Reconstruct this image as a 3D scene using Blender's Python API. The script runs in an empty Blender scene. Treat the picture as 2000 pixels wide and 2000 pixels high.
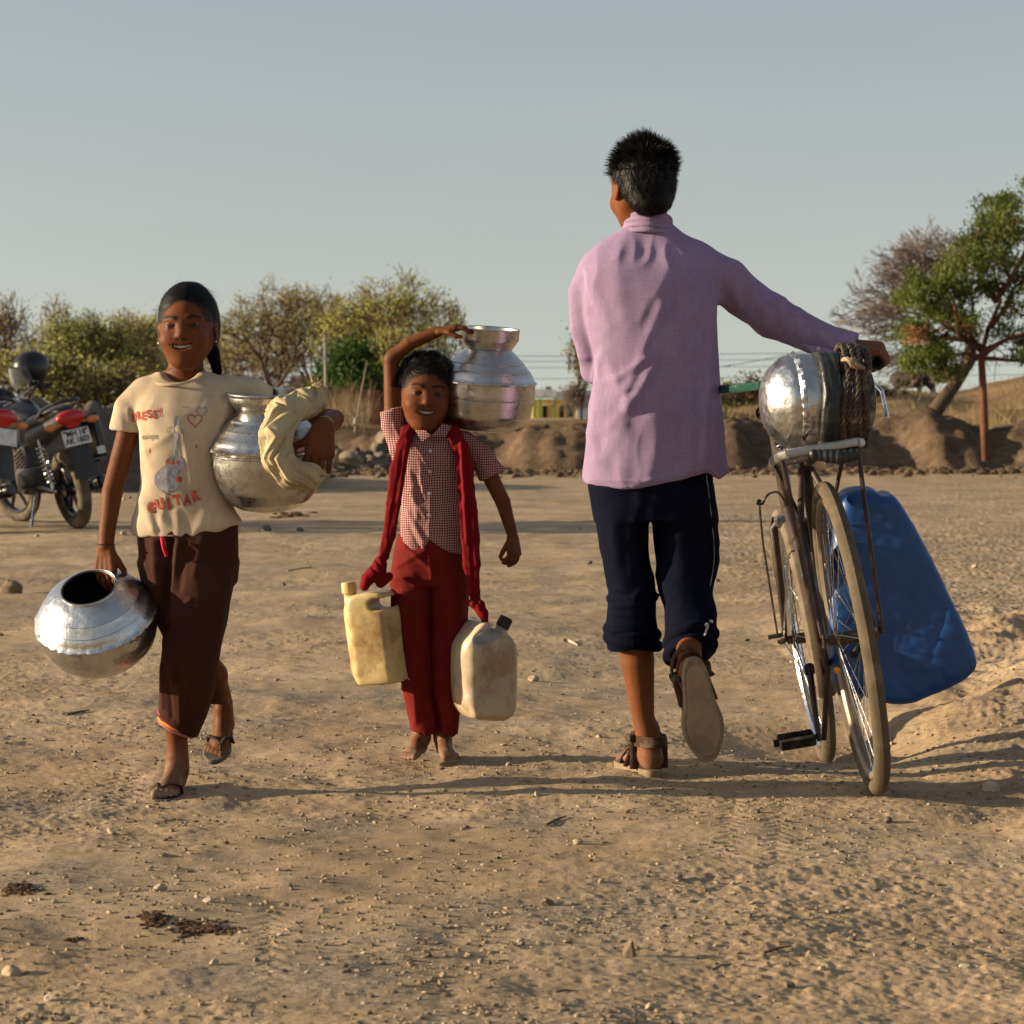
import bpy, math, random
import numpy as np
from mathutils import Vector, Matrix
from mathutils.bvhtree import BVHTree

S = bpy.context.scene
COL = S.collection
CAMH, F, HZ = 0.9, 5000.0, 795.0
PI = math.pi


def P(px, py, d):
    """world point at distance d along the view axis, measured in the photograph"""
    return np.array(((px - 1000) * d / F, d, CAMH - (py - HZ) * d / F))


def V(*a):
    return np.array(a, dtype=float)


def nrm(v):
    v = np.asarray(v, float)
    return v / max(1e-9, np.linalg.norm(v))


# ------------------------------------------------------------------ objects
def tag(o, label=None, cat=None, group=None, kind=None):
    if label: o['label'] = label
    if cat: o['category'] = cat
    if group: o['group'] = group
    if kind: o['kind'] = kind
    return o


def empty(name, loc, label=None, cat=None, group=None):
    o = bpy.data.objects.new(name, None)
    o.empty_display_size = 0.1
    o.location = loc
    COL.objects.link(o)
    return tag(o, label, cat, group)


def mesh_obj(name, verts, faces, mat=None, parent=None, smooth=True, attr=None, mats=None, midx=None, world=True):
    """verts in world space; when a parent is given they are moved into its space"""
    verts = np.asarray(verts, np.float64).reshape(-1, 3)
    if world:
        if parent is not None:
            inv = np.array(wmat(parent).inverted())
            verts = verts @ inv[:3, :3].T + inv[:3, 3]
    me = bpy.data.meshes.new(name)
    if isinstance(faces, np.ndarray):
        n, k = faces.shape
        me.vertices.add(len(verts)); me.vertices.foreach_set('co', verts.astype(np.float32).ravel())
        me.loops.add(n * k); me.loops.foreach_set('vertex_index', faces.astype(np.int32).ravel())
        me.polygons.add(n); me.polygons.foreach_set('loop_start', np.arange(0, n * k, k, dtype=np.int32))
        me.update(calc_edges=True)
    else:
        me.from_pydata([tuple(v) for v in verts], [], faces)
    if smooth is not None:
        me.polygons.foreach_set('use_smooth', np.full(len(me.polygons), bool(smooth)))
    if attr is not None:
        for nm, c in attr.items():
            c = np.asarray(c, np.float32)
            a = me.color_attributes.new(nm, 'FLOAT_COLOR', 'POINT')
            if c.shape[1] == 3: c = np.hstack([c, np.ones((len(c), 1), np.float32)])
            a.data.foreach_set('color', c.ravel())
    for m in (mats or ([mat] if mat else [])): me.materials.append(m)
    if midx is not None: me.polygons.foreach_set('material_index', np.asarray(midx, np.int32))
    me.validate(clean_customdata=False)
    me.update()
    o = bpy.data.objects.new(name, me)
    COL.objects.link(o)
    if parent is not None: o.parent = parent
    return o


def wmat(o):
    m = o.matrix_basis.copy()
    while o.parent is not None:
        o = o.parent
        m = o.matrix_basis @ m
    return m


class MB:
    """collects simple shapes into one mesh"""
    def __init__(s): s.v = []; s.f = []; s.n = 0; s.mi = []; s.cur = 0
    def add(s, v, f):
        v = np.asarray(v, float).reshape(-1, 3)
        s.v.append(v); s.f += [tuple(i + s.n for i in q) for q in f]; s.mi += [s.cur] * len(f); s.n += len(v)
        return s
    def tube(s, pts, r, n=8, cap=True, up=None, flat=1.0):
        pts = [np.asarray(p, float) for p in pts]; m = len(pts)
        rs = r if hasattr(r, '__len__') else [r] * m
        t0 = nrm(pts[1] - pts[0]); u = nrm(np.cross(t0, up if up is not None else (V(0, 0, 1) if abs(t0[2]) < .9 else V(1, 0, 0))))
        vs = []
        for i in range(m):
            t = nrm(pts[min(i + 1, m - 1)] - pts[max(i - 1, 0)])
            u = nrm(u - t * np.dot(u, t)); w = np.cross(t, u)
            for k in range(n):
                a = 2 * PI * k / n
                vs.append(pts[i] + rs[i] * (math.cos(a) * u + math.sin(a) * flat * w))
        fs = [(i * n + k, i * n + (k + 1) % n, (i + 1) * n + (k + 1) % n, (i + 1) * n + k) for i in range(m - 1) for k in range(n)]
        if cap: fs += [tuple(range(n))[::-1], tuple(range((m - 1) * n, m * n))]
        return s.add(vs, fs)
    def box(s, c, half, R=None, taper=1.0, bev=0.0):
        c = np.asarray(c, float); R = np.eye(3) if R is None else R
        if bev > 0:
            hx, hy, hz = half; b = bev; vs = []; key = {}
            for sx in (-1, 1):
                for sy in (-1, 1):
                    for sz in (-1, 1):
                        for ax in range(3):
                            p = V(sx * hx, sy * hy, sz * hz); q = p.copy()
                            for a2 in range(3):
                                if a2 != ax: q[a2] -= math.copysign(b, q[a2])
                            key[(sx, sy, sz, ax)] = len(vs); vs.append(q)
            fs = []
            for ax in range(3):
                o1, o2 = [(1, 2), (2, 0), (0, 1)][ax]
                for sg in (-1, 1):
                    q = []
                    for a_, b_ in ((-1, -1), (1, -1), (1, 1), (-1, 1)):
                        k3 = [0, 0, 0]; k3[ax] = sg; k3[o1] = a_; k3[o2] = b_
                        q.append(key[(*k3, ax)])
                    fs.append(tuple(q if sg > 0 else q[::-1]))
                for a_ in (-1, 1):
                    for b_ in (-1, 1):
                        k3 = [0, 0, 0]; k3[o1] = a_; k3[o2] = b_
                        k0 = list(k3); k1 = list(k3); k0[ax] = -1; k1[ax] = 1
                        fs.append((key[(*k0, o1)], key[(*k1, o1)], key[(*k1, o2)], key[(*k0, o2)]))
            for sx in (-1, 1):
                for sy in (-1, 1):
                    for sz in (-1, 1):
                        fs.append(tuple(key[(sx, sy, sz, a)] for a in range(3)))
            vs = np.array(vs)
        else:
            vs = np.array([(x * half[0], y * half[1], z * half[2]) for z in (-1, 1) for y in (-1, 1) for x in (-1, 1)])
            fs = [(0, 2, 3, 1), (4, 5, 7, 6), (0, 1, 5, 4), (2, 6, 7, 3), (0, 4, 6, 2), (1, 3, 7, 5)]
        vs = vs.copy(); t = (vs[:, 2] > 0); vs[t, 0] *= taper; vs[t, 1] *= taper
        return s.add(vs @ np.asarray(R).T + c, fs)
    def torus(s, c, R, r, ax=None, n=48, m=8, a0=0, a1=2 * PI, flat=1.0):
        """ax: 3x3, ring lies in its first two columns"""
        ax = np.eye(3) if ax is None else np.asarray(ax); full = abs(a1 - a0 - 2 * PI) < 1e-6
        N = n if full else n + 1; vs = []
        for i in range(N):
            a = a0 + (a1 - a0) * i / n; e = math.cos(a) * ax[:, 0] + math.sin(a) * ax[:, 1]
            for k in range(m):
                b = 2 * PI * k / m
                vs.append(np.asarray(c) + e * (R + r * math.cos(b)) + ax[:, 2] * r * flat * math.sin(b))
        fs = [(i * m + k, ((i + 1) % N) * m + k, ((i + 1) % N) * m + (k + 1) % m, i * m + (k + 1) % m) for i in range(n) for k in range(m)]
        return s.add(vs, fs)
    def lathe(s, prof, M=None, n=64, fn=None):
        """prof [(r,z)...]; M 4x4; fn(angle, r, z) -> r"""
        vs = []; fs = []
        for (r, z) in prof:
            for k in range(n):
                a = 2 * PI * k / n; rr = fn(a, r, z) if fn else r
                vs.append((rr * math.cos(a), rr * math.sin(a), z))
        for i in range(len(prof) - 1):
            for k in range(n):
                fs.append((i * n + k, i * n + (k + 1) % n, (i + 1) * n + (k + 1) % n, (i + 1) * n + k))
        vs = np.array(vs)
        if M is not None: vs = vs @ M[:3, :3].T + M[:3, 3]
        return s.add(vs, fs)
    def ico(s, c, r, sub=1, jit=0, rng=None, R=None):
        v, f = ICO[sub]; v = v.copy()
        if jit: v *= (1 + rng.uniform(-jit, jit, len(v)))[:, None]
        v = v * np.asarray(r)
        if R is not None: v = v @ R.T
        return s.add(v + np.asarray(c), f)
    def prism(s, poly, c, ex, ey, ez, th, bev=0):
        """poly in (ex,ey), extruded +-th along ez"""
        n = len(poly); c = np.asarray(c)
        vs = [c + p[0] * ex + p[1] * ey + sg * th * ez for sg in (-1, 1) for p in poly]
        fs = [tuple(range(n))[::-1], tuple(range(n, 2 * n))] + [(i, (i + 1) % n, n + (i + 1) % n, n + i) for i in range(n)]
        return s.add(vs, fs)
    def xf(s, M):
        s.v = [v @ M[:3, :3].T + M[:3, 3] for v in s.v]; return s
    def build(s, name, mat=None, parent=None, smooth=True, mats=None, world=True, bevel=0, autos=True):
        if not s.v: return None
        o = mesh_obj(name, np.vstack(s.v), s.f, mat, parent, smooth, mats=mats, midx=s.mi if mats else None, world=world)
        if smooth and autos:
            me = o.data
            try: me.set_sharp_from_angle(angle=math.radians(38))
            except Exception: pass
        return o


def _ico():
    t = (1 + 5 ** .5) / 2
    v = [(-1, t, 0), (1, t, 0), (-1, -t, 0), (1, -t, 0), (0, -1, t), (0, 1, t), (0, -1, -t), (0, 1, -t), (t, 0, -1), (t, 0, 1), (-t, 0, -1), (-t, 0, 1)]
    f = [(0, 11, 5), (0, 5, 1), (0, 1, 7), (0, 7, 10), (0, 10, 11), (1, 5, 9), (5, 11, 4), (11, 10, 2), (10, 7, 6), (7, 1, 8), (3, 9, 4), (3, 4, 2), (3, 2, 6), (3, 6, 8), (3, 8, 9), (4, 9, 5), (2, 4, 11), (6, 2, 10), (8, 6, 7), (9, 8, 1)]
    out = {}
    v = [nrm(x) for x in v]
    for lv in range(4):
        out[lv] = (np.array(v), [tuple(x) for x in f])
        cache = {}; nf = []; v = list(v)
        def mid(a, b):
            k = (min(a, b), max(a, b))
            if k not in cache: cache[k] = len(v); v.append(nrm(v[a] + v[b]))
            return cache[k]
        for a, b, c in f:
            x, y, z = mid(a, b), mid(b, c), mid(c, a); nf += [(a, x, z), (b, y, x), (c, z, y), (x, y, z)]
        f = nf
    return out


ICO = _ico()


def frame(z, x=None):
    z = nrm(z); x = V(1, 0, 0) if x is None else np.asarray(x, float)
    if abs(np.dot(nrm(x), z)) > .99: x = V(0, 1, 0)
    x = nrm(x - z * np.dot(x, z)); return np.column_stack([x, np.cross(z, x), z])


def M4(R, o, s=1.0):
    M = np.eye(4); M[:3, :3] = np.asarray(R) * s; M[:3, 3] = o; return M


def rotm(ax, a):
    return np.array(Matrix.Rotation(a, 3, Vector(ax)))


# ------------------------------------------------------------------ noise
_rg = np.random.default_rng(7)
_TAB = _rg.uniform(-1, 1, (64, 64, 64)).astype(np.float32)


def vnoise(p, s):
    p = np.asarray(p, np.float64) * s + 1000.37
    i = np.floor(p).astype(np.int64); f = p - i; f = f * f * (3 - 2 * f)
    x0, y0, z0 = (i[:, 0] & 63), (i[:, 1] & 63), (i[:, 2] & 63); x1, y1, z1 = (x0 + 1) & 63, (y0 + 1) & 63, (z0 + 1) & 63
    fx, fy, fz = f[:, 0], f[:, 1], f[:, 2]; T = _TAB
    a = T[x0, y0, z0] * (1 - fx) + T[x1, y0, z0] * fx; b = T[x0, y1, z0] * (1 - fx) + T[x1, y1, z0] * fx
    c = T[x0, y0, z1] * (1 - fx) + T[x1, y0, z1] * fx; d = T[x0, y1, z1] * (1 - fx) + T[x1, y1, z1] * fx
    return (a * (1 - fy) + b * fy) * (1 - fz) + (c * (1 - fy) + d * fy) * fz


def fbm(p, s, o=4, g=.5):
    r = 0; a = 1.0
    for k in range(o): r = r + a * vnoise(p + 17.3 * k, s); s *= 2.03; a *= g
    return r


def n2(x, y, s, o=1, g=.5, seed=0):
    x = np.asarray(x, float); y = np.asarray(y, float)
    p = np.column_stack([x.ravel(), y.ravel(), np.full(x.size, seed * 3.71 + .5)]); q = p.copy()
    r = 0; a = 1.0
    for k in range(o):
        q[:, 0] = p[:, 0] * s; q[:, 1] = p[:, 1] * s; q[:, 2] = p[:, 2] + 5.3 * k
        r = r + a * vnoise(q, 1.0); s *= 2.03; a *= g
    return r.reshape(x.shape)


# ------------------------------------------------------------------ SDF modelling
class SDF:
    def __init__(s, lo, hi, h, zfine=None, hf=None):
        def ax(a, b, fine=None):
            if fine is None: return np.arange(a, b + h, h)
            f0, f1 = fine; parts = []
            if a < f0: parts.append(np.linspace(a, f0, max(2, int((f0 - a) / h) + 1))[:-1])
            parts.append(np.linspace(max(a, f0), min(b, f1), max(2, int((min(b, f1) - max(a, f0)) / hf) + 1)))
            if b > f1: parts.append(np.linspace(f1, b, max(2, int((b - f1) / h) + 1))[1:])
            return np.concatenate(parts)
        s.ax = [ax(lo[0], hi[0]), ax(lo[1], hi[1]), ax(lo[2], hi[2], zfine)]
        s.F = np.full([len(a) for a in s.ax], 1.0, np.float32)
        s.M = None
    def setf(s, o=None, R=None, sc=1.0):
        s.M = None if o is None else (np.asarray(o, float), np.asarray(R, float), sc)
        return s
    def _w(s, p):
        p = np.asarray(p, float)
        if s.M is None: return p
        return s.M[0] + (s.M[1] @ p) * s.M[2]
    def region(s, pts, rad):
        w = np.array([s._w(p) for p in pts]); rad = rad * (s.M[2] if s.M else 1)
        lo = w.min(0) - rad; hi = w.max(0) + rad; sl = []
        for a in range(3):
            i0 = np.searchsorted(s.ax[a], lo[a]); i1 = np.searchsorted(s.ax[a], hi[a])
            if i1 <= i0: return None
            sl.append(slice(i0, i1))
        X = s.ax[0][sl[0]][:, None, None]; Y = s.ax[1][sl[1]][None, :, None]; Z = s.ax[2][sl[2]][None, None, :]
        if s.M is not None:
            o, R, sc = s.M; X = X - o[0]; Y = Y - o[1]; Z = Z - o[2]
            X, Y, Z = [(X * R[0, j] + Y * R[1, j] + Z * R[2, j]) / sc for j in range(3)]
        return tuple(sl), X, Y, Z
    def comb(s, sl, d, k, op):
        sc = s.M[2] if s.M else 1.0
        d = (d * sc).astype(np.float32) if hasattr(d, 'astype') else np.float32(d * sc); k = k * sc
        A = s.F[sl]
        if op == 'u':
            if k > 0: h = np.clip(.5 + .5 * (A - d) / k, 0, 1); s.F[sl] = A * (1 - h) + d * h - k * h * (1 - h)
            else: s.F[sl] = np.minimum(A, d)
        elif op == 's':
            if k > 0: h = np.clip(.5 - .5 * (A + d) / k, 0, 1); s.F[sl] = A * (1 - h) - d * h + k * h * (1 - h)
            else: s.F[sl] = np.maximum(A, -d)
        elif op == 'i': s.F[sl] = np.maximum(A, d)
        elif op == 'a': s.F[sl] = A + d
    def cap(s, a, b, ra, rb=None, k=.01, op='u', flat=None):
        """tapered capsule; flat=(axis, f): thickness along axis multiplied by f (<1 flattens)"""
        rb = ra if rb is None else rb; a = np.asarray(a, float); b = np.asarray(b, float)
        rg = s.region([a, b], max(ra, rb) * (max(1, flat[1]) if flat else 1) + k + .012 / (s.M[2] if s.M else 1))
        if rg is None: return
        sl, X, Y, Z = rg
        ab = b - a; X = X - a[0]; Y = Y - a[1]; Z = Z - a[2]
        t = np.clip((X * ab[0] + Y * ab[1] + Z * ab[2]) / max(1e-12, ab @ ab), 0, 1)
        dx, dy, dz = X - t * ab[0], Y - t * ab[1], Z - t * ab[2]
        r = ra + (rb - ra) * t
        if flat:
            ax = nrm(flat[0]); f = flat[1]; c = dx * ax[0] + dy * ax[1] + dz * ax[2]
            dd = dx * dx + dy * dy + dz * dz - c * c
            k0 = np.sqrt(dd + (c / f) ** 2); k1 = np.sqrt(dd + (c / f / f) ** 2) + 1e-9
            d = (k0 / r - 1) * k0 / (k1 / r) 
        else: d = np.sqrt(dx * dx + dy * dy + dz * dz) - r
        s.comb(sl, d, k, op)
    def chain(s, pts, rs, k=.01, op='u', flat=None, ki=.003):
        pts = [np.asarray(p, float) for p in pts]; rg = s.region(pts, max(rs) + k + .012 / (s.M[2] if s.M else 1))
        if rg is None: return
        sl, X, Y, Z = rg; D = None
        for i in range(len(pts) - 1):
            a, ab = pts[i], pts[i + 1] - pts[i]; x, y, z = X - a[0], Y - a[1], Z - a[2]
            t = np.clip((x * ab[0] + y * ab[1] + z * ab[2]) / max(1e-12, ab @ ab), 0, 1)
            d = np.sqrt((x - t * ab[0]) ** 2 + (y - t * ab[1]) ** 2 + (z - t * ab[2]) ** 2) - (rs[i] + (rs[i + 1] - rs[i]) * t)
            if D is None: D = d
            else: h = np.clip(.5 + .5 * (D - d) / ki, 0, 1); D = D * (1 - h) + d * h - ki * .5 * h * (1 - h)
        s.comb(sl, D, k, op)
    def ell(s, c, r, k=.01, op='u', R=None):
        c = np.asarray(c, float); rg = s.region([c], max(r) + k + .012 / (s.M[2] if s.M else 1))
        if rg is None: return
        sl, X, Y, Z = rg; X = X - c[0]; Y = Y - c[1]; Z = Z - c[2]
        if R is not None: X, Y, Z = [(X * R[0, j] + Y * R[1, j] + Z * R[2, j]) for j in range(3)]
        k0 = np.sqrt((X / r[0]) ** 2 + (Y / r[1]) ** 2 + (Z / r[2]) ** 2); k1 = np.sqrt((X / r[0] ** 2) ** 2 + (Y / r[1] ** 2) ** 2 + (Z / r[2] ** 2) ** 2) + 1e-9
        s.comb(sl, k0 * (k0 - 1) / k1, k, op)
    def box(s, c, half, r=.01, k=.0, op='u', R=None):
        c = np.asarray(c, float); rg = s.region([c], float(np.linalg.norm(half)) + k + .02 / (s.M[2] if s.M else 1))
        if rg is None: return
        sl, X, Y, Z = rg; X = X - c[0]; Y = Y - c[1]; Z = Z - c[2]
        if R is not None: X, Y, Z = [(X * R[0, j] + Y * R[1, j] + Z * R[2, j]) for j in range(3)]
        q = [np.abs(A) - (h_ - r) for A, h_ in zip((X, Y, Z), half)]
        d = np.sqrt(sum(np.maximum(a, 0) ** 2 for a in q)) + np.minimum(np.maximum(np.maximum(q[0], q[1]), q[2]), 0) - r
        s.comb(sl, d, k, op)
    def loft(s, rows, k=.01, op='u', ex=2.0):
        """rows: (z, cx, cy, rx, ry) any order; elliptical stack along z"""
        rows = np.array(sorted([tuple(r) for r in rows])); z = rows[:, 0]
        zz = np.linspace(z[0], z[-1], 60)
        def sm(c):
            v = np.interp(zz, z, c)
            for _ in range(3): v[1:-1] = (v[:-2] + 2 * v[1:-1] + v[2:]) / 4
            return v
        C = [sm(rows[:, i]) for i in range(1, 5)]
        mx = max(rows[:, 3].max(), rows[:, 4].max()) + k + .01
        pts = [(rows[i, 1], rows[i, 2], z[i]) for i in range(len(z))]
        rg = s.region(pts, mx)
        if rg is None: return
        sl, X, Y, Z = rg; zs = Z
        cx, cy, rx, ry = [np.interp(zs, zz, c) for c in C]
        u = (X - cx) / rx; v = (Y - cy) / ry
        k0 = (np.abs(u) ** ex + np.abs(v) ** ex) ** (1 / ex) + 1e-9
        k1 = np.sqrt((u / rx) ** 2 + (v / ry) ** 2) / np.sqrt(u * u + v * v + 1e-12) * k0 + 1e-9
        d = k0 * (k0 - 1) / k1
        d = np.maximum(d, np.maximum(z[0] - zs, zs - z[-1]))
        s.comb(sl, d, k, op)
    def halfspace(s, p, n, op='i', lo=None, hi=None, k=0):
        """keep the side the normal points away from; within box lo..hi"""
        p = np.asarray(p, float); n = nrm(n)
        if lo is None: lo = [a[0] for a in s.ax]; hi = [a[-1] + 1 for a in s.ax]
        sl = tuple(slice(np.searchsorted(s.ax[a], lo[a]), np.searchsorted(s.ax[a], hi[a])) for a in range(3))
        X = s.ax[0][sl[0]][:, None, None]; Y = s.ax[1][sl[1]][None, :, None]; Z = s.ax[2][sl[2]][None, None, :]
        d = (X - p[0]) * n[0] + (Y - p[1]) * n[1] + (Z - p[2]) * n[2]
        s.F[sl] = np.maximum(s.F[sl], d.astype(np.float32))
    def mesh(s, smooth=1):
        Fd = s.F; nx, ny, nz = Fd.shape; ins = Fd < 0
        c = np.zeros((nx - 1, ny - 1, nz - 1), np.uint8)
        for a in (0, 1):
            for b in (0, 1):
                for e in (0, 1): c += ins[a:nx - 1 + a, b:ny - 1 + b, e:nz - 1 + e]
        act = (c > 0) & (c < 8); I, J, K = np.nonzero(act)
        idm = np.full(act.shape, -1, np.int32); idm[I, J, K] = np.arange(len(I))
        val = {}; A = s.ax
        pos = {}
        for a in (0, 1):
            for b in (0, 1):
                for e in (0, 1):
                    val[a, b, e] = Fd[I + a, J + b, K + e].astype(np.float64)
                    pos[a, b, e] = np.column_stack([A[0][I + a], A[1][J + b], A[2][K + e]])
        acc = np.zeros((len(I), 3)); cnt = np.zeros(len(I))
        for a in (0, 1):
            for b in (0, 1):
                for p0, p1 in (((0, a, b), (1, a, b)), ((a, 0, b), (a, 1, b)), ((a, b, 0), (a, b, 1))):
                    v0, v1 = val[p0], val[p1]; m = (v0 < 0) != (v1 < 0)
                    t = np.where(m, v0 / np.where(m, v0 - v1, 1), 0)
                    acc += np.where(m[:, None], pos[p0] + (pos[p1] - pos[p0]) * t[:, None], 0); cnt += m
        v = acc / cnt[:, None]; quads = []
        for axn in range(3):
            sl0 = [slice(None)] * 3; sl1 = [slice(None)] * 3; sl0[axn] = slice(0, -1); sl1[axn] = slice(1, None)
            a_ = ins[tuple(sl0)]; b_ = ins[tuple(sl1)]
            i, j, k = np.nonzero(a_ != b_); o1, o2 = [(1, 2), (2, 0), (0, 1)][axn]
            ijk = [i, j, k]; m = (ijk[o1] > 0) & (ijk[o2] > 0) & (ijk[o1] < s.F.shape[o1] - 1) & (ijk[o2] < s.F.shape[o2] - 1)
            i, j, k = i[m], j[m], k[m]; ijk = [i, j, k]; fl = a_[i, j, k]
            def cell(d1, d2):
                q = list(ijk); q[o1] = q[o1] + d1; q[o2] = q[o2] + d2; return idm[tuple(q)]
            q = np.column_stack([cell(-1, -1), cell(0, -1), cell(0, 0), cell(-1, 0)])
            q[~fl] = q[~fl][:, ::-1]; quads.append(q)
        f = np.vstack(quads); f = f[(f >= 0).all(1)]
        for _ in range(smooth): v = lap(v, f, .5)
        return v, f


def lap(v, f, w):
    e = np.vstack([f[:, [0, 1]], f[:, [1, 2]], f[:, [2, 3]], f[:, [3, 0]]])
    n = len(v); d = np.bincount(e.ravel(), minlength=n)
    s = np.column_stack([np.bincount(e[:, 0], v[e[:, 1], a], n) + np.bincount(e[:, 1], v[e[:, 0], a], n) for a in range(3)])
    d = np.maximum(d, 1)
    return v * (1 - w) + w * s / d[:, None]


def vnorm(v, f):
    a = v[f[:, 2]] - v[f[:, 0]]; b = v[f[:, 3]] - v[f[:, 1]]; n = np.cross(a, b); o = np.zeros_like(v)
    for k in range(4):
        for c in range(3): o[:, c] += np.bincount(f[:, k], n[:, c], len(v))
    return o / np.maximum(1e-12, np.linalg.norm(o, axis=1))[:, None]


def segdist(v, a, b):
    a = np.asarray(a, float); b = np.asarray(b, float); ab = b - a
    t = np.clip(((v - a) @ ab) / max(1e-12, ab @ ab), 0, 1)
    return np.linalg.norm(v - a - t[:, None] * ab, axis=1), t


def folds(v, nn, lst, d, dirn=-1, rng=None):
    """lst: (px0,py0,px1,py1,width_px,height_px): ridges (or grooves if negative) seen from the camera side"""
    disp = np.zeros(len(v)); px = 1000 + v[:, 0] * F / v[:, 1]; py = HZ + (CAMH - v[:, 2]) * F / v[:, 1]
    face = np.clip(-nn[:, 1] * (-dirn) * 2, 0, 1) if dirn else 1
    q = np.column_stack([px, py, np.zeros(len(v))])
    for (x0, y0, x1, y1, w, h) in lst:
        D, t = segdist(q, (x0, y0, 0), (x1, y1, 0)); disp += h * d / F * np.exp(-(D / w) ** 2) * face
    return v + nn * disp[:, None]


def hand(s, wrist, D, B, L, size, curl, spread=(.1, .03, -.03, -.1), thumb=((.5, .6, -.4), (.15, .9, -.4)), rw=None, thick=1.0):
    """wrist point; D to the fingers, B back of the hand, L towards the thumb; curl: 4 triples of joint angles"""
    D = nrm(D); L = nrm(L - D * np.dot(L, D)); Bn = np.cross(D, L); B = Bn if np.dot(Bn, B) > 0 else -Bn
    w = np.asarray(wrist, float); z = size
    for off in (-.18, -.06, .06, .17):
        s.cap(w + L * off * .6 * z + D * .02 * z, w + D * (.44 + (.02 if abs(off) < .1 else 0)) * z + L * off * z, .085 * z * thick, .078 * z * thick, .03 * z)
    s.cap(w - D * .02 * z, w + D * .1 * z, (rw or .12 * z), .12 * z, .04 * z, flat=(B, .75))
    ln = (.40, .45, .42, .33); offs = (.17, .06, -.055, -.165); tips = []
    for i in range(4):
        a = math.atan(spread[i]); d = nrm(D * math.cos(a) + L * math.sin(a)); p = w + D * (.46 - .02 * (i == 3) - .01 * (i == 0)) * z + L * offs[i] * z
        th = 0; r = [.058, .052, .047, .040]; rr = .9 if i == 3 else 1
        for j, seg in enumerate((.46, .30, .24)):
            th += curl[i][j]; dd = d * math.cos(th) - B * math.sin(th); q = p + dd * ln[i] * seg * z
            s.cap(p, q, r[j] * z * rr * thick, r[j + 1] * z * rr * thick, .012 * z); p = q
        tips.append(p)
    p = w + D * .1 * z + L * .1 * z
    q = w + D * .27 * z + L * .23 * z - B * .05 * z
    s.cap(p, q, .085 * z, .075 * z, .03 * z)
    for j, t in enumerate(thumb):
        dd = nrm(D * t[0] + L * t[1] + B * t[2]); q2 = q + dd * (.19, .15)[j] * z
        s.cap(q, q2, (.068, .058)[j] * z * thick, (.058, .048)[j] * z * thick, .015 * z); q = q2
    return tips


def foot(s, heel, fwd, up, size, m, k=1.0):
    """heel: point on the sole at the back; fwd toe direction; up; m=+1 big toe on local +x (cross(fwd,up))"""
    fwd = nrm(fwd); up = nrm(up - fwd * np.dot(up, fwd)); x = np.cross(fwd, up)
    s.setf(heel, np.column_stack([x * m, fwd, up]), size)
    s.ell((0, .13, .13), (.13, .14, .135), .05)
    s.cap((-.02, .2, .14), (-.07, .62, .07), .11, .072, .06)
    s.cap((.02, .25, .17), (.08, .68, .08), .11, .08, .06)
    s.cap((0, .68, .075), (.0, .7, .07), .09, .08, .05)
    s.cap((0, .22, .42), (0, .24, .2), .125, .13, .08)
    s.cap((0, .27, .3), (.03, .62, .1), .10, .075, .08)
    s.cap((.09, .72, .068), (.105, .93, .058), .062, .056, .02)
    for i, (x0, x1, y1, r) in enumerate(((.03, .028, .93, .042), (-.03, -.04, .90, .039), (-.085, -.10, .855, .037), (-.13, -.155, .79, .036))):
        s.chain([(x0, .66, .07), ((x0 + x1) / 2, y1 - .09, .075), (x1, y1, .04)], [.045, r, r * .92], .018)
    s.setf()
    return x


# ------------------------------------------------------------------ materials
MATS = {}


def nodes(name):
    m = bpy.data.materials.new(name); m.use_nodes = True; nt = m.node_tree; nt.nodes.clear()
    out = nt.nodes.new('ShaderNodeOutputMaterial'); b = nt.nodes.new('ShaderNodeBsdfPrincipled')
    nt.links.new(b.outputs[0], out.inputs[0]); return m, nt, b, out


def N(nt, t, **kw):
    n = nt.nodes.new(t)
    for k, v in kw.items():
        if k[0] == '_': setattr(n, k[1:], v)
        else:
            key = int(k[1:]) if k[0] == 'i' and k[1:].isdigit() else k.replace('__', ' ')
            n.inputs[key].default_value = v
    return n


def coord(nt, kind='Object', scale=(1, 1, 1)):
    t = nt.nodes.new('ShaderNodeTexCoord'); mp = nt.nodes.new('ShaderNodeMapping'); mp.inputs['Scale'].default_value = scale
    nt.links.new(t.outputs[kind], mp.inputs[0]); return mp.outputs[0]


def ramp(nt, fac, stops):
    r = nt.nodes.new('ShaderNodeValToRGB'); e = r.color_ramp.elements
    while len(e) < len(stops): e.new(.5)
    for i, (p, c) in enumerate(stops): e[i].position = p; e[i].color = (*c, 1) if len(c) == 3 else c
    nt.links.new(fac, r.inputs[0]); return r.outputs[0]


def mixc(nt, f, a, b, mode='MIX'):
    n = nt.nodes.new('ShaderNodeMix'); n.data_type = 'RGBA'; n.blend_type = mode
    for s, v in ((n.inputs[0], f), (n.inputs[6], a), (n.inputs[7], b)):
        if hasattr(v, 'links') or hasattr(v, 'is_linked'): nt.links.new(v, s)
        else: s.default_value = v if not isinstance(v, tuple) else ((*v, 1) if len(v) == 3 else v)
    return n.outputs[2]


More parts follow.
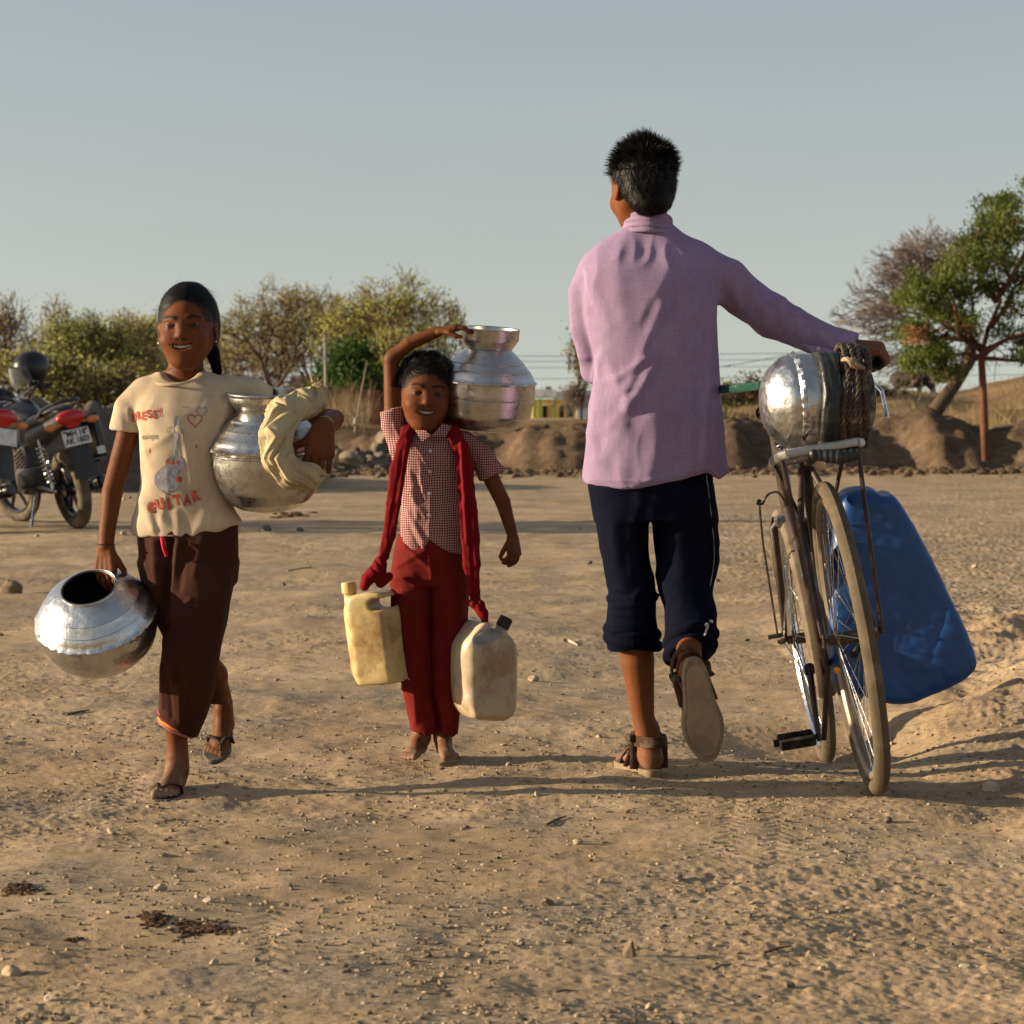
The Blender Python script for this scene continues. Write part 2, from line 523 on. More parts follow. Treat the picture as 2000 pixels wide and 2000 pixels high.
def mat(name, col, rough=.7, metal=0, var=0, vs=20, dirt=None, ds=6, dth=(.5, .7), bump=0, bs=100, attr=None, spec=.5, sss=0, coord_kind='Object', weave=0, ws=600, bdist=.002, trans=0, sheen=0, rvar=0):
    if name in MATS: return MATS[name]
    if rough > .65 and spec == .5: spec = .12
    m, nt, b, out = nodes(name); L = nt.links.new; co = coord(nt, coord_kind)
    if attr: a = nt.nodes.new('ShaderNodeAttribute'); a.attribute_name = attr; c = a.outputs[0]
    else: r_ = nt.nodes.new('ShaderNodeRGB'); r_.outputs[0].default_value = (*col, 1); c = r_.outputs[0]
    if var:
        n = N(nt, 'ShaderNodeTexNoise', Scale=vs, Detail=5.0, Roughness=.6); L(co, n.inputs['Vector'])
        g = ramp(nt, n.outputs[0], [(.3, (1 - var,) * 3), (.7, (1 + var,) * 3)]); c = mixc(nt, 1.0, c, g, 'MULTIPLY')
    if dirt:
        n = N(nt, 'ShaderNodeTexNoise', Scale=ds, Detail=8.0, Roughness=.65); L(co, n.inputs['Vector'])
        f = ramp(nt, n.outputs[0], [(dth[0], (0,) * 3), (dth[1], (1,) * 3)]); c = mixc(nt, f, c, dirt)
    L(c, b.inputs['Base Color']); b.inputs['Roughness'].default_value = rough; b.inputs['Metallic'].default_value = metal
    b.inputs['Specular IOR Level'].default_value = spec
    if rvar:
        n = N(nt, 'ShaderNodeTexNoise', Scale=vs * 1.7, Detail=6.0, Roughness=.7); L(co, n.inputs['Vector'])
        L(ramp(nt, n.outputs[0], [(.3, (max(0, rough - rvar),) * 3), (.7, (min(1, rough + rvar),) * 3)]), b.inputs['Roughness'])
    if sss: b.inputs['Subsurface Weight'].default_value = sss; b.inputs['Subsurface Radius'].default_value = (.01, .004, .002)
    if sheen: b.inputs['Sheen Weight'].default_value = sheen
    if trans:
        b.inputs['Transmission Weight'].default_value = trans
    hgt = None
    if bump:
        n = N(nt, 'ShaderNodeTexNoise', Scale=bs, Detail=6.0, Roughness=.65); L(co, n.inputs['Vector']); hgt = n.outputs[0]
        bp = N(nt, 'ShaderNodeBump', Strength=bump, Distance=bdist); L(hgt, bp.inputs['Height']); L(bp.outputs[0], b.inputs['Normal'])
    if weave:
        w1 = N(nt, 'ShaderNodeTexWave', Scale=ws / 6.28, Distortion=1.0, Detail=1.0); w1.bands_direction = 'X'; w2 = N(nt, 'ShaderNodeTexWave', Scale=ws / 6.28, Distortion=1.0, Detail=1.0); w2.bands_direction = 'Z'
        L(co, w1.inputs[0]); L(co, w2.inputs[0]); ad = N(nt, 'ShaderNodeMath', _operation='ADD'); L(w1.outputs[1], ad.inputs[0]); L(w2.outputs[1], ad.inputs[1])
        bp2 = N(nt, 'ShaderNodeBump', Strength=weave, Distance=.001); L(ad.outputs[0], bp2.inputs['Height'])
        if bump: L(bp.outputs[0], bp2.inputs['Normal'])
        L(bp2.outputs[0], b.inputs['Normal'])
    MATS[name] = m
    return m
# ------------------------------------------------------------------ camera, light, sky
SUN_EL, SUN_AZ = math.radians(11.5), math.radians(2.0)   # azimuth: from the left, this far round to the camera's side
cam = bpy.data.cameras.new('camera'); co_ = bpy.data.objects.new('camera', cam); COL.objects.link(co_)
co_.location = (0, 0, CAMH); co_.rotation_euler = (PI / 2, 0, 0)
cam.sensor_width = 24; cam.sensor_height = 24; cam.sensor_fit = 'HORIZONTAL'; cam.lens = F / 2000 * 24
cam.shift_y = -(1000 - HZ) / 2000; cam.clip_end = 9000; cam.clip_start = .1
cam.dof.use_dof = True; cam.dof.focus_distance = 6.15; cam.dof.aperture_fstop = 8.0
S.camera = co_
sd = V(-math.cos(SUN_EL) * math.cos(SUN_AZ), -math.cos(SUN_EL) * math.sin(SUN_AZ), math.sin(SUN_EL))
sl_ = bpy.data.lights.new('sun', 'SUN'); sl_.energy = 5.0; sl_.angle = math.radians(.55); sl_.color = (1.0, .82, .57)
so = bpy.data.objects.new('sun', sl_); COL.objects.link(so); so.rotation_euler = Vector(sd).to_track_quat('Z', 'Y').to_euler()
so.location = (-20, -5, 10)
w = bpy.data.worlds.new('World'); S.world = w; w.use_nodes = True; nt = w.node_tree; nt.nodes.clear()
sky = nt.nodes.new('ShaderNodeTexSky'); sky.sky_type = 'NISHITA'; sky.sun_disc = False
sky.sun_elevation = SUN_EL; sky.sun_rotation = math.atan2(sd[0], sd[1])
sky.air_density = 1.1; sky.dust_density = 1.6; sky.ozone_density = 1.0; sky.altitude = 300
tc = nt.nodes.new('ShaderNodeTexCoord'); sx = nt.nodes.new('ShaderNodeSeparateXYZ'); cx = nt.nodes.new('ShaderNodeCombineXYZ')
nt.links.new(tc.outputs['Generated'], sx.inputs[0]); m1 = N(nt, 'ShaderNodeMath', _operation='MAXIMUM'); m1.inputs[1].default_value = 0.0
m2 = N(nt, 'ShaderNodeMath', _operation='MULTIPLY_ADD'); m2.inputs[1].default_value = .75; m2.inputs[2].default_value = .16
nt.links.new(sx.outputs[2], m1.inputs[0]); nt.links.new(m1.outputs[0], m2.inputs[0]); nt.links.new(m2.outputs[0], cx.inputs[2])
nt.links.new(sx.outputs[0], cx.inputs[0]); nt.links.new(sx.outputs[1], cx.inputs[1]); nt.links.new(cx.outputs[0], sky.inputs[0])
hs = N(nt, 'ShaderNodeHueSaturation', Saturation=.58, Value=1.0); nt.links.new(sky.outputs[0], hs.inputs['Color'])
mr = N(nt, 'ShaderNodeMapRange'); mr.inputs[1].default_value = 0.0; mr.inputs[2].default_value = .22; nt.links.new(m1.outputs[0], mr.inputs[0])
tint = mixc(nt, mr.outputs[0], (1.27, 1.14, .96), (1.01, .985, .985)); skc = mixc(nt, 1.0, hs.outputs[0], tint, 'MULTIPLY')
cn_ = N(nt, 'ShaderNodeTexNoise', Scale=3.0, Detail=6.0, Roughness=.6); mpc = nt.nodes.new('ShaderNodeMapping'); mpc.inputs['Scale'].default_value = (1.0, 1.0, 4.5); nt.links.new(tc.outputs['Generated'], mpc.inputs[0]); nt.links.new(mpc.outputs[0], cn_.inputs['Vector'])
skc = mixc(nt, 1.0, skc, ramp(nt, cn_.outputs[0], [(.35, (.985,) * 3), (.60, (1.005,) * 3), (.75, (1.07, 1.05, 1.03))]), 'MULTIPLY')
bg = N(nt, 'ShaderNodeBackground', Strength=.090); wo = nt.nodes.new('ShaderNodeOutputWorld')
nt.links.new(skc, bg.inputs[0]); nt.links.new(bg.outputs[0], wo.inputs[0])
S.view_settings.view_transform = 'Standard'; S.view_settings.look = 'None'; S.view_settings.gamma = 1; S.view_settings.exposure = .96
S.cycles.use_denoising = True
try: S.cycles.denoiser = 'OPENIMAGEDENOISE'
except Exception: pass
S.cycles.use_adaptive_sampling = True; S.cycles.adaptive_threshold = .02
S.cycles.max_bounces = 6; S.cycles.diffuse_bounces = 3; S.cycles.glossy_bounces = 4; S.cycles.transparent_max_bounces = 8; S.cycles.sample_clamp_indirect = 6

# ------------------------------------------------------------------ ground
ANCH = [(P(330, 1550, 5.96), .35), (P(405, 1503, 6.25), .3), (P(800, 1487, 6.52), .4), (P(1280, 1513, 6.29), .4),
        (P(1714, 1551, 5.85), .28), (P(1615, 1490, 6.95), .3)]


def ground_z(x, y, fine=True):
    x = np.asarray(x, float); y = np.asarray(y, float)
    z = .030 * n2(x, y, .55, 2, .5, 1) + .014 * n2(x, y, 1.7, 2, .5, 2)
    z = z + np.clip((x - 1.02 - .1 * n2(x, y, .8, 2, .5, 8)) * .22, 0, .16) * np.clip((y - 4.3) / 1.8, 0, 1) * np.clip((12 - y) / 4, 0, 1) * (1 + .35 * n2(x, y, 3, 3, .6, 11))
    far = np.clip((y - 9) / 10, 0, 1); z = z * (1 - .6 * far)
    for (p, r) in ANCH:
        w_ = np.exp(-(((x - p[0]) ** 2 + (y - p[1]) ** 2) / (r * r)) ** 1.5)
        z = z * (1 - w_) + p[2] * w_
    if fine:
        att = np.clip(1.2 - np.hypot(x, y) / 40, .15, 1)
        rough = np.clip(.5 + .9 * n2(x, y, .8, 3, .5, 5), .12, 1.2) + 1.6 * np.clip((x - .95) * 2, 0, 1) * np.clip((y - 4) / 1.5, 0, 1)
        z = z + att * (.0065 * n2(x, y, 6, 3, .55, 3) + rough * (.0013 * n2(x, y, 24, 2, .6, 4) + .0019 * n2(x, y, 70, 2, .6, 6)))
        g = n2(x, y, 45, 1, .5, 9); z = z + att * rough * .004 * np.clip(g - .42, 0, 1)
        # faint wheel tracks along the road
        for tx, ph in ((-.80, 0), (-.74, .6), (-.35, 1), (.52, 2), (.58, 2.4)):
            c = tx * (y / 5.5) ** .4 + .12 * np.sin(y * .7 + ph); q = x - c
            z = z - att * .0028 * np.clip(.35 + n2(x, y, 1.1, 1, .5, 12), 0, 1) * np.exp(-(q / .03) ** 2) * (.6 + .4 * np.sign(np.sin((y * .96 + np.abs(q) * 1.5) * 110)))
    return z


th_in = np.linspace(-.245, .245, 760)
th_out = .245 + (PI - .245) * (np.linspace(0, 1, 90)[1:] ** 2.2)
th = np.concatenate([-th_out[::-1][1:], th_in, th_out])
r_ = [0.4]
while r_[-1] < 4000:
    r = r_[-1]
    st = .05 if r < 3.4 else (.0052 * (r / 4) ** 1.6 if r < 10 else (.0238 * (r / 10) ** 2.0 if r < 30 else .22 * (r / 30) ** 2.4))
    r_.append(r + min(st, r * .25))
r_ = np.array(r_); TH, RR = np.meshgrid(th, r_); gx, gy = RR * np.sin(TH), RR * np.cos(TH)
gz = ground_z(gx, gy) * np.clip(1.3 - RR / 300, 0, 1)
nr, nc = gx.shape; ii = np.arange(nr - 1)[:, None] * nc + np.arange(nc)[None, :]
jj = np.arange(nr - 1)[:, None] * nc + (np.arange(nc)[None, :] + 1) % nc
q = np.stack([ii, jj, jj + nc, ii + nc], -1).reshape(-1, 4)[:, ::-1]
gm, nt, b, out = nodes('dusty_earth'); L = nt.links.new; co = coord(nt)
def tn(sc, det, ro, src=None):
    n = N(nt, 'ShaderNodeTexNoise', Scale=sc, Detail=det, Roughness=ro); L(src or co, n.inputs['Vector']); return n.outputs[0]
c = ramp(nt, tn(1.1, 5, .6), [(.32, (.285, .196, .114)), (.5, (.376, .266, .157)), (.68, (.455, .332, .203))])
grv = ramp(nt, tn(1.7, 7, .68), [(.50, (0,) * 3), (.62, (1,) * 3)])
spk = ramp(nt, tn(95, 3, .7), [(.40, (.12, .095, .075)), (.5, (.25, .20, .15)), (.62, (.40, .32, .24))])
c = mixc(nt, N(nt, 'ShaderNodeMath', _operation='MULTIPLY').outputs[0], c, spk)
mm = nt.nodes[-2] if False else [n for n in nt.nodes if n.bl_idname == 'ShaderNodeMath'][-1]; L(grv, mm.inputs[0]); mm.inputs[1].default_value = .6
c = mixc(nt, 1.0, c, ramp(nt, tn(260, 4, .75), [(.3, (.66,) * 3), (.7, (1.30,) * 3)]), 'MULTIPLY')
c = mixc(nt, 1.0, c, ramp(nt, tn(28, 4, .7), [(.3, (.82,) * 3), (.7, (1.16,) * 3)]), 'MULTIPLY')
L(c, b.inputs['Base Color']); b.inputs['Roughness'].default_value = .97; b.inputs['Specular IOR Level'].default_value = .15
bp = N(nt, 'ShaderNodeBump', Strength=.45, Distance=.006); L(tn(150, 5, .7), bp.inputs['Height']); L(bp.outputs[0], b.inputs['Normal'])
ground = mesh_obj('ground', np.column_stack([gx.ravel(), gy.ravel(), gz.ravel()]), q, gm)
tag(ground, kind='structure')
cen = MB(); k_ = 24; cen.add([(0, 0, float(gz[0].mean()))] + [(.42 * math.cos(2 * PI * i / k_), .42 * math.sin(2 * PI * i / k_), float(gz[0].mean()) - .002) for i in range(k_)], [(0, 1 + i, 1 + (i + 1) % k_) for i in range(k_)])
gj = cen.build('ground_patch', gm); tag(gj, kind='structure')


def gz1(x, y): return float(ground_z(np.array([x]), np.array([y]), False)[0])
def gz1f(x, y): return float(ground_z(np.array([x]), np.array([y]), True)[0])
# ------------------------------------------------------------------ people
skin = mat('skin', (.1, .04, .02), .58, attr='col', var=.10, vs=60, bump=.25, bs=260, bdist=.001, spec=.14, sss=.05)
eye_w = mat('eye', (.6, .55, .5), .3, attr='col', spec=.3)
tooth = mat('teeth', (.50, .45, .37), .3)
hair_m = mat('black_hair', (.006, .005, .0045), .5, spec=.2, var=.3, vs=200); cap_m = mat('black_hair_cap', (.005, .0045, .004), .95, spec=.05, var=.3, vs=200)
SK = dict(girl=V(.118, .036, .0110), boy=V(.118, .037, .0115), teen=V(.145, .048, .015))


def hframe(fwd, up):
    """columns: x = to the viewer's right when facing us, y = front, z = up"""
    y = nrm(fwd); z = nrm(np.asarray(up, float) - y * np.dot(up, y)); x = np.cross(y, z); return np.column_stack([x, y, z])


def head_sdf(s, o, R, sc, smile=1.0, wx=1.0):
    """unit: metres for a head 0.2 m from chin to crown; origin between the ears at eye height; -x/+x sides"""
    s.setf(o, R, sc)
    s.ell((0, -.018, .028), (.070 * wx, .086, .074), .01)
    s.ell((0, .020, .004), (.0605 * wx, .060, .062), .03)
    s.ell((0, .024, -.036), (.0530 * wx, .055, .052), .03)
    s.ell((0, .034, -.066), (.030, .036, .030), .03)
    s.ell((0, .060, -.083), (.017, .014, .013), .020)
    for m in (-1, 1):
        s.cap((m * .043, .0, -.040), (m * .016, .046, -.079), .013, .013, .03)
        s.ell((m * .032, .060, -.032), (.024, .021, .021), .022)
        s.cap((m * .020, .073, .019), (m * .040, .064, .018), .005, .004, .014)
        s.ell((m * .0290, .086, .001), (.0140, .0105, .0080), .010, 's')
        s.ell((m * .0290, .0635, .0005), (.0136, .0136, .0136), .002)
        # lids
        s.chain([(m * .0160, .0715, -.0005), (m * .023, .0770, .0032), (m * .032, .0765, .0036), (m * .043, .0670, .0010)], [.0020, .0030, .0032, .0022], .0022)
        s.chain([(m * .0160, .0715, -.0015), (m * .024, .0760, -.0050), (m * .033, .0750, -.0048), (m * .043, .0665, -.0005)], [.0018, .0030, .0030, .0020], .0022)
        # ear
        s.ell((m * .0725 * wx, -.010, -.006), (.0065, .016, .026), .006)
        s.ell((m * .0785 * wx, -.005, -.004), (.004, .008, .014), .003, 's')
        s.ell((m * .0705 * wx, -.004, -.028), (.0055, .008, .008), .005)
    # nose
    s.chain([(0, .072, .008), (0, .079, -.006), (0, .0865, -.020)], [.0060, .0065, .0085], .012)
    s.ell((0, .0875, -.0235), (.0105, .0090, .0080), .006)
    for m in (-1, 1):
        s.ell((m * .0125, .0790, -.0260), (.0072, .0080, .0062), .005)
        s.ell((m * .0062, .0845, -.0325), (.0032, .0040, .0028), .002, 's')
    # mouth: open smile
    wd = .0235 + .0055 * smile; cv = .0075 * smile
    up = [(x * wd, .0800 - .0185 * x * x, -.0458 + cv * x * x) for x in (-1, -.75, -.5, -.25, 0, .25, .5, .75, 1)]
    lo = [(x * wd * .97, .0785 - .0170 * x * x, -.0575 - .002 * smile + (cv + .0100) * x * x) for x in (-1, -.75, -.5, -.25, 0, .25, .5, .75, 1)]
    s.ell((0, .060, -.053), (.034, .0190, .020), .020)
    n = 9
    for i in range(n):
        x = (i / (n - 1) * 2 - 1) * .80; s.ell((x * wd, .084 - .016 * x * x, -.0526 + (cv + .004) * x * x), (.0050, .0125 - .006 * x * x, (.0052 + .0016 * smile) * math.sqrt(1.02 - x * x)), .001, 's')
    rr = [.0016, .0021, .0026, .0029, .0028, .0029, .0026, .0021, .0016]
    s.chain(up, rr, .003); s.chain(lo, [r * 1.15 for r in rr], .003)
    s.setf()


def head_parts(root, o, R, sc, teeth=True):
    M = M4(R, o, sc)
    for m in (-1, 1):
        c = np.array((m * .0290, .0635, .0005)); v, f = ICO[3]; v = v * .0144
        look = v / .0144; dd = look @ nrm((m * -.02, 1, 0)); col = np.where(dd[:, None] > .985, V(.004, .003, .003), np.where(dd[:, None] > .885, V(.03, .012, .006), V(.13, .105, .09)))
        vv = (v + c) @ M[:3, :3].T + M[:3, 3]
        mesh_obj('eye', vv, f, eye_w, root, attr={'col': col})
    if teeth:
        mb = MB()
        for i in range(8):
            x = (i - 3.5) * .0056; w_ = .0026 if 2 < i < 5 else .0024
            mb.box((x, .0780 - 15.0 * x * x, -.0502 + 9 * x * x), (w_, .0022, .0038), bev=.0011)
        mb.xf(M).build('teeth', tooth, root)


def face_colors(v, o, R, sc, base, col, brow=1.0, hl=None):
    q = (v - o) @ R / sc; inb = (q[:, 1] > .02) & (np.abs(q[:, 0]) < .08) & (q[:, 2] < .05) & (q[:, 2] > -.12)
    def mix(m, c): col[:] = col * (1 - m[:, None]) + np.asarray(c) * m[:, None]
    lx = np.abs(q[:, 0]) / .0255; lip = np.exp(-(np.maximum(0, np.abs(q[:, 2] + .0530 - .0110 * lx ** 2) - .0085 * (1.05 - np.minimum(lx, 1) ** 2)) / .0018) ** 2) * (lx < 1.05) * (q[:, 1] > .05) * inb
    mix(lip * .6, base * V(.95, .55, .62))
    inside = inb * (np.hypot(q[:, 0] / .0245, (q[:, 2] + .0525) / .0070) < 1) * (q[:, 1] < .0755) * (q[:, 1] > .03); mix(inside * .9, base * .12)
    for m in (-1, 1):
        a, b = np.array((m * .013, .08, .0195)), np.array((m * .045, .065, .0205)); D, t = segdist(np.column_stack([q[:, 0], q[:, 2] - .004 * np.sin(np.clip((q[:, 0] * m - .013) / .032, 0, 1) * PI), q[:, 1] * 0]), (a[0], a[2], 0), (b[0], b[2], 0))
        mix(np.exp(-(D / (.0050 - .0020 * t)) ** 4) * inb * .93 * brow, V(.008, .005, .004))
        D = np.abs(np.hypot((q[:, 0] - m * .0290) / 1.9, q[:, 2] - .0005) - .0062); lash = np.exp(-(D / .0013) ** 2) * inb * (q[:, 1] > .06) * np.where(q[:, 2] > .0, .8, .3); mix(lash, V(.012, .007, .005)); mix(np.exp(-(np.hypot((q[:, 0] - m * .0290) / 1.9, q[:, 2] + .0005) / .0058) ** 6) * inb * .8, V(.02, .010, .007))
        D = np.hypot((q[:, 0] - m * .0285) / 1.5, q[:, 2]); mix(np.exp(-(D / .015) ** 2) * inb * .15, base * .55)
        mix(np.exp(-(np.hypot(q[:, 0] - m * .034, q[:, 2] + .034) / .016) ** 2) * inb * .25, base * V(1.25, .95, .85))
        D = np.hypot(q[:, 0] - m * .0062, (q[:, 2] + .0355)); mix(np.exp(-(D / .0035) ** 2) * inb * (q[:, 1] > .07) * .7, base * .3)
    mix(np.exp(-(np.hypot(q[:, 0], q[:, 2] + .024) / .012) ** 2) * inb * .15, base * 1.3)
    if hl:
        e = np.sqrt(((q[:, 0] - hl[0]) / hl[2]) ** 2 + ((q[:, 2] - hl[1]) / hl[3]) ** 2); m_ = np.clip((e - .95 - .06 * vnoise(q, 400)) / .10, 0, 1) * (q[:, 2] > .012) * (q[:, 1] > .0) * (np.linalg.norm(q, axis=1) < .100); mix(m_ * .9, V(.010, .006, .004))
    return col


def strands(name, roots, dirs, length, width, parent, m, rng, droop=.3, seg=4, jit=.25, curl=0.0):
    n = len(roots); L_ = length * rng.uniform(.6, 1.15, n); d = dirs + rng.normal(0, jit, (n, 3)); d /= np.linalg.norm(d, axis=1)[:, None]
    side = np.cross(d, rng.normal(0, 1, (n, 3))); side /= np.linalg.norm(side, axis=1)[:, None] + 1e-9
    vs = []; p = roots.copy(); cv = rng.normal(0, curl, (n, 3)) if curl else 0
    for i in range(seg + 1):
        t = i / seg; wdt = width * (1 - .85 * t)
        vs.append(p - side * wdt / 2); vs.append(p + side * wdt / 2)
        dd = d + np.array((0, 0, -droop)) * t + (cv * t if curl else 0); dd /= np.linalg.norm(dd, axis=1)[:, None]
        p = p + dd * (L_ / seg)[:, None]
    vs = np.stack(vs, 1).reshape(-1, 3); k = 2 * (seg + 1); fs = []
    for i in range(seg):
        a = np.arange(n) * k + 2 * i; fs.append(np.column_stack([a, a + 1, a + 3, a + 2]))
    return vs, np.vstack(fs)


def comb(v, f, nn, sel, d, length, width, seg, rng, lift=.0012, jit=.12, tip=0.0, grow=0.0):
    """strands that lie on the surface (v, f) and run along d"""
    bv = BVHTree.FromPolygons([tuple(x) for x in v], [tuple(int(k) for k in q) for q in f])
    n = len(sel); p = v[sel].copy(); d = (d if np.ndim(d) == 2 else np.tile(d, (n, 1))) + rng.normal(0, jit, (n, 3)); L_ = length * rng.uniform(.5, 1.2, n); vs = []
    nrmn = nn[sel].copy(); dd = d - nrmn * np.einsum('ij,ij->i', nrmn, d)[:, None]; dd /= np.linalg.norm(dd, axis=1)[:, None] + 1e-9
    lf = lift * rng.uniform(.3, 1.6, n)
    for i in range(seg + 1):
        t = i / seg; side = np.cross(dd, nrmn); side /= np.linalg.norm(side, axis=1)[:, None] + 1e-9; w_ = width * (1 - .8 * t)
        pp = p + nrmn * (lf * min(1, t * 3) + tip * t * t)[:, None] if np.ndim(tip) else p + nrmn * (lf * min(1, t * 3) + tip * t * t)[:, None]
        vs.append(pp - side * w_ / 2); vs.append(pp + side * w_ / 2)
        p = p + dd * (L_ / seg)[:, None]
        for k in range(n):
            h = bv.find_nearest(Vector(p[k]));
            if h[0] is not None: p[k] = h[0]; nrmn[k] = h[1] if np.dot(h[1], nrmn[k]) > 0 else -np.array(h[1])
        dd = dd - nrmn * np.einsum('ij,ij->i', nrmn, dd)[:, None]; dd /= np.linalg.norm(dd, axis=1)[:, None] + 1e-9
    vs = np.stack(vs, 1).reshape(-1, 3); k = 2 * (seg + 1); fs = []
    for i in range(seg): a = np.arange(n) * k + 2 * i; fs.append(np.column_stack([a, a + 1, a + 3, a + 2]))
    return vs, np.vstack(fs)


def skin_body(s, root, who, colorfn, smooth=1):
    v, f = s.mesh(smooth); col = np.tile(SK[who], (len(v), 1)); nn = vnorm(v, f)
    # a little darker at the knuckles and joints by mottling, dusty towards the feet
    mo = fbm(v, 25, 3); col *= (1 + .12 * mo)[:, None]
    col = colorfn(v, nn, col)
    return mesh_obj('body', v, f, skin, root, attr={'col': np.clip(col, 0, 1)})


def dust(v, col, z0, z1, c=V(.34, .26, .18), amt=.6):
    gz_ = 0; t = np.clip((z1 - v[:, 2]) / (z1 - z0), 0, 1) * amt * np.clip(.75 + .8 * fbm(v, 30, 3), .2, 1)
    return col * (1 - t[:, None]) + c * t[:, None]


def cloth(s, name, root, m, fl, d, amp=.0025, scale=14, seed=0, aniso=(1, 1, .35), smooth=1, extra=None, dirn=-1, attr=None):
    v, f = s.mesh(smooth); nn = vnorm(v, f)
    q = v * np.array(aniso) + seed * 3.3; wp = np.column_stack([vnoise(v + 5 + seed, 6), vnoise(v + 9 + seed, 6), vnoise(v + 13, 6)]) * .06
    r = 1 - np.abs(vnoise(q + wp, scale)) * 2; r2 = 1 - np.abs(vnoise(q * 1.3 + wp + 4, scale * 2.2)) * 2
    v = v + nn * (amp * (r + .45 * r2))[:, None]
    if fl: v = folds(v, nn, fl, d, dirn)
    if extra: v = extra(v, nn)
    v = lap(v, f, .25)
    return mesh_obj(name, v, f, m, root, attr=attr(v) if attr else None)


# ================================================================== GIRL
DG = 5.96
def G(x, y, dd=0.0): return P(x, y, DG + dd) if False else np.array(((x - 1000) * DG / F, DG + dd, CAMH - (y - HZ) * DG / F))
def gp(v): return v * DG / F      # pixels -> metres at her distance
girl = empty('person', (G(360, 1551)[0], DG, G(0, 1551)[2]), 'smiling girl in a dirty cream printed T-shirt and brown trousers, a pot under one arm', 'person', 'children walking on the dirt road')
Rg = hframe((-.05, -1, .06), (-.03, 0, 1)); og = G(367, 643, -.012); scg = .945
s = SDF(G(180, 1560, -.32), G(690, 540, .30), .0030, (G(0, 740)[2], G(0, 545)[2]), .0019)
head_sdf(s, og, Rg, scg, 1.15, .95)
s.cap(G(360, 690, .03), G(358, 745, .035), gp(33), gp(36), .02)
s.loft([(G(0, 1060)[2], G(365, 0)[0], DG, gp(82), .065), (G(0, 980)[2], G(358, 0)[0], DG, gp(72), .058), (G(0, 860)[2], G(358, 0)[0], DG, gp(84), .066), (G(0, 775)[2], G(362, 0)[0], DG + .02, gp(88), .058), (G(0, 748)[2], G(362, 0)[0], DG + .025, gp(62), .040), (G(0, 728)[2], G(360, 0)[0], DG + .03, gp(38), .034)], .02)
# right arm (left in the picture)
s.chain([G(268, 785, .01), G(248, 850, .0), G(238, 890, .0), G(222, 960, -.02), G(214, 1040, -.04), G(213, 1064, -.045)], [gp(19), gp(21), gp(21), gp(20.5), gp(16), gp(15.5)], .012)
# left arm: out behind the pot, forearm comes round it
s.chain([G(455, 778, .015), G(560, 800, .09), G(640, 822, .12)], [gp(20), gp(22), gp(20)], .012)
s.chain([G(640, 822, .12), G(654, 818, .0), G(641, 830, -.150)], [gp(20), gp(18), gp(15)], .012)
# hands
hand(s, G(213, 1066, -.045), (.0, -.10, -1), (-.45, -.9, .0), (.9, -.45, 0), .125, [(.15, .45, .35), (.2, .5, .4), (.2, .5, .4), (.25, .5, .4)], thumb=((.75, .35, -.45), (.9, .0, -.4)), rw=gp(15))
hand(s, G(640, 832, -.155), (-.12, -.12, -1), (.25, -.95, .1), (-1, -.2, .1), .138, [(.3, .25, .2), (.25, .3, .2), (.2, .3, .25), (.15, .35, .3)], spread=(.22, .08, -.04, -.16), thumb=((.45, .75, -.3), (.8, .35, -.45)), rw=gp(15), thick=1.05)
# legs and feet
s.chain([G(410, 1080, .0), G(372, 1215, -.06), G(345, 1420, -.01), G(349, 1505, .01)], [gp(38), gp(30), gp(21), gp(20)], .02)
s.chain([G(325, 1080, .0), G(352, 1215, .03), G(405, 1330, .13)], [gp(36), gp(28), gp(24)], .02)
s.chain([G(405, 1330, .13), G(414, 1392, .22), G(417, 1440, .22)], [gp(24), gp(20), gp(21)], .02)
lf_heel = G(346, 1543, .045); lf_f = nrm((-.12, -1, -.02)); foot(s, lf_heel, lf_f, (0, 0, 1), .172, 1)
rf_heel = G(422, 1442, .235); rf_f = nrm((-.10, -.92, -.42)); foot(s, rf_heel, rf_f, (0, -.42, .92), .168, -1)
def gcol(v, nn, col):
    col = dust(v, col, G(0, 1550)[2], G(0, 1440)[2], amt=.55); return face_colors(v, og, Rg, scg, SK['girl'], col, 1.0, (-.002, -.002, .0530, .0640))
skin_body(s, girl, 'girl', gcol)
head_parts(girl, og, Rg, scg)
# hair: cap, ponytail and loose strands
s = SDF(G(290, 760, -.12), G(460, 530, .16), .0024)
s.setf(og, Rg, scg)
s.ell((0, -.022, .034), (.0715, .0890, .0840), .0)
s.ell((0, -.05, .000), (.0710, .060, .076), .02)
s.ell((0, .086, -.052), (.0545, .066, .060), .004, 's')
s.ell((-.002, .092, -.002), (.0430, .050, .052), .006, 's')
for m in (-1, 1): s.ell((m * .084, -.006, -.026), (.020, .020, .026), .004, 's')
s.chain([(-.02, -.10, .01), (-.045, -.10, -.05), (-.060, -.07, -.10), (-.064, -.06, -.120)], [.020, .017, .012, .005], .02)
s.setf()
v, f = s.mesh(1); nn = vnorm(v, f); q = (v - og) @ Rg / scg
ang = np.arctan2(q[:, 0], q[:, 2] + .02); v = v + nn * (.0012 * vnoise(q * V(1, .35, 1), 60))[:, None]
hair = mesh_obj('hair', v, f, cap_m, girl)
rng = np.random.default_rng(3)
back = (np.array((0, -1, -.25)) @ Rg.T)
def tang(sel, d): return d - nn[sel] * (nn[sel] @ d)[:, None]
cand = np.nonzero((q[:, 2] > -.03) & (q[:, 1] > -.07) & (np.einsum('ij,ij->i', nn, v - og) > .03))[0]
sel = rng.choice(cand, 5200)
vs, fs = comb(v, f, nn, sel, back, .04, .0010, 4, rng, .0020, .10); V1, F1 = [vs], [fs]; off = len(vs)
sel = rng.choice(np.nonzero((q[:, 2] > .085) | ((np.abs(q[:, 0]) > .068) & (q[:, 2] > 0)))[0], 34)
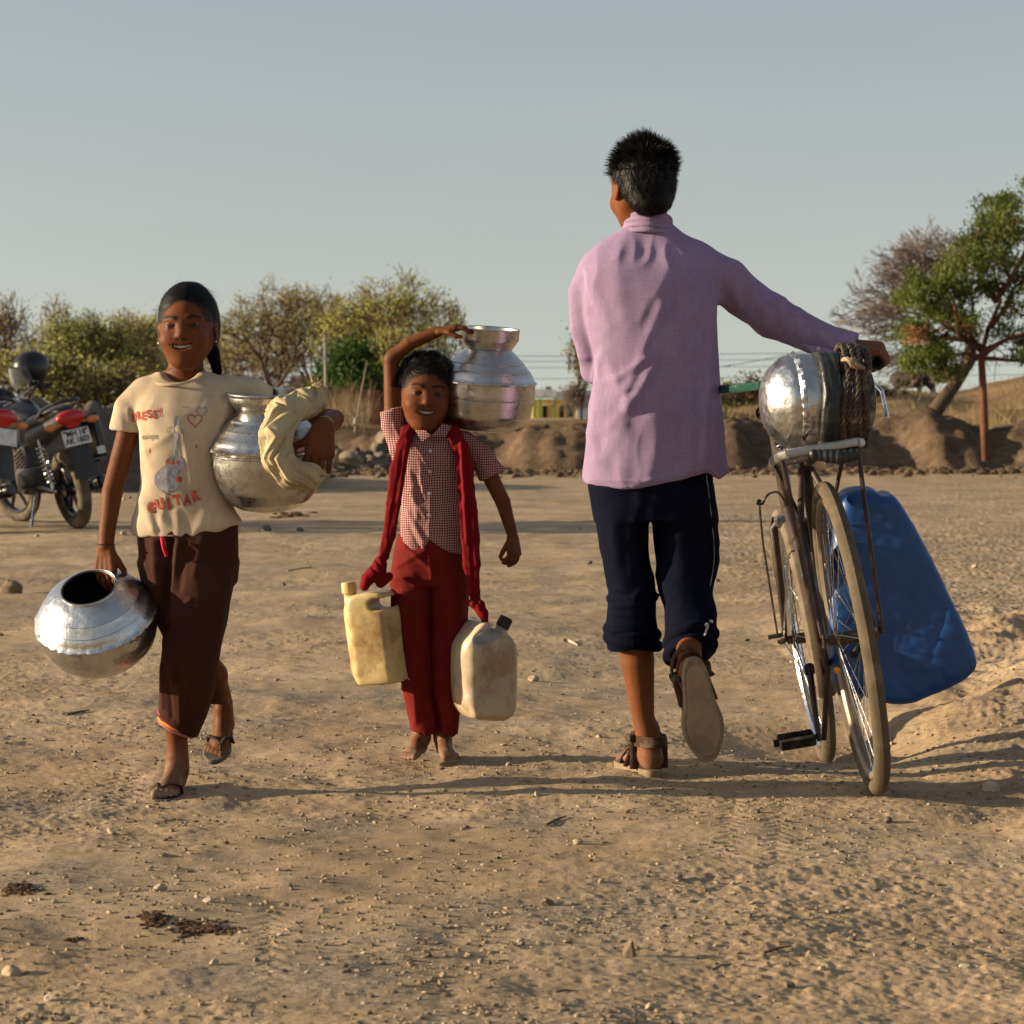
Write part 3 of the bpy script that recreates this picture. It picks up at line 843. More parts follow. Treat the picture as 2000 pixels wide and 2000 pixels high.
vs, fs = strands('h', v[sel], tang(sel, V(.9, .3, .2)) + nn[sel] * .08, .06, .0004, hair, hair_m, rng, .5, 6, .15, .35); V1.append(vs); F1.append(fs + off); off += len(vs)
rt = np.array([og + Rg @ (V(m * .070, .012, .0) * scg) + rng.normal(0, .003, 3) for m in (-1, -1, -1, 1, -1, -1, 1, 1) for _ in range(3)])
vs, fs = strands('h', rt, np.tile(V(.12, -.05, -1), (len(rt), 1)), .06, .0007, hair, hair_m, rng, .2, 6, .14, .5); V1.append(vs); F1.append(fs + off); off += len(vs)
rt = np.array([og + Rg @ (V(-.045 - .03 * u, -.005, .10 - .09 * u * u) * scg) + rng.normal(0, .003, 3) for u in rng.random(22)])
vs, fs = strands('h', rt, np.tile(V(.55, -.05, -.35), (len(rt), 1)), .055, .0006, hair, hair_m, rng, 1.5, 7, .10, .25); V1.append(vs); F1.append(fs + off)
mesh_obj('loose_strands', np.vstack(V1), np.vstack(F1), hair_m, hair)
# T-shirt
tee = mat('cream_jersey', (.47, .375, .265), .9, var=.07, vs=9, dirt=(.27, .185, .11), ds=5, dth=(.46, .78), bump=.35, bs=420, bdist=.0012)
s = SDF(G(215, 1060, -.14), G(530, 715, .15), .0026)
def L_(y, xl, xr, ry, cy=0.0): return (G(0, y)[2], G((xl + xr) / 2, 0)[0], DG + cy, gp((xr - xl) / 2), ry)
s.loft([L_(1046, 258, 476, .080), L_(1025, 257, 474, .082), L_(990, 268, 452, .077), L_(950, 277, 444, .073), L_(900, 276, 446, .076), L_(850, 272, 450, .079), L_(800, 262, 462, .077), L_(765, 262, 466, .066, .012), L_(745, 276, 452, .056, .018), L_(728, 302, 415, .040, .024)], .0, ex=2.3)
s.chain([G(282, 765, .012), G(252, 800, .005), G(241, 860, .0)], [gp(27), gp(29), gp(30)], .018)
s.chain([G(445, 757, .015), G(490, 768, .03), G(530, 790, .06)], [gp(27), gp(30), gp(28)], .018)
s.halfspace(G(246, 841, 0), nrm(G(232, 960, 0) - G(250, 815, 0)), lo=G(200, 900, -.14), hi=G(274, 700, .15))
s.cap(G(240, 868, 0), G(243, 838, 0), gp(23.5), gp(23.5), 0, 's')
s.ell(G(352, 702, -.035), (gp(50), .085, gp(47)), .006, 's')
# wavy hem
hem = s.ax[0]; X, Y = np.meshgrid(s.ax[0], s.ax[1], indexing='ij'); px = 1000 + X * F / DG
zc = G(0, 1)[2] + 0 * X; hempx = np.interp(px, [250, 292, 370, 454, 480], [1036, 1047, 1047, 1026, 1018]) + 2.5 * np.sin(px * .12) - 14 * (Y > DG + .02)
zc = CAMH - (hempx - HZ) * DG / F
s.F = np.maximum(s.F, (zc[:, :, None] - s.ax[2][None, None, :]).astype(np.float32) * .9)
gfold = [(250, 800, 262, 900, 5, 2.0), (300, 1000, 340, 1040, 10, 2), (268, 960, 300, 1030, 9, 3), (430, 760, 398, 850, 6, 2.6), (450, 770, 425, 850, 5, 2.2), (470, 775, 450, 830, 5, 2.2), (410, 780, 385, 830, 6, 1.5), (345, 1000, 350, 1045, 8, 2.5), (300, 985, 310, 1045, 7, -2), (400, 1000, 380, 1045, 10, 2.5), (440, 950, 400, 1030, 10, 2.5), (285, 880, 330, 850, 8, 1.5), (350, 840, 365, 900, 9, 2.2), (366, 900, 372, 980, 8, -1.8), (360, 850, 372, 945, 4, 1.5)]
shirt = cloth(s, 't_shirt', girl, tee, gfold, DG, .0030, 11, 1, (1, 1, .5))
mb = MB(); pts = []
for i in range(49):
    a_ = 2 * PI * i / 48; pts.append(G(351 + 48 * math.cos(a_), 735 + 2 * math.cos(a_) * -3 - 16 * math.sin(a_), -.004 + .052 * math.sin(a_)))
mb.tube(pts, .0036, 8, cap=False); mb.build('neckband', tee, shirt)


def project_mesh(vs, bvh, off):
    out = []
    for x, z, y0 in vs:
        h = bvh.ray_cast(Vector((x, y0 - .5, z)), Vector((0, 1, 0)))
        out.append((x, (h[0].y if h[0] else y0) - off, z))
    return out


def txt_mesh(body, size=1.0, bold=.0, shear=0, ext=0):
    cu = bpy.data.curves.new('t', 'FONT'); cu.body = body; cu.size = size; cu.align_x = 'CENTER'; cu.align_y = 'CENTER'; cu.offset = bold; cu.shear = shear; cu.extrude = ext; cu.resolution_u = 4
    o = bpy.data.objects.new('t', cu); COL.objects.link(o); dg = bpy.context.evaluated_depsgraph_get(); me = bpy.data.meshes.new_from_object(o.evaluated_get(dg))
    v = np.zeros(len(me.vertices) * 3, np.float32); me.vertices.foreach_get('co', v); f = [tuple(p.vertices) for p in me.polygons]
    bpy.data.objects.remove(o); bpy.data.curves.remove(cu); bpy.data.meshes.remove(me); return v.reshape(-1, 3).astype(float), f


def obvh(o):
    me = o.data; M = wmat(o); return BVHTree.FromPolygons([M @ v.co for v in me.vertices], [tuple(p.vertices) for p in me.polygons])


bvs = obvh(shirt)
pr = {k: mat('print_' + k, c, .85, var=.35, vs=90) for k, c in dict(red=(.34, .07, .045), blue=(.24, .235, .27), grey=(.17, .14, .11), pale=(.50, .46, .44)).items()}
def print_txt(word, cx, cy, w, h, rot, m, bold=.03, jig=0, nm='lettering', curve=0):
    vs = []; fs = []; n = 0; x = -w / 2; adv = w / len(word)
    for i, ch in enumerate(word):
        v, f = txt_mesh(ch, 1.0, bold)
        if len(v) == 0: continue
        lo, hi = v.min(0), v.max(0); sx = (adv * .86) / max(.25, hi[0] - lo[0]); sx = min(sx, h * 1.1); sy = h / max(.5, hi[1] - lo[1]) if ch.isupper() else h / .72
        sy = min(sy, h * 1.45); c_ = (lo + hi) / 2; u = -w / 2 + adv * (i + .5); yy = (jig * (1 if i % 2 else -1)) + curve * (u / w) ** 2
        a = rot + (.12 * (1 if i % 2 else -1) if jig else 0)
        X_ = (v[:, 0] - c_[0]) * sx; Y_ = (v[:, 1] - (c_[1] if ch.isupper() else .25)) * sy
        X2 = X_ * math.cos(a) - Y_ * math.sin(a); Y2 = X_ * math.sin(a) + Y_ * math.cos(a)
        gx_ = cx + u * math.cos(rot) - yy * math.sin(rot) + X2; gy_ = cy - (u * math.sin(rot) + yy * math.cos(rot)) - Y2
        vs += [(G(a_, b_)[0], G(a_, b_)[2], DG) for a_, b_ in zip(gx_, gy_)]; fs += [tuple(k + n for k in q) for q in f]; n = len(vs)
    return mesh_obj(nm, project_mesh(vs, bvs, .0016), fs, m, shirt, smooth=False)
print_txt('DRESSY', 294, 810, 66, 17, .13, pr['red'], .045, 1.2)
print_txt('unique', 300, 848, 34, 12, .04, pr['grey'], .01)
print_txt('GUITAR', 347, 978, 108, 22, .22, pr['red'], .07, 2.0, curve=6)
def print_poly(polys, m, nm):
    vs = []; fs = []; n = 0
    for (pp, w) in polys:
        pp = [np.array(p, float) for p in pp]
        if w is None:   # filled blob: fan with rings for projection
            c = sum(pp) / len(pp); ring = [c] + [c + (p - c) * .5 for p in pp] + pp; k = len(pp)
            fs += [(n, n + 1 + i, n + 1 + (i + 1) % k) for i in range(k)] + [(n + 1 + i, n + 1 + k + i, n + 1 + k + (i + 1) % k, n + 1 + (i + 1) % k) for i in range(k)]
        else:
            ring = []
            for i, p in enumerate(pp):
                t = nrm(pp[min(i + 1, len(pp) - 1)] - pp[max(0, i - 1)]); nn_ = V(-t[1], t[0]); ring += [p - nn_ * w / 2, p + nn_ * w / 2]
            fs += [(n + 2 * i, n + 2 * i + 1, n + 2 * i + 3, n + 2 * i + 2) for i in range(len(pp) - 1)]
        vs += [(G(*p)[0], G(*p)[2], DG) for p in ring]; n = len(vs)
    return mesh_obj(nm, project_mesh(vs, bvs, .0012), fs, m, shirt, smooth=False)
def circ(cx, cy, rx, ry, a0=0, a1=2 * PI, n=20, close=True): return [(cx + rx * math.cos(a0 + (a1 - a0) * i / n), cy + ry * math.sin(a0 + (a1 - a0) * i / n)) for i in range(n + (0 if close else 1))]
heart = lambda cx, cy, r: [(cx + r * .065 * (16 * math.sin(t) ** 3), cy - r * .065 * (13 * math.cos(t) - 5 * math.cos(2 * t) - 2 * math.cos(3 * t) - math.cos(4 * t))) for t in np.linspace(0, 2 * PI, 26)]
for it_, nm_ in (((circ(335, 935, 27, 24), None), 'guitar_print'), ((circ(350, 905, 19, 17), None), 'guitar_print'), (([(352, 895), (353, 850), (354, 812)], 9), 'guitar_print'), ((heart(402, 803, 10), 1.6), 'heart_print')): print_poly([it_], pr['blue'], nm_)
for it_ in [(heart(389, 820, 13), 1.8), (circ(347, 900, 16, 6), None), (circ(358, 935, 6, 6), None), ([(300, 875), (299, 884)], 2), ([(391, 868), (393, 874)], 3), ([(366, 795), (369, 795)], 2.5), ([(372, 795), (375, 795)], 2.5)]: print_poly([it_], pr['red'], 'print_mark')
for it_ in [(circ(341, 940, 8, 18, -1.2, 1.6, 12, False), 1.6), ([(316, 920), (322, 930), (317, 940), (324, 952)], 1.8), (circ(347, 935, 34, 30, 1.4, 4.4, 16, False), 1.3), ([(333, 845), (338, 835), (346, 832)], 1.2), ([(364, 835), (368, 850), (366, 870)], 1.2)]: print_poly([it_], pr['grey'], 'print_line')
# trousers
brown = mat('brown_cotton', (.040, .013, .007), .85, var=.12, vs=14, dirt=(.06, .028, .016), ds=7, dth=(.55, .9), bump=.2, bs=380)
s = SDF(G(258, 1462, -.16), G(478, 1010, .26), .0030)
s.loft([L_(1015, 274, 464, .078), L_(1050, 272, 463, .080), L_(1100, 276, 461, .082), L_(1135, 284, 458, .080)], .0, ex=2.3)
# back leg (her right), nearer the left of the picture
s.loft([L_(1100, 276, 375, .072), L_(1150, 290, 372, .070), L_(1220, 310, 380, .066, .02), L_(1300, 340, 410, .062, .07), L_(1370, 372, 424, .050, .12), L_(1385, 380, 420, .042, .13)], .02, ex=2.1)
# front leg crosses over
s.loft([L_(1100, 340, 461, .080, -.01), L_(1150, 330, 455, .082, -.03), L_(1200, 328, 447, .080, -.045), L_(1250, 327, 435, .074, -.045), L_(1310, 316, 424, .068, -.035), L_(1360, 314, 414, .062, -.02), L_(1400, 313, 400, .056, -.01), L_(1425, 322, 388, .048, -.005), L_(1448, 330, 382, .040, .0)], .015, ex=2.1)
s.halfspace(G(345, 1416, -.01), nrm(V(-.50, 0, -1)) , lo=G(258, 1470, -.16), hi=G(397, 1350, .09))
tfold = [(334, 1055, 322, 1225, 7, -13), (300, 1200, 306, 1280, 6, 3), (322, 1205, 372, 1172, 5, 3.5), (325, 1215, 330, 1150, 8, 2.5), (318, 1250, 340, 1330, 6, 4), (335, 1230, 352, 1330, 6, -4), (340, 1260, 372, 1350, 7, 3), (300, 1060, 305, 1190, 7, 3.5), (318, 1060, 326, 1220, 6, -5), (345, 1070, 330, 1180, 7, 4), (362, 1060, 350, 1150, 6, -3), (395, 1050, 380, 1120, 8, 2.5), (315, 1300, 318, 1380, 4, 3), (330, 1330, 336, 1400, 5, -3), (350, 1340, 352, 1410, 5, 3), (370, 1350, 366, 1420, 5, -2.5), (385, 1340, 378, 1420, 5, 2.5), (440, 1150, 425, 1280, 9, 2)]
tr = cloth(s, 'trousers', girl, brown, tfold, DG, .0046, 9, 2, (1, 1, .35))
for i, (c_, off, rr) in enumerate((((.30, .06, .08), 0, .0042), ((.10, .02, .02), 5, .0040), ((.55, .22, .05), 10, .0036), ((.35, .12, .10), 15, .0032))):
    mb = MB(); Rr = frame(nrm(V(-.50, .02, -1)), (1, 0, 0)); c = G(345, 1404 + off * 1.15, -.008)
    mb.torus(c, .0478, rr, Rr, 56, 8); vv = np.vstack(mb.v); t_ = (vv - c) @ Rr; mb.v = [c + (t_ * V(.93, 1.08, 1)) @ Rr.T]
    mb.build('cuff_stripe', mat('cuff_%d' % i, c_, .85, bump=.2, bs=500), tr)
MB().tube([G(326, 1046, -.087), G(329, 1056, -.094), G(331, 1068, -.096), G(336, 1082, -.094)], [.0045, .0055, .0045, .004], 8).build('drawstring', mat('red_cord', (.50, .01, .03), .7), tr)
MB().torus(G(213.5, 1062, -.045), .0205, .0014, frame((0, 0.1, 1)), 40, 6).build('bracelet', mat('black_thread', (.01, .01, .01), .6), girl)
MB().torus(G(642, 827, -.135), .0200, .0012, frame((-.1, -.8, -.5)), 40, 6).build('bracelet', mat('brass', (.6, .38, .12), .35, 1), girl)
for m in (-1, 1):
    p_ = og + Rg @ (V(m * .0705, .0, -.033) * scg); MB().ico(p_, .0032, 2).build('earring', mat('steel_stud', (.7, .68, .6), .25, 1), girl)


# ------------------------------------------------------------------ footwear
def sole_outline(n=44, m=1, w=1.0):
    pts = []
    for i in range(n):
        a = 2 * PI * i / n; y = .5 + .52 * math.sin(a); x = math.cos(a)
        wd = (.135 + .055 * math.exp(-((y - .72) / .26) ** 2) - .012 * math.exp(-((y - .38) / .14) ** 2)) * w
        x = math.copysign(abs(x) ** .62, x); pts.append((m * (x * wd + .02 * (y - .4)), y))
    return pts


def sandal(root, heel, fwd, up, size, m, kind='thong', cols=None):
    """built like foot(): local x to the big toe, y forward, z up"""
    fwd = nrm(fwd); up = nrm(up - fwd * np.dot(up, fwd)); x = np.cross(fwd, up) * m; R = np.column_stack([x, fwd, up]); M = M4(R, heel, size)
    sn = {'thong': 'flip_flop', 'sport': 'sandal'}[kind]; mb = MB(); ol = sole_outline(48, 1, 1.0 if kind == 'thong' else 1.12)
    lay = [(.94, -.055 if kind == 'thong' else -.105), (1.0, -.045 if kind == 'thong' else -.09), (1.0, .0), (.96, .01)]; vs = []; fs = []; n = len(ol)
    for sc, z in lay: vs += [((p[0]) * sc, (p[1] - .5) * (sc * .03 + .97) + .5, z + (.012 * 0)) for p in ol]
    for i in range(3): fs += [(i * n + k, i * n + (k + 1) % n, (i + 1) * n + (k + 1) % n, (i + 1) * n + k) for k in range(n)]
    fs += [tuple(range(n))[::-1], tuple(range(3 * n, 4 * n))]
    mb.add(vs, fs); mb.xf(M); so_ = mb.build(sn, cols[0], root)
    if kind == 'thong':
        st = MB(); st.tube([(.075, .80, .0), (.075, .78, .06), (.075, .74, .125)], [.022, .018, .02], 8)
        for sg in (-1, 1):
            e = (.17, .40) if sg > 0 else (-.15, .40); pts = [(.075, .76, .125), (.075 + (e[0] - .075) * .45, .66, .165), (e[0] * .95 + .0, .53, .12), (e[0], .45, .0)]
            st.tube(pts, [.026, .034, .036, .03], 8, up=(0, 0, 1), flat=.45)
        st.xf(M).build('strap', cols[1], so_)
    else:
        st = MB()
        def band(y0, y1, h, w0, th=.014, width=.05, tilt=0):
            n_ = 22; vs = []; fs = []
            for i in range(n_ + 1):
                a = PI * i / n_; cx, cz = math.cos(a), math.sin(a)
                for (r_, dy) in ((1, -width), (1, width), (1.0 + th / w0, width), (1.0 + th / w0, -width)):
                    vs.append((cx * w0 * r_ + .01, (y0 + (y1 - y0) * cz) + dy, cz * h * r_ - .01))
            for i in range(n_):
                for k in range(4): fs.append((i * 4 + k, i * 4 + (k + 1) % 4, (i + 1) * 4 + (k + 1) % 4, (i + 1) * 4 + k))
            fs += [(0, 1, 2, 3), tuple(n_ * 4 + k for k in (3, 2, 1, 0))]; st.add(vs, fs)
        band(.66, .62, .19, .175); band(.46, .40, .27, .150); 
        # heel and ankle strap
        n_ = 26; vs = []; fs = []
        for i in range(n_ + 1):
            a = PI * 1.0 + PI * i / n_
            c_, s_ = math.cos(a), math.sin(a); X_ = c_ * .155 + .0; Y_ = .20 + s_ * .22
            for (r_, z_) in ((1, .24), (1, .35), (1.1, .35), (1.1, .24)): vs.append((X_ * r_, .2 + (Y_ - .2) * r_, z_))
        for i in range(n_):
            for k in range(4): fs.append((i * 4 + k, i * 4 + (k + 1) % 4, (i + 1) * 4 + (k + 1) % 4, (i + 1) * 4 + k))
        st.add(vs, fs)
        st.tube([(.155, .2, .3), (.12, .3, .36), (0, .38, .40), (-.12, .3, .36), (-.155, .2, .3)], [.05] * 5, 8, up=(0, 0, 1), flat=.35)
        for sg in (-1, 1): st.tube([(sg * .155, .2, .3), (sg * .16, .2, .0)], [.045, .05], 8, up=(0, 1, 0), flat=.4); st.tube([(sg * .15, .22, .28), (sg * .155, .45, .0)], [.035, .04], 8, up=(0, 1, 0), flat=.4)
        st.box((-.20, .22, .32), (.03, .07, .035), bev=.008)
        st.xf(M).build('strap', cols[1], so_)
        tr_ = MB(); o2 = [(p[0] * .82, (p[1] - .5) * .88 + .5) for p in ol]; v2 = [(p[0], p[1], -.105) for p in o2] + [(p[0] * .97, (p[1] - .5) * .99 + .5, -.118) for p in o2]; n = len(o2)
        tr_.add(v2, [(k, (k + 1) % n, n + (k + 1) % n, n + k) for k in range(n)] + [tuple(range(n, 2 * n))[::-1]]); tr_.xf(M).build('outsole', cols[2], so_)
    return so_


rub = mat('worn_rubber', (.10, .085, .07), .9, var=.2, vs=40, dirt=(.28, .21, .15), ds=20, bump=.3, bs=200)
strp = mat('dark_strap', (.035, .022, .016), .7, var=.2, vs=60, dirt=(.15, .11, .08), ds=30)
sandal(girl, lf_heel - V(0, 0, .002), lf_f, (0, 0, 1), .180, 1, 'thong', (rub, strp))
sandal(girl, rf_heel - V(0, .0, .004) - nrm((0, -.42, .92)) * .002, nrm((-.10, -.95, -.30)), (0, -.30, .95), .180, -1, 'thong', (rub, strp))
# ================================================================== BOY
DB = 6.50
def B(x, y, dd=0.0): return np.array(((x - 1000) * DB / F, DB + dd, CAMH - (y - HZ) * DB / F))
def bp_(v): return v * DB / F
boy = empty('person', (B(838, 0)[0], DB, B(0, 1487)[2]), 'small barefoot boy in checked shirt and red trousers, one arm raised to a shoulder pot', 'person', 'children walking on the dirt road')
Rb = hframe((.10, -1, .02), (.10, 0, 1)); ob = B(832, 771, -.01); scb = .93
s = SDF(B(700, 1495, -.22), B(1030, 605, .20), .0030, (B(0, 842)[2], B(0, 680)[2]), .0019)
head_sdf(s, ob, Rb, scb, .85)
s.cap(B(843, 812, .02), B(842, 850, .02), bp_(26), bp_(30), .015)
def LB(y, xl, xr, ry, cy=0.0): return (B(0, y)[2], B((xl + xr) / 2, 0)[0], DB + cy, bp_((xr - xl) / 2), ry)
s.loft([LB(1060, 783, 890, .052), LB(980, 788, 892, .050), LB(900, 783, 898, .056), LB(860, 782, 900, .050), LB(840, 806, 880, .036)], .02)
# raised arm
s.chain([B(783, 858, .0), B(768, 800, -.01), B(764, 705, -.01), B(768, 698, -.01)], [bp_(17), bp_(17.5), bp_(14.5), bp_(14)], .012)
s.chain([B(768, 698, -.01), B(800, 671, -.02), B(858, 648, -.03)], [bp_(14), bp_(13.5), bp_(10.5)], .012)
hand(s, B(858, 648, -.03), (1, -.10, .22), (-.15, -.1, 1), (-.1, -1, -.2), .098, [(.15, .5, .5), (.2, .5, .5), (.25, .5, .5), (.3, .5, .5)], thumb=((.8, .25, -.6), (.9, .1, -.4)), rw=bp_(10.5), thick=1.1)
# hanging arm
s.chain([B(905, 862, .0), B(945, 905, .0), B(982, 980, .0), B(1001, 1045, -.01)], [bp_(16), bp_(17), bp_(15), bp_(10.5)], .012)
hand(s, B(1001, 1046, -.01), (.10, -.25, -1), (.75, -.6, .2), (-.55, -.8, .0), .100, [(.6, .9, .6), (.5, .8, .6), (.35, .6, .5), (.3, .5, .4)], thumb=((.85, .35, -.55), (.75, -.15, -.7)), rw=bp_(10), thick=1.1)
s.chain([B(818, 1090, .0), B(812, 1260, -.02), B(824, 1400, .02), B(824, 1448, .035)], [bp_(34), bp_(22), bp_(16), bp_(15)], .02)
s.chain([B(866, 1090, .0), B(864, 1260, .0), B(862, 1400, .02), B(862, 1448, .035)], [bp_(32), bp_(22), bp_(16), bp_(14.5)], .02)
foot(s, B(822, 1479, .075), (-.22, -1, 0), (0, 0, 1), .150, -1)
foot(s, B(862, 1479, .060), (.20, -1, 0), (0, 0, 1), .146, 1)
def bcol(v, nn, col):
    col = dust(v, col, B(0, 1490)[2], B(0, 1400)[2], amt=.5); return face_colors(v, ob, Rb, scb, SK['boy'], col, 1.0, (-.002, .004, .058, .050))
skin_body(s, boy, 'boy', bcol); head_parts(boy, ob, Rb, scb)
s = SDF(B(755, 800, -.14), B(915, 670, .14), .0024); s.setf(ob, Rb, scb)
s.ell((0, -.022, .038), (.0780, .088, .0800), .0); s.ell((0, -.05, .005), (.076, .058, .070), .02)
s.ell((0, .086, -.032), (.056, .048, .072), .005, 's'); s.ell((-.002, .092, .004), (.048, .042, .038), .006, 's')
for m in (-1, 1): s.ell((m * .082, .000, -.035), (.020, .026, .042), .004, 's')
s.setf(); v, f = s.mesh(1); nn = vnorm(v, f); q = (v - ob) @ Rb / scb
v = v + nn * (.0035 * fbm(v, 38, 2) + .002 * vnoise(v, 110))[:, None]; hair = mesh_obj('hair', v, f, cap_m, boy)
rng = np.random.default_rng(5); out_ = np.einsum('ij,ij->i', nn, v - ob) > .03
sel = rng.choice(np.nonzero(out_ & (q[:, 2] > -.03) & (q[:, 1] > -.08))[0], 4200)
az = rng.normal(0, 1, (len(sel), 3)); dd_ = (Rb @ V(-.35, 1.0, -.5))[None, :] + az * .45
vs, fs = comb(v, f, nn, sel, dd_, .026, .0012, 3, rng, .0030, .25, .007)
mesh_obj('loose_strands', vs, fs, hair_m, hair)
MB().ico(ob + Rb @ (V(-.0745, 0, -.032) * scb), .0030, 2).build('earring', mat('steel_stud', (.7, .68, .6), .25, 1), boy)
# checked shirt
cm, nt, b, out = nodes('red_check_cotton'); L = nt.links.new; co = coord(nt); sx = nt.nodes.new('ShaderNodeSeparateXYZ')
wn = N(nt, 'ShaderNodeTexNoise', Scale=9.0, Detail=2.0); L(co, wn.inputs['Vector']); va = N(nt, 'ShaderNodeVectorMath', _operation='MULTIPLY_ADD'); va.inputs[1].default_value = (.02, .02, .02); L(wn.outputs[1], va.inputs[0]); L(co, va.inputs[2]); L(va.outputs[0], sx.inputs[0])
acc = None
for ax_ in (0, 2):
    mu = N(nt, 'ShaderNodeMath', _operation='MULTIPLY'); mu.inputs[1].default_value = 2 * PI / .0060; L(sx.outputs[ax_], mu.inputs[0]); si = N(nt, 'ShaderNodeMath', _operation='SINE'); L(mu.outputs[0], si.inputs[0]); gt = N(nt, 'ShaderNodeMath', _operation='GREATER_THAN'); gt.inputs[1].default_value = .0; L(si.outputs[0], gt.inputs[0])
    if acc is None: acc = gt
    else: ad = N(nt, 'ShaderNodeMath', _operation='ADD'); L(acc.outputs[0], ad.inputs[0]); L(gt.outputs[0], ad.inputs[1]); acc = ad
dv = N(nt, 'ShaderNodeMath', _operation='MULTIPLY'); dv.inputs[1].default_value = .5; L(acc.outputs[0], dv.inputs[0])
cc = ramp(nt, dv.outputs[0], [(.0, (.11, .014, .016)), (.5, (.22, .085, .08)), (1.0, (.42, .31, .28))]); cc = mixc(nt, 1.0, cc, ramp(nt, wn.outputs[0], [(.3, (.85,) * 3), (.7, (1.1,) * 3)]), 'MULTIPLY')
L(cc, b.inputs['Base Color']); b.inputs['Roughness'].default_value = .85; b.inputs['Specular IOR Level'].default_value = .2
s = SDF(B(735, 1095, -.12), B(990, 785, .13), .0024)
s.loft([LB(1088, 780, 912, .072), LB(1060, 782, 908, .074), LB(1030, 783, 905, .071), LB(990, 783, 904, .068), LB(940, 776, 906, .068), LB(900, 768, 910, .068), LB(865, 764, 914, .062), LB(848, 772, 908, .052), LB(838, 792, 890, .042), LB(828, 812, 872, .03)], .0, ex=2.3)
s.chain([B(785, 870, 0), B(769, 830, -.005), B(768, 792, -.01)], [bp_(24), bp_(23.5), bp_(25)], .012)
s.chain([B(905, 862, 0), B(938, 890, 0), B(962, 932, 0), B(975, 955, 0)], [bp_(22), bp_(24), bp_(26), bp_(26)], .012)
s.halfspace(B(768, 800, -.01), nrm(V(-.25, 0, 1)), lo=B(735, 830, -.12), hi=B(801, 770, .13))
s.halfspace(B(962, 929, 0), nrm(B(972, 960, 0) - B(945, 900, 0)), lo=B(932, 980, -.12), hi=B(995, 860, .13))
s.cap(B(768, 785, -.01), B(768, 812, -.008), bp_(21.5), bp_(20), 0, 's'); s.cap(B(975, 955, 0), B(954, 915, 0), bp_(22), bp_(20), 0, 's')
s.ell(B(843, 816, -.04), (bp_(25), .075, bp_(30)), .004, 's')
s.cap(B(843, 835, -.075), B(846, 856, -.078), bp_(13), bp_(3), .003, 's')
X, Y = np.meshgrid(s.ax[0], s.ax[1], indexing='ij'); px = 1000 + X * F / DB
hpx = np.interp(px, [780, 800, 821, 834, 840, 860, 883, 905, 915], [1060, 1078, 1083, 1062, 1050, 1066, 1079, 1082, 1075]); zc = CAMH - (hpx - HZ) * DB / F
s.F = np.maximum(s.F, (zc[:, :, None] - s.ax[2][None, None, :]).astype(np.float32) * .8)
bf = [(842, 860, 838, 1045, 2.5, 1.6), (812, 860, 835, 905, 4, 2.5), (800, 920, 815, 1010, 5, 2.5), (812, 930, 826, 980, 4, -2.2), (785, 840, 800, 870, 5, 3), (770, 830, 778, 850, 4, 2.5), (792, 990, 828, 1060, 5, 2.5), (800, 960, 830, 1010, 5, 2.2), (860, 970, 870, 1060, 7, 1.5), (930, 870, 950, 925, 5, 2), (915, 880, 925, 920, 5, -2), (765, 880, 775, 960, 4, 2.0), (800, 1030, 822, 1075, 4, -2.5), (820, 905, 826, 960, 3, 2)]
bshirt = cloth(s, 'shirt', boy, cm, bf, DB, .0028, 14, 7, (1, 1, .6))
# collar flaps, placket, buttons, pin
mb = MB()
for sg, pts in ((-1, [(818, 826), (806, 829), (826, 862), (843, 850)]), (1, [(866, 826), (884, 832), (872, 852), (845, 851)])):
    y_ = (-.060, -.052, -.079, -.082)
    a = [B(p[0], p[1], dy) for p, dy in zip(pts, y_)]; n_ = 5; vs = []; fs = []
    for i in range(n_ + 1):
        for j in range(n_ + 1):
            u, w_ = i / n_, j / n_; p = (a[0] * (1 - u) * (1 - w_) + a[1] * (1 - u) * w_ + a[2] * u * w_ + a[3] * u * (1 - w_)); vs.append(p + V(0, -.006 * math.sin(PI * u) , 0)); 
    for i in range(n_):
        for j in range(n_): fs.append((i * 6 + j, i * 6 + j + 1, i * 6 + j + 7, i * 6 + j + 6))
    m_ = MB(); m_.add(vs + [p + V(0, .003, 0) for p in vs], fs + [tuple(k + 36 for k in q[::-1]) for q in fs]); m_.build('collar', cm, bshirt)
bvb = obvh(bshirt)
for (bx, by) in ((842, 880), (841, 920), (841, 962), (840, 1004)):
    h = bvb.ray_cast(Vector((B(bx, by)[0], DB - .4, B(bx, by)[2])), Vector((0, 1, 0)))
    if h[0]: MB().lathe([(0, .0018), (.0042, .0016), (.0046, .0), (.0046, -.001)], M4(frame((0, -1, 0)), h[0]), 16).build('button', mat('shirt_button', (.5, .42, .38), .4), bshirt)
h = bvb.ray_cast(Vector((B(875, 905)[0], DB - .4, B(875, 908)[2])), Vector((0, 1, 0)))
if h[0]: MB().torus(np.array(h[0]) + V(0, -.002, 0), .008, .0008, np.column_stack([V(.25, 0, 1), V(1, 0, -.25) * .35, V(0, 1, 0)]), 24, 5).build('safety_pin', mat('brass', (.6, .38, .12), .35, 1), bshirt)
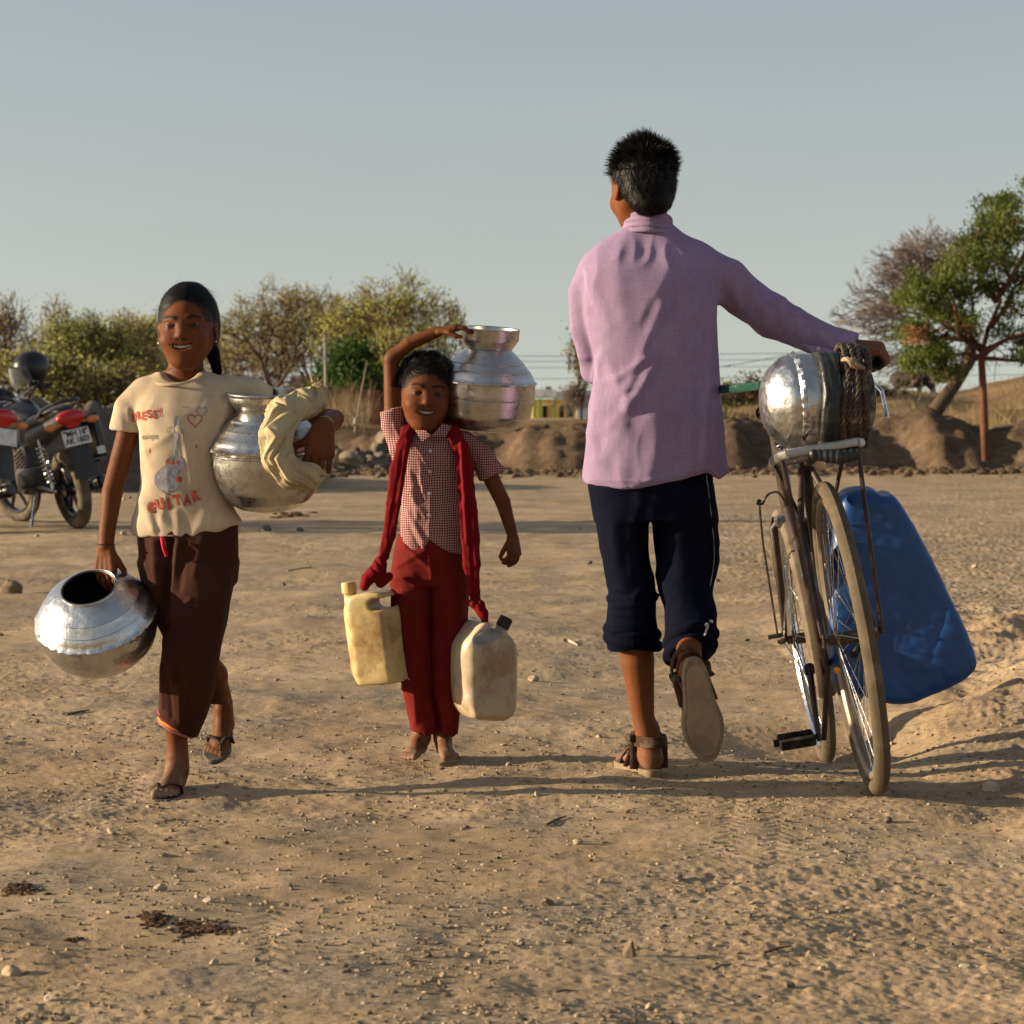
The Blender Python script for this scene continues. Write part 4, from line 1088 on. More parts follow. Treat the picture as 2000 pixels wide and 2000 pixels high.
# trousers
redt = mat('red_cotton_twill', (.120, .0085, .006), .85, var=.14, vs=16, dirt=(.10, .018, .012), ds=8, dth=(.5, .85), bump=.25, bs=420)
s = SDF(B(752, 1440, -.13), B(925, 1030, .13), .0028)
s.loft([LB(1045, 778, 900, .066), LB(1075, 772, 904, .068), LB(1110, 767, 908, .070), LB(1140, 765, 912, .070)], 0, ex=2.2)
s.loft([LB(1120, 766, 845, .062), LB(1180, 765, 839, .058, -.005), LB(1240, 768, 840, .054, -.012), LB(1300, 777, 842, .050, -.005), LB(1350, 787, 845, .048, .005), LB(1400, 797, 852, .047, .012), LB(1426, 803, 856, .048, .015), LB(1436, 804, 857, .048, .015)], .012, ex=2.2)
s.loft([LB(1120, 835, 910, .060), LB(1180, 841, 913, .056), LB(1240, 841, 908, .052), LB(1300, 843, 902, .049), LB(1350, 845, 897, .047, .01), LB(1400, 853, 895, .046, .018), LB(1430, 857, 893, .046, .02), LB(1440, 858, 892, .046, .02)], .010, ex=2.2)
X = s.ax[0][:, None]; Z = s.ax[2][None, :]; px = 1000 + X * F / DB; hz_ = CAMH - (np.interp(px, [800, 830, 856, 860, 894], [1425, 1430, 1427, 1428, 1436]) + 2 * np.sin(px * .5) - HZ) * DB / F
s.F = np.maximum(s.F, (hz_ - Z)[:, None, :].astype(np.float32))
btf = [(770, 1110, 830, 1075, 6, 3), (790, 1065, 845, 1115, 5, 3), (772, 1130, 800, 1128, 6, 2), (775, 1160, 810, 1150, 5, 1.8), (778, 1190, 815, 1175, 5, 1.8), (786, 1262, 800, 1300, 4, -4), (780, 1260, 784, 1290, 4, 3.5), (800, 1300, 790, 1345, 5, 3), (786, 1345, 830, 1330, 5, 3), (808, 1345, 812, 1410, 5, 2.5), (830, 1340, 832, 1400, 5, -2), (795, 1310, 825, 1305, 4, -2.5), (850, 1345, 870, 1420, 5, 2.5), (880, 1350, 878, 1420, 6, 2), (870, 1130, 890, 1200, 7, 2), (838, 1085, 843, 1130, 3, 2)]
btr = cloth(s, 'trousers', boy, redt, btf, DB, .0038, 12, 9, (1, 1, .5))
mb = MB()
for i in range(7): a = B(781 + i * 2.6, 1266 + i * 8.5, -.066 + .0015 * i); mb.tube([a, a + V(.006, -.004, -.008)], [.0016, .0008], 5)
mb.build('torn_threads', mat('thread', (.6, .5, .45), .8), btr)
# red scarf with the two cans tied to its ends
scf = mat('red_scarf_cotton', (.135, .0018, .004), .8, var=.15, vs=30, bump=.3, bs=300)
s = SDF(B(700, 1215, -.20), B(965, 795, .10), .0026)
def strip(pts, k=.006):
    for i in range(len(pts) - 1):
        (x0, y0, w0, d0), (x1, y1, w1, d1) = pts[i], pts[i + 1]; n_ = 3
        for j in range(n_):
            u = (j - 1) / 1.0 * .58; s.cap(B(x0 + u * w0, y0, d0 + .008 * u * u), B(x1 + u * w1, y1, d1 + .008 * u * u), bp_(w0 * .42), bp_(w1 * .42), k)
strip([(812, 822, 11, .02), (800, 838, 13, -.050), (790, 870, 14, -.078), (781, 914, 15, -.085), (771, 980, 13.5, -.092), (762, 1043, 12.5, -.095), (752, 1085, 10, -.095)])
strip([(872, 816, 11, .02), (884, 838, 13, -.045), (900, 870, 15, -.072), (909, 914, 16, -.082), (914, 980, 17, -.090), (919, 1043, 17.5, -.092), (922, 1100, 16, -.095), (926, 1150, 12, -.095), (930, 1168, 9, -.095)])
s.chain([B(812, 822, .02), B(842, 812, .055), B(872, 816, .02)], [bp_(13), bp_(14), bp_(13)], .01)
for c_, r_ in (((747, 1098), (13, .016, 14)), ((738, 1112), (14, .018, 10))): s.ell(B(*c_, -.10), (bp_(r_[0]), r_[1], bp_(r_[2])), .006)
s.chain([B(742, 1110, -.10), B(722, 1126, -.105), B(716, 1140, -.10)], [bp_(14), bp_(11), bp_(8)], .008); s.chain([B(745, 1115, -.10), B(748, 1132, -.10), B(762, 1122, -.08)], [bp_(12), bp_(9), bp_(8)], .008)
for c_, r_ in (((925, 1172), (10, .016, 9)), ((936, 1175), (11, .018, 9))): s.ell(B(*c_, -.10), (bp_(r_[0]), r_[1], bp_(r_[2])), .006)
s.chain([B(934, 1178, -.10), B(945, 1192, -.105), B(948, 1208, -.09)], [bp_(9), bp_(9), bp_(5)], .006)
sf = [(795, 860, 770, 1040, 3, 2.5), (785, 880, 758, 1050, 2.5, -2), (805, 850, 792, 920, 3, -2.5), (900, 860, 912, 1060, 3, 2.5), (908, 870, 925, 1150, 2.5, -2.5), (894, 880, 905, 1050, 2.5, -2), (918, 930, 932, 1130, 3, 2.2), (735, 1095, 752, 1115, 3, -3), (728, 1110, 745, 1128, 3, -3), (920, 1165, 940, 1182, 2.5, -3)]
scarf = cloth(s, 'scarf', None, scf, sf, DB, .0022, 24, 11, (1, 1, .25))
tag(scarf, 'long dark red scarf round the small boy\'s neck, cans tied to its ends', 'scarf')
# ================================================================== TEENAGER
DT = 6.29
def T(x, y, dd=0.0): return np.array(((x - 1000) * DT / F, DT + dd, CAMH - (y - HZ) * DT / F))
def tp(v): return v * DT / F
teen = empty('person', (T(1280, 0)[0], DT, T(0, 1513)[2]), 'teenage boy seen from behind in a lilac shirt and rolled navy trousers, pushing the bicycle', 'person')
Rt = hframe((-.38, .92, -.10), (.02, -.02, 1)); ot = T(1252, 367, .0); sct = .985
s = SDF(T(1100, 1520, -.40), T(1745, 262, .50), .0036)
head_sdf(s, ot, Rt, sct, .0)
s.cap(T(1262, 400, .01), T(1266, 455, .015), tp(38), tp(42), .02)
def LT(y, xl, xr, ry, cy=0.0): return (T(0, y)[2], T((xl + xr) / 2, 0)[0], DT + cy, tp((xr - xl) / 2), ry)
s.loft([LT(960, 1170, 1370, .085), LT(850, 1180, 1375, .078), LT(700, 1190, 1375, .085), LT(580, 1175, 1375, .088), LT(510, 1180, 1370, .070), LT(470, 1215, 1320, .045)], .03)
# arm to the handlebar
GRIP = T(1707, 708, .0)
s.chain([T(1355, 520, .02), T(1470, 590, .08), T(1520, 612, .10)], [tp(34), tp(30), tp(26)], .02)
s.chain([T(1520, 612, .10), T(1600, 655, .08), T(1665, 680, .045)], [tp(26), tp(24), tp(15)], .02)
hand(s, T(1663, 677, .05), (1, -.25, -.12), (.25, -.5, 1), (.25, 1, .35), .165, [(1.0, 1.45, .9), (1.05, 1.45, .9), (1.05, 1.4, .9), (1.1, 1.4, .9)], spread=(.05, .02, -.02, -.06), thumb=((.7, .5, -.8), (.1, .1, -1)), rw=tp(17), thick=1.12)
# left arm bends forward in front of the body
s.chain([T(1170, 530, .03), T(1150, 620, .03), T(1158, 720, .06)], [tp(24), tp(19), tp(15)], .02)
s.chain([T(1158, 720, .06), T(1220, 740, .22)], [tp(15), tp(14)], .02)
hand(s, T(1222, 741, .225), (.9, .4, .05), (0, -1, .3), (0, .4, 1), .15, [(.3, .5, .4)] * 4, rw=tp(16))
# legs
s.chain([T(1215, 980, .0), T(1228, 1150, -.01), T(1245, 1290, -.005), T(1256, 1400, .0), T(1270, 1470, -.01)], [tp(44), tp(36), tp(33), tp(22), tp(19)], .02)
s.chain([T(1325, 980, .0), T(1332, 1140, .02), T(1336, 1240, -.14), T(1334, 1290, -.30)], [tp(44), tp(30), tp(26), tp(20)], .02)
ltf_heel = T(1279, 1503, -.035); ltf_f = nrm((-.30, 1, 0)); foot(s, ltf_heel, ltf_f, (0, 0, 1), .225, 1)
rtf_heel = T(1331, 1264, -.345); rtf_f = nrm((.175, .16, -.95)); rtf_up = nrm((-.12, .98, .10)); foot(s, rtf_heel, rtf_f, rtf_up, .215, -1)
def tcol(v, nn, col):
    col = dust(v, col, T(0, 1515)[2], T(0, 1430)[2], amt=.35); return face_colors(v, ot, Rt, sct, SK['teen'], col)
skin_body(s, teen, 'teen', tcol); head_parts(teen, ot, Rt, sct, False)
s = SDF(T(1150, 440, -.16), T(1345, 240, .17), .0028); s.setf(ot, Rt, sct)
s.ell((0, -.022, .040), (.0780, .090, .084), .0); s.ell((0, -.044, -.006), (.0700, .062, .060), .02); s.ell((0, -.058, -.045), (.046, .040, .032), .02)
s.ell((0, .092, -.035), (.060, .052, .072), .006, 's')
for m in (-1, 1): s.ell((m * .084, .010, -.034), (.026, .030, .042), .004, 's')
s.setf(); v, f = s.mesh(1); nn = vnorm(v, f); v = v + nn * (.004 * fbm(v, 30, 3))[:, None]; hair = mesh_obj('hair', v, f, cap_m, teen); q = (v - ot) @ Rt / sct
rng = np.random.default_rng(8); out_ = np.einsum('ij,ij->i', nn, v - ot) > .02
V1 = []; F1 = []; off = 0
sel = rng.choice(np.nonzero(out_ & (q[:, 2] > .03))[0], 5200)
dr = nn[sel] * .75 + V(0, 0, .35) + V(-.15, 0, 0) + rng.normal(0, .12, (len(sel), 3)); w_ = np.clip(q[sel, 2] / .1, .3, 1)
# tufts: neighbours lean together
tf = np.stack([vnoise(v[sel] + k * 7, 45) for k in range(3)], 1) * .7; vs, fs = strands('h', v[sel] - nn[sel] * .002, dr + tf * 1.1, .024, .0015, hair, hair_m, rng, .35, 4, .07); V1.append(vs); F1.append(fs + off); off += len(vs)
sel = rng.choice(np.nonzero(out_ & (q[:, 2] > .0) & (q[:, 2] < .09))[0], 1800)
tf = np.stack([vnoise(v[sel] + k * 7, 45) for k in range(3)], 1) * .5
vs, fs = strands('h', v[sel] - nn[sel] * .002, nn[sel] * .55 + V(0, 0, -.25) + tf, .016, .0014, hair, hair_m, rng, .9, 4, .2); V1.append(vs); F1.append(fs + off); off += len(vs)
sel = rng.choice(np.nonzero(out_ & (q[:, 2] < .06))[0], 7000)
vs, fs = comb(v, f, nn, sel, V(0, -.1, -1), .020, .0014, 3, rng, .0022, .25, .002); V1.append(vs); F1.append(fs + off)
mesh_obj('loose_strands', np.vstack(V1), np.vstack(F1), hair_m, hair)
# lilac shirt
lil = mat('lilac_linen', (.30, .213, .335), .9, var=.09, vs=12, dirt=(.25, .165, .245), ds=4, dth=(.5, .85), bump=.30, bs=160, weave=.5, ws=2600, spec=.12, bdist=.0015)
ntl = lil.node_tree; bl_n = [n for n in ntl.nodes if n.bl_idname == 'ShaderNodeBsdfPrincipled'][0]; src_ = bl_n.inputs['Base Color'].links[0].from_socket
for sc_, am in (((230, 230, 18), .075), ((18, 230, 260), .075)):
    n_ = N(ntl, 'ShaderNodeTexNoise', Scale=1.0, Detail=3.0, Roughness=.6); ntl.links.new(coord(ntl, 'Object', sc_), n_.inputs['Vector']); src_ = mixc(ntl, 1.0, src_, ramp(ntl, n_.outputs[0], [(.3, (1 - am,) * 3), (.7, (1 + am,) * 3)]), 'MULTIPLY')
ntl.links.new(src_, bl_n.inputs['Base Color'])
s = SDF(T(1095, 970, -.18), T(1720, 405, .32), .0033)
s.loft([LT(958, 1138, 1428, .112), LT(930, 1137, 1424, .112), LT(900, 1141, 1420, .110), LT(850, 1144, 1416, .105), LT(800, 1147, 1409, .102), LT(750, 1158, 1404, .100), LT(700, 1166, 1401, .102), LT(640, 1148, 1400, .106), LT(600, 1142, 1400, .108), LT(560, 1138, 1402, .105), LT(520, 1138, 1400, .095, .01), LT(490, 1150, 1385, .08, .015), LT(470, 1176, 1355, .064, .015), LT(452, 1208, 1325, .050, .015), LT(438, 1228, 1308, .042, .015)], 0, ex=2.35)
s.chain([T(1163, 518, .015), T(1142, 570, .02), T(1139, 640, .02), T(1148, 690, .03), T(1163, 722, .06)], [tp(28), tp(29), tp(24), tp(20), tp(22)], .02)
s.chain([T(1163, 722, .06), T(1215, 745, .20)], [tp(22), tp(22)], .02)
s.chain([T(1362, 512, .01), T(1415, 545, .03), T(1452, 573, .06), T(1516, 615, .09)], [tp(38), tp(44), tp(41), tp(37)], .03)
s.chain([T(1516, 615, .09), T(1575, 645, .085), T(1625, 668, .065), T(1690, 682, .03)], [tp(37), tp(35), tp(31), tp(30)], .02)
s.halfspace(T(1672, 668, .0), nrm(V(1, -.1, -.35)) , lo=T(1602, 760, -.2), hi=T(1720, 600, .3))
s.cap(T(1700, 692, .025), T(1640, 676, .055), tp(25), tp(23), 0, 's')
X, Y = np.meshgrid(s.ax[0], s.ax[1], indexing='ij'); px = 1000 + X * F / DT
hpx = np.interp(px, [1136, 1145, 1200, 1246, 1320, 1378, 1385, 1400, 1424], [930, 945, 950, 949, 935, 918, 922, 932, 924]) - 12 * (Y > DT + .03); zc = CAMH - (hpx - HZ) * DT / F
msk = (px < 1440)[:, :, None]; s.F = np.where(msk, np.maximum(s.F, (zc[:, :, None] - s.ax[2][None, None, :]).astype(np.float32) * .9), s.F)
tfl = [(1148, 610, 1146, 530, 6, 3), (1140, 545, 1150, 590, 5, -3), (1160, 745, 1172, 700, 8, 4), (1180, 690, 1225, 790, 12, 3), (1222, 770, 1290, 600, 11, 4), (1205, 740, 1262, 700, 8, 4), (1228, 800, 1282, 705, 10, 4.5), (1215, 775, 1250, 760, 8, -3), (1195, 830, 1262, 740, 10, 3), (1180, 900, 1215, 830, 14, 3), (1155, 850, 1165, 900, 10, 3), (1230, 850, 1220, 930, 14, 2.5), (1280, 820, 1270, 930, 18, 3), (1340, 780, 1352, 910, 16, 3), (1392, 650, 1372, 900, 7, 3.5), (1380, 650, 1360, 800, 8, -2.5), (1400, 610, 1350, 690, 12, 3), (1375, 590, 1330, 640, 12, 2), (1160, 560, 1190, 640, 12, 2.5), (1200, 500, 1215, 620, 18, 2), (1410, 560, 1440, 620, 8, -3), (1425, 540, 1460, 620, 9, 3), (1463, 530, 1450, 620, 6, -3), (1512, 578, 1535, 640, 9, 5), (1545, 590, 1530, 660, 8, -4), (1560, 604, 1570, 680, 10, 3), (1480, 560, 1500, 640, 9, 2), (1530, 585, 1500, 590, 7, 4), (1590, 640, 1640, 690, 8, 3), (1580, 625, 1640, 650, 7, -2.5), (1150, 900, 1400, 905, 200, 0.0), (1246, 940, 1150, 938, 3, 2), (1250, 942, 1380, 914, 3, 2)]
lsh = cloth(s, 'shirt', teen, lil, tfl, DT, .0040, 8, 13, (1, 1, .6))
# collar
s = SDF(T(1205, 470, -.10), T(1330, 405, .12), .0022)
for i in range(30):
    a0, a1 = [-.35 + (PI + .7) * k / 30 for k in (i, i + 1)]
    def cpt(a, top): c_ = math.cos(a); return T(1266 + c_ * (44 if top else 50), (421 if top else 452) + 2 * c_ + 10 * (1 - math.sin(max(0, min(PI, a)))) ** 2 , .020 - .072 * math.sin(a) * (1 if not top else .92))
    for u in (0, .33, .66, 1.0):
        pa = cpt(a0, 1) * (1 - u) + cpt(a0, 0) * u; pb = cpt(a1, 1) * (1 - u) + cpt(a1, 0) * u; s.cap(pa, pb, .0058 if u > 0 else .0065, None, .002)
cv_, cf_ = s.mesh(2); mesh_obj('collar', cv_, cf_, lil, lsh)
# cuff flap hanging under the wrist
mb = MB(); A_ = [T(1590, 690, .03), T(1645, 700, .01), T(1640, 705, .0), T(1604, 702, .02)]
def flap(quad, th=.003, n_=6, bow=.006):
    m_ = MB(); vs = []
    for i in range(n_ + 1):
        for j in range(n_ + 1):
            u, w_ = i / n_, j / n_; vs.append(quad[0] * (1 - u) * (1 - w_) + quad[1] * u * (1 - w_) + quad[2] * u * w_ + quad[3] * (1 - u) * w_ + V(0, -bow * math.sin(PI * w_) * (1 + .6 * math.sin(5 * u)), 0))
    k = n_ + 1; fs = [(i * k + j, (i + 1) * k + j, (i + 1) * k + j + 1, i * k + j + 1) for i in range(n_) for j in range(n_)]; N_ = k * k
    ed = [(i * k, (i + 1) * k) for i in range(n_)] + [(n_ * k + j, n_ * k + j + 1) for j in range(n_)] + [((i + 1) * k + n_, i * k + n_) for i in range(n_)] + [(j + 1, j) for j in range(n_)]
    m_.add(vs + [p + V(0, th, 0) for p in vs], fs + [tuple(x + N_ for x in q[::-1]) for q in fs] + [(b_, a_, a_ + N_, b_ + N_) for a_, b_ in ed]); return m_
flap([T(1572, 672, .02), T(1622, 680, .01), T(1642, 704, .0), T(1600, 703, .01)]).build('cuff', lil, lsh)
MB().lathe([(0, .002), (.005, .0018), (.0055, 0), (.0055, -.001)], M4(frame((-.2, -1, -.3)), T(1598, 681, -.002)), 16).build('button', mat('shirt_button', (.5, .42, .38), .4), lsh)
# navy trousers rolled below the knee
nav = mat('navy_jersey', (.0035, .0045, .012), .9, var=.2, vs=14, bump=.2, bs=350, spec=.05)
s = SDF(T(1140, 1300, -.24), T(1420, 880, .16), .0032)
s.loft([LT(890, 1148, 1392, .10), LT(950, 1150, 1393, .104), LT(985, 1157, 1396, .106), LT(1015, 1163, 1400, .104)], 0, ex=2.3)
s.loft([LT(950, 1158, 1275, .096), LT(1000, 1162, 1268, .097), LT(1060, 1171, 1263, .090), LT(1110, 1180, 1272, .082), LT(1157, 1190, 1281, .076, -.005), LT(1200, 1187, 1280, .072, -.008), LT(1225, 1183, 1283, .074, -.008), LT(1250, 1185, 1284, .074, -.008), LT(1268, 1188, 1283, .070, -.008)], .012, ex=2.2)
s.loft([LT(950, 1262, 1392, .096), LT(1000, 1272, 1399, .097), LT(1053, 1279, 1404, .090), LT(1105, 1281, 1402, .085, -.01), LT(1150, 1284, 1386, .080, -.03), LT(1185, 1296, 1394, .078, -.06), LT(1220, 1297, 1392, .078, -.09), LT(1250, 1292, 1386, .078, -.11), LT(1280, 1300, 1374, .07, -.12)], .012, ex=2.2)
s.halfspace(T(1235, 1262, -.01), nrm(V(.18, .0, -1)), lo=T(1150, 1300, -.2), hi=T(1288, 1225, .2))
s.cap(T(1333, 1300, -.20), T(1334, 1252, -.14), tp(33), tp(30), .004, 's')
s.torus = None
for c_, R3, (a_, b_) in (((1235, 1252, -.008), frame(nrm(V(.18, 0, 1))), (tp(49), .074)), ((1234, 1232, -.008), frame(nrm(V(.12, 0, 1))), (tp(48), .073)), ((1236, 1166, -.005), frame(nrm(V(-.05, 0, 1))), (tp(45), .072)), ((1341, 1262, -.12), frame(nrm(V(-.25, .55, 1))), (tp(44), .072)), ((1343, 1240, -.11), frame(nrm(V(-.2, .5, 1))), (tp(45), .074))):
    c = T(*c_); n_ = 28
    for i in range(n_):
        p = [c + R3 @ V(a_ * math.cos(t), b_ * math.sin(t), 0) for t in (2 * PI * i / n_, 2 * PI * (i + 1) / n_)]; s.cap(p[0], p[1], .0095 if c_[1] > 1200 else .006, None, .008)
ntf = [(1240, 1165, 1262, 1140, 5, 3.5), (1190, 1010, 1215, 1150, 12, 2.5), (1205, 1150, 1255, 1160, 5, 3), (1195, 1185, 1270, 1180, 5, 3), (1192, 1208, 1275, 1215, 5, -3), (1200, 1240, 1275, 1228, 4, -3), (1240, 1020, 1235, 1120, 10, 2.5), (1290, 1140, 1380, 1155, 7, 3), (1300, 1180, 1370, 1190, 6, -2.5), (1320, 1010, 1330, 1120, 14, 2.5), (1380, 1030, 1385, 1120, 8, 2), (1255, 960, 1240, 1010, 10, 2), (1310, 1225, 1380, 1215, 5, 3)]
ntr = cloth(s, 'trousers', teen, nav, ntf, DT, .0030, 9, 17, (1, 1, .8))
bvn = obvh(ntr)
def on_surf(bv, pts, W_, y0, off):
    out = []
    for (x, y) in pts:
        p = W_(x, y); h = bv.ray_cast(Vector((p[0], y0, p[2])), Vector((0, 1, 0))); out.append(V(p[0], (h[0].y if h[0] else p[1]) - off, p[2]))
    return out
pl = on_surf(bvn, [(1376, 925), (1380, 960), (1384, 1000), (1389, 1045), (1391, 1080), (1388, 1110), (1382, 1140)], T, DT - .6, -.0006)
MB().tube(pl, .0013, 6).build('side_piping', mat('pale_piping', (.30, .34, .38), .7), ntr)
for (x, y) in ((1369, 1208), (1380, 1205)): p = on_surf(bvn, [(x, y)], T, DT - .6, .002)[0]; MB().ico(p, .0055, 2).build('toggle', mat('toggle_plastic', (.45, .42, .40), .4), ntr)
MB().tube(on_surf(bvn, [(1372, 1210), (1368, 1220), (1365, 1228)], T, DT - .6, .004), .003, 6).build('toggle', mat('toggle_plastic', (.45, .42, .40), .4), ntr)
tsole = mat('sandal_sole', (.20, .15, .095), .95, var=.15, vs=60, dirt=(.30, .23, .155), ds=25, bump=.5, bs=240, bdist=.002)
tout = mat('dusty_outsole', (.27, .20, .13), .95, var=.12, vs=50, dirt=(.16, .12, .085), ds=8, dth=(.5, .75), bump=.6, bs=300, bdist=.003)
tst = mat('brown_strap', (.060, .030, .018), .8, var=.2, vs=50, dirt=(.18, .13, .09), ds=25, bump=.3, bs=300)
sandal(teen, ltf_heel + V(0, 0, .001), ltf_f, (0, 0, 1), .240, 1, 'sport', (tsole, tst, tout))
sandal(teen, rtf_heel - rtf_f * .006, rtf_f, rtf_up, .240, -1, 'sport', (tsole, tst, tout))
# ------------------------------------------------------------------ water pots
def metal(name, col, rough, dirt, amt=(.55, .8), bs=18, bump=.15, rvar=.08):
    m, nt, b, out = nodes(name); L = nt.links.new; co = coord(nt)
    n = N(nt, 'ShaderNodeTexNoise', Scale=7.0, Detail=8.0, Roughness=.7); L(co, n.inputs['Vector'])
    n2_ = N(nt, 'ShaderNodeTexNoise', Scale=55.0, Detail=6.0, Roughness=.75); L(co, n2_.inputs['Vector'])
    f = ramp(nt, n.outputs[0], [(amt[0], (0,) * 3), (amt[1], (1,) * 3)]); c = mixc(nt, f, col, dirt)
    c = mixc(nt, 1.0, c, ramp(nt, n2_.outputs[0], [(.3, (.86,) * 3), (.6, (1.0,) * 3)]), 'MULTIPLY'); L(c, b.inputs['Base Color']); b.inputs['Metallic'].default_value = 1
    L(ramp(nt, n2_.outputs[0], [(.35, (max(0.02, rough - rvar),) * 3), (.7, (rough + rvar,) * 3)]), b.inputs['Roughness'])
    n3 = N(nt, 'ShaderNodeTexNoise', Scale=bs, Detail=4.0, Roughness=.5); L(co, n3.inputs['Vector']); bp = N(nt, 'ShaderNodeBump', Strength=bump, Distance=.01); L(n3.outputs[0], bp.inputs['Height']); L(bp.outputs[0], b.inputs['Normal'])
    return m
steel = metal('worn_steel', (.50, .49, .47), .30, (.30, .27, .23))
alum = metal('dented_aluminium', (.58, .58, .57), .34, (.26, .22, .17), bump=.35, bs=30)
bright = metal('bright_steel', (.52, .51, .49), .31, (.40, .37, .33), bump=.06)
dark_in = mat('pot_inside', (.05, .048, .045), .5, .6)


def pot(name, c, up, R, prof_o, rim_o, label, m, seed, dent=.014, grp='metal water pots', neck_r=.5, tw=0, hole=None):
    """prof_o: (r, z) from bottom to neck in units of R, z from the widest ring; rim_o the collar above"""
    root = empty(name, c, label, 'water pot', grp); Rm = frame(up, (1, 0, 0)); M = M4(Rm, c, R)
    zc = 0.0
    def fn(a, r, z):
        if r < .3: return r
        w_ = math.exp(-((z - .02) / .07) ** 2); q = np.array([[math.cos(a) * 3.2 + seed, math.sin(a) * 3.2, z * 9]]); q2 = np.array([[math.cos(a) * 12 + seed, math.sin(a) * 12, z * 22]])
        d = float(vnoise(q, 1.0)[0]); d2 = float(vnoise(q2, 1.0)[0])
        return r * (1 + dent * .35 * d + w_ * dent * (1.2 * d2 + .8 * abs(d)))
    # dense profile
    po = []
    for (r0, z0), (r1, z1) in zip(prof_o[:-1], prof_o[1:]):
        k = max(1, int(math.hypot(r1 - r0, z1 - z0) / .045)); po += [(r0 + (r1 - r0) * i / k, z0 + (z1 - z0) * i / k) for i in range(k)]
    po.append(prof_o[-1]); th_ = .018
    MB().lathe(po, M, 144, fn).build('vessel', m, root)
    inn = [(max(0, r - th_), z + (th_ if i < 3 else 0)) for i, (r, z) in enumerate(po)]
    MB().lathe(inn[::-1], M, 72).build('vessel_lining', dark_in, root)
    if rim_o: MB().lathe(rim_o, M, 96, lambda a, r, z: r * (1 + .008 * math.sin(2 * a + seed))).build('rim', m, root)
    return root


body = [(0, -1.12), (.25, -1.11), (.50, -1.05), (.72, -.92), (.87, -.72), (.95, -.48), (.985, -.26), (.985, -.10), (1.0, -.085), (1.0, -.06), (.985, -.045), (.99, -.01), (1.02, .0), (1.025, .03), (.985, .06), (.955, .12)]
shl = [(.93, .17), (.90, .20), (.905, .215), (.885, .235), (.80, .34), (.805, .352), (.785, .37), (.66, .50), (.655, .515), (.64, .525), (.53, .60), (.505, .63)]
rim_t = [(.505, .62), (.51, .66), (.545, .72), (.60, .80), (.615, .84), (.612, .90), (.630, .925), (.640, .945), (.630, .965), (.605, .955), (.598, .92), (.595, .86), (.57, .80), (.51, .72), (.485, .66)]
# pot under the girl's left arm
Ra = gp(113); ca = G(522, 873, -.02); upa = nrm((-.02, -.13, 1))
pot('water_pot', ca, upa, Ra, body + shl, rim_t, 'round metal pot with wide rim held under the girl\'s arm', steel, 1.3)
# pot hanging tilted from the girl's right hand, no collar
Rb_ = gp(117); cb = G(196, 1198, -.06); upb = nrm((-.12, -.56, .82))
shl1 = [(.93, .17), (.895, .205), (.90, .22), (.88, .24), (.78, .36), (.785, .375), (.765, .39), (.62, .50), (.50, .56), (.47, .57), (.462, .585), (.475, .60), (.462, .605), (.445, .585)]
body1 = [(0, -.92), (.25, -.91), (.50, -.86), (.72, -.75), (.87, -.58), (.95, -.38), (.985, -.20), (.99, -.05), (.995, -.01), (1.02, .0), (1.025, .03), (.985, .06), (.955, .12)]
pot('water_pot', cb, upb, Rb_, body1 + shl1, None, 'dented open-mouthed pot hanging tilted from the girl\'s lowered hand', alum, 4.1, .028)
# pot on the boy's shoulder
Rc = bp_(97); cc_ = B(950, 745, .035); upc = nrm((.06, -.10, 1))
body3 = [(0, -1.02), (.3, -1.01), (.58, -.96), (.80, -.86), (.93, -.68), (.965, -.48), (.985, -.40), (.988, -.33), (.975, -.318), (.985, -.30), (.99, -.05), (.995, -.01), (1.012, .0), (1.015, .025), (.985, .05), (.955, .10)]
rim3 = [(.48, .62), (.47, .66), (.49, .70), (.56, .80), (.60, .87), (.602, 1.04), (.612, 1.06), (.618, 1.08), (.605, 1.09), (.585, 1.07), (.58, .90), (.54, .82), (.47, .72), (.45, .66)]
shl3 = [(.93, .16), (.88, .22), (.885, .235), (.865, .25), (.75, .38), (.755, .392), (.735, .41), (.60, .54), (.50, .63), (.475, .66)]
pot('water_pot', cc_, upc, Rc, body3 + shl3, rim3, 'shiny steel pot with tall rim on the small boy\'s shoulder', bright, 7.7, .010)
# inner walls have a plain dark colour; no water surface is modelled

# cloth roll over the pot held by the girl
crm = mat('cream_cloth', (.42, .34, .20), .9, var=.1, vs=12, dirt=(.28, .21, .12), ds=10, bump=.3, bs=300)
s = SDF(G(520, 960, -.30), G(665, 735, .02), .0026)
ring = [(622, 786, -.10), (600, 790, -.135), (566, 808, -.165), (553, 850, -.19), (557, 892, -.19), (580, 920, -.185), (612, 926, -.165), (634, 915, -.13), (646, 890, -.08)]
s.chain([G(*p) for p in ring], [gp(20), gp(26), gp(30), gp(29), gp(28), gp(27), gp(24), gp(17), gp(12)], .01, ki=.02)
s.chain([G(608, 792, -.11), G(618, 778, -.105), G(628, 764, -.10)], [gp(19), gp(22), gp(14)], .012)
v, f = s.mesh(1); nn = vnorm(v, f); rp = np.array([G(*p) for p in ring]); cum = np.concatenate([[0], np.cumsum(np.linalg.norm(np.diff(rp, axis=0), axis=1))])
best = np.full(len(v), 1e9); par = np.zeros(len(v)); off_ = np.zeros((len(v), 3))
for i in range(len(rp) - 1):
    D, t = segdist(v, rp[i], rp[i + 1]); m_ = D < best; best[m_] = D[m_]; par[m_] = cum[i] + t[m_] * (cum[i + 1] - cum[i]); off_[m_] = (v - rp[i] - t[:, None] * (rp[i + 1] - rp[i]))[m_]
tw = np.arctan2(off_[:, 1], off_[:, 0] * .7 + off_[:, 2] * .7)
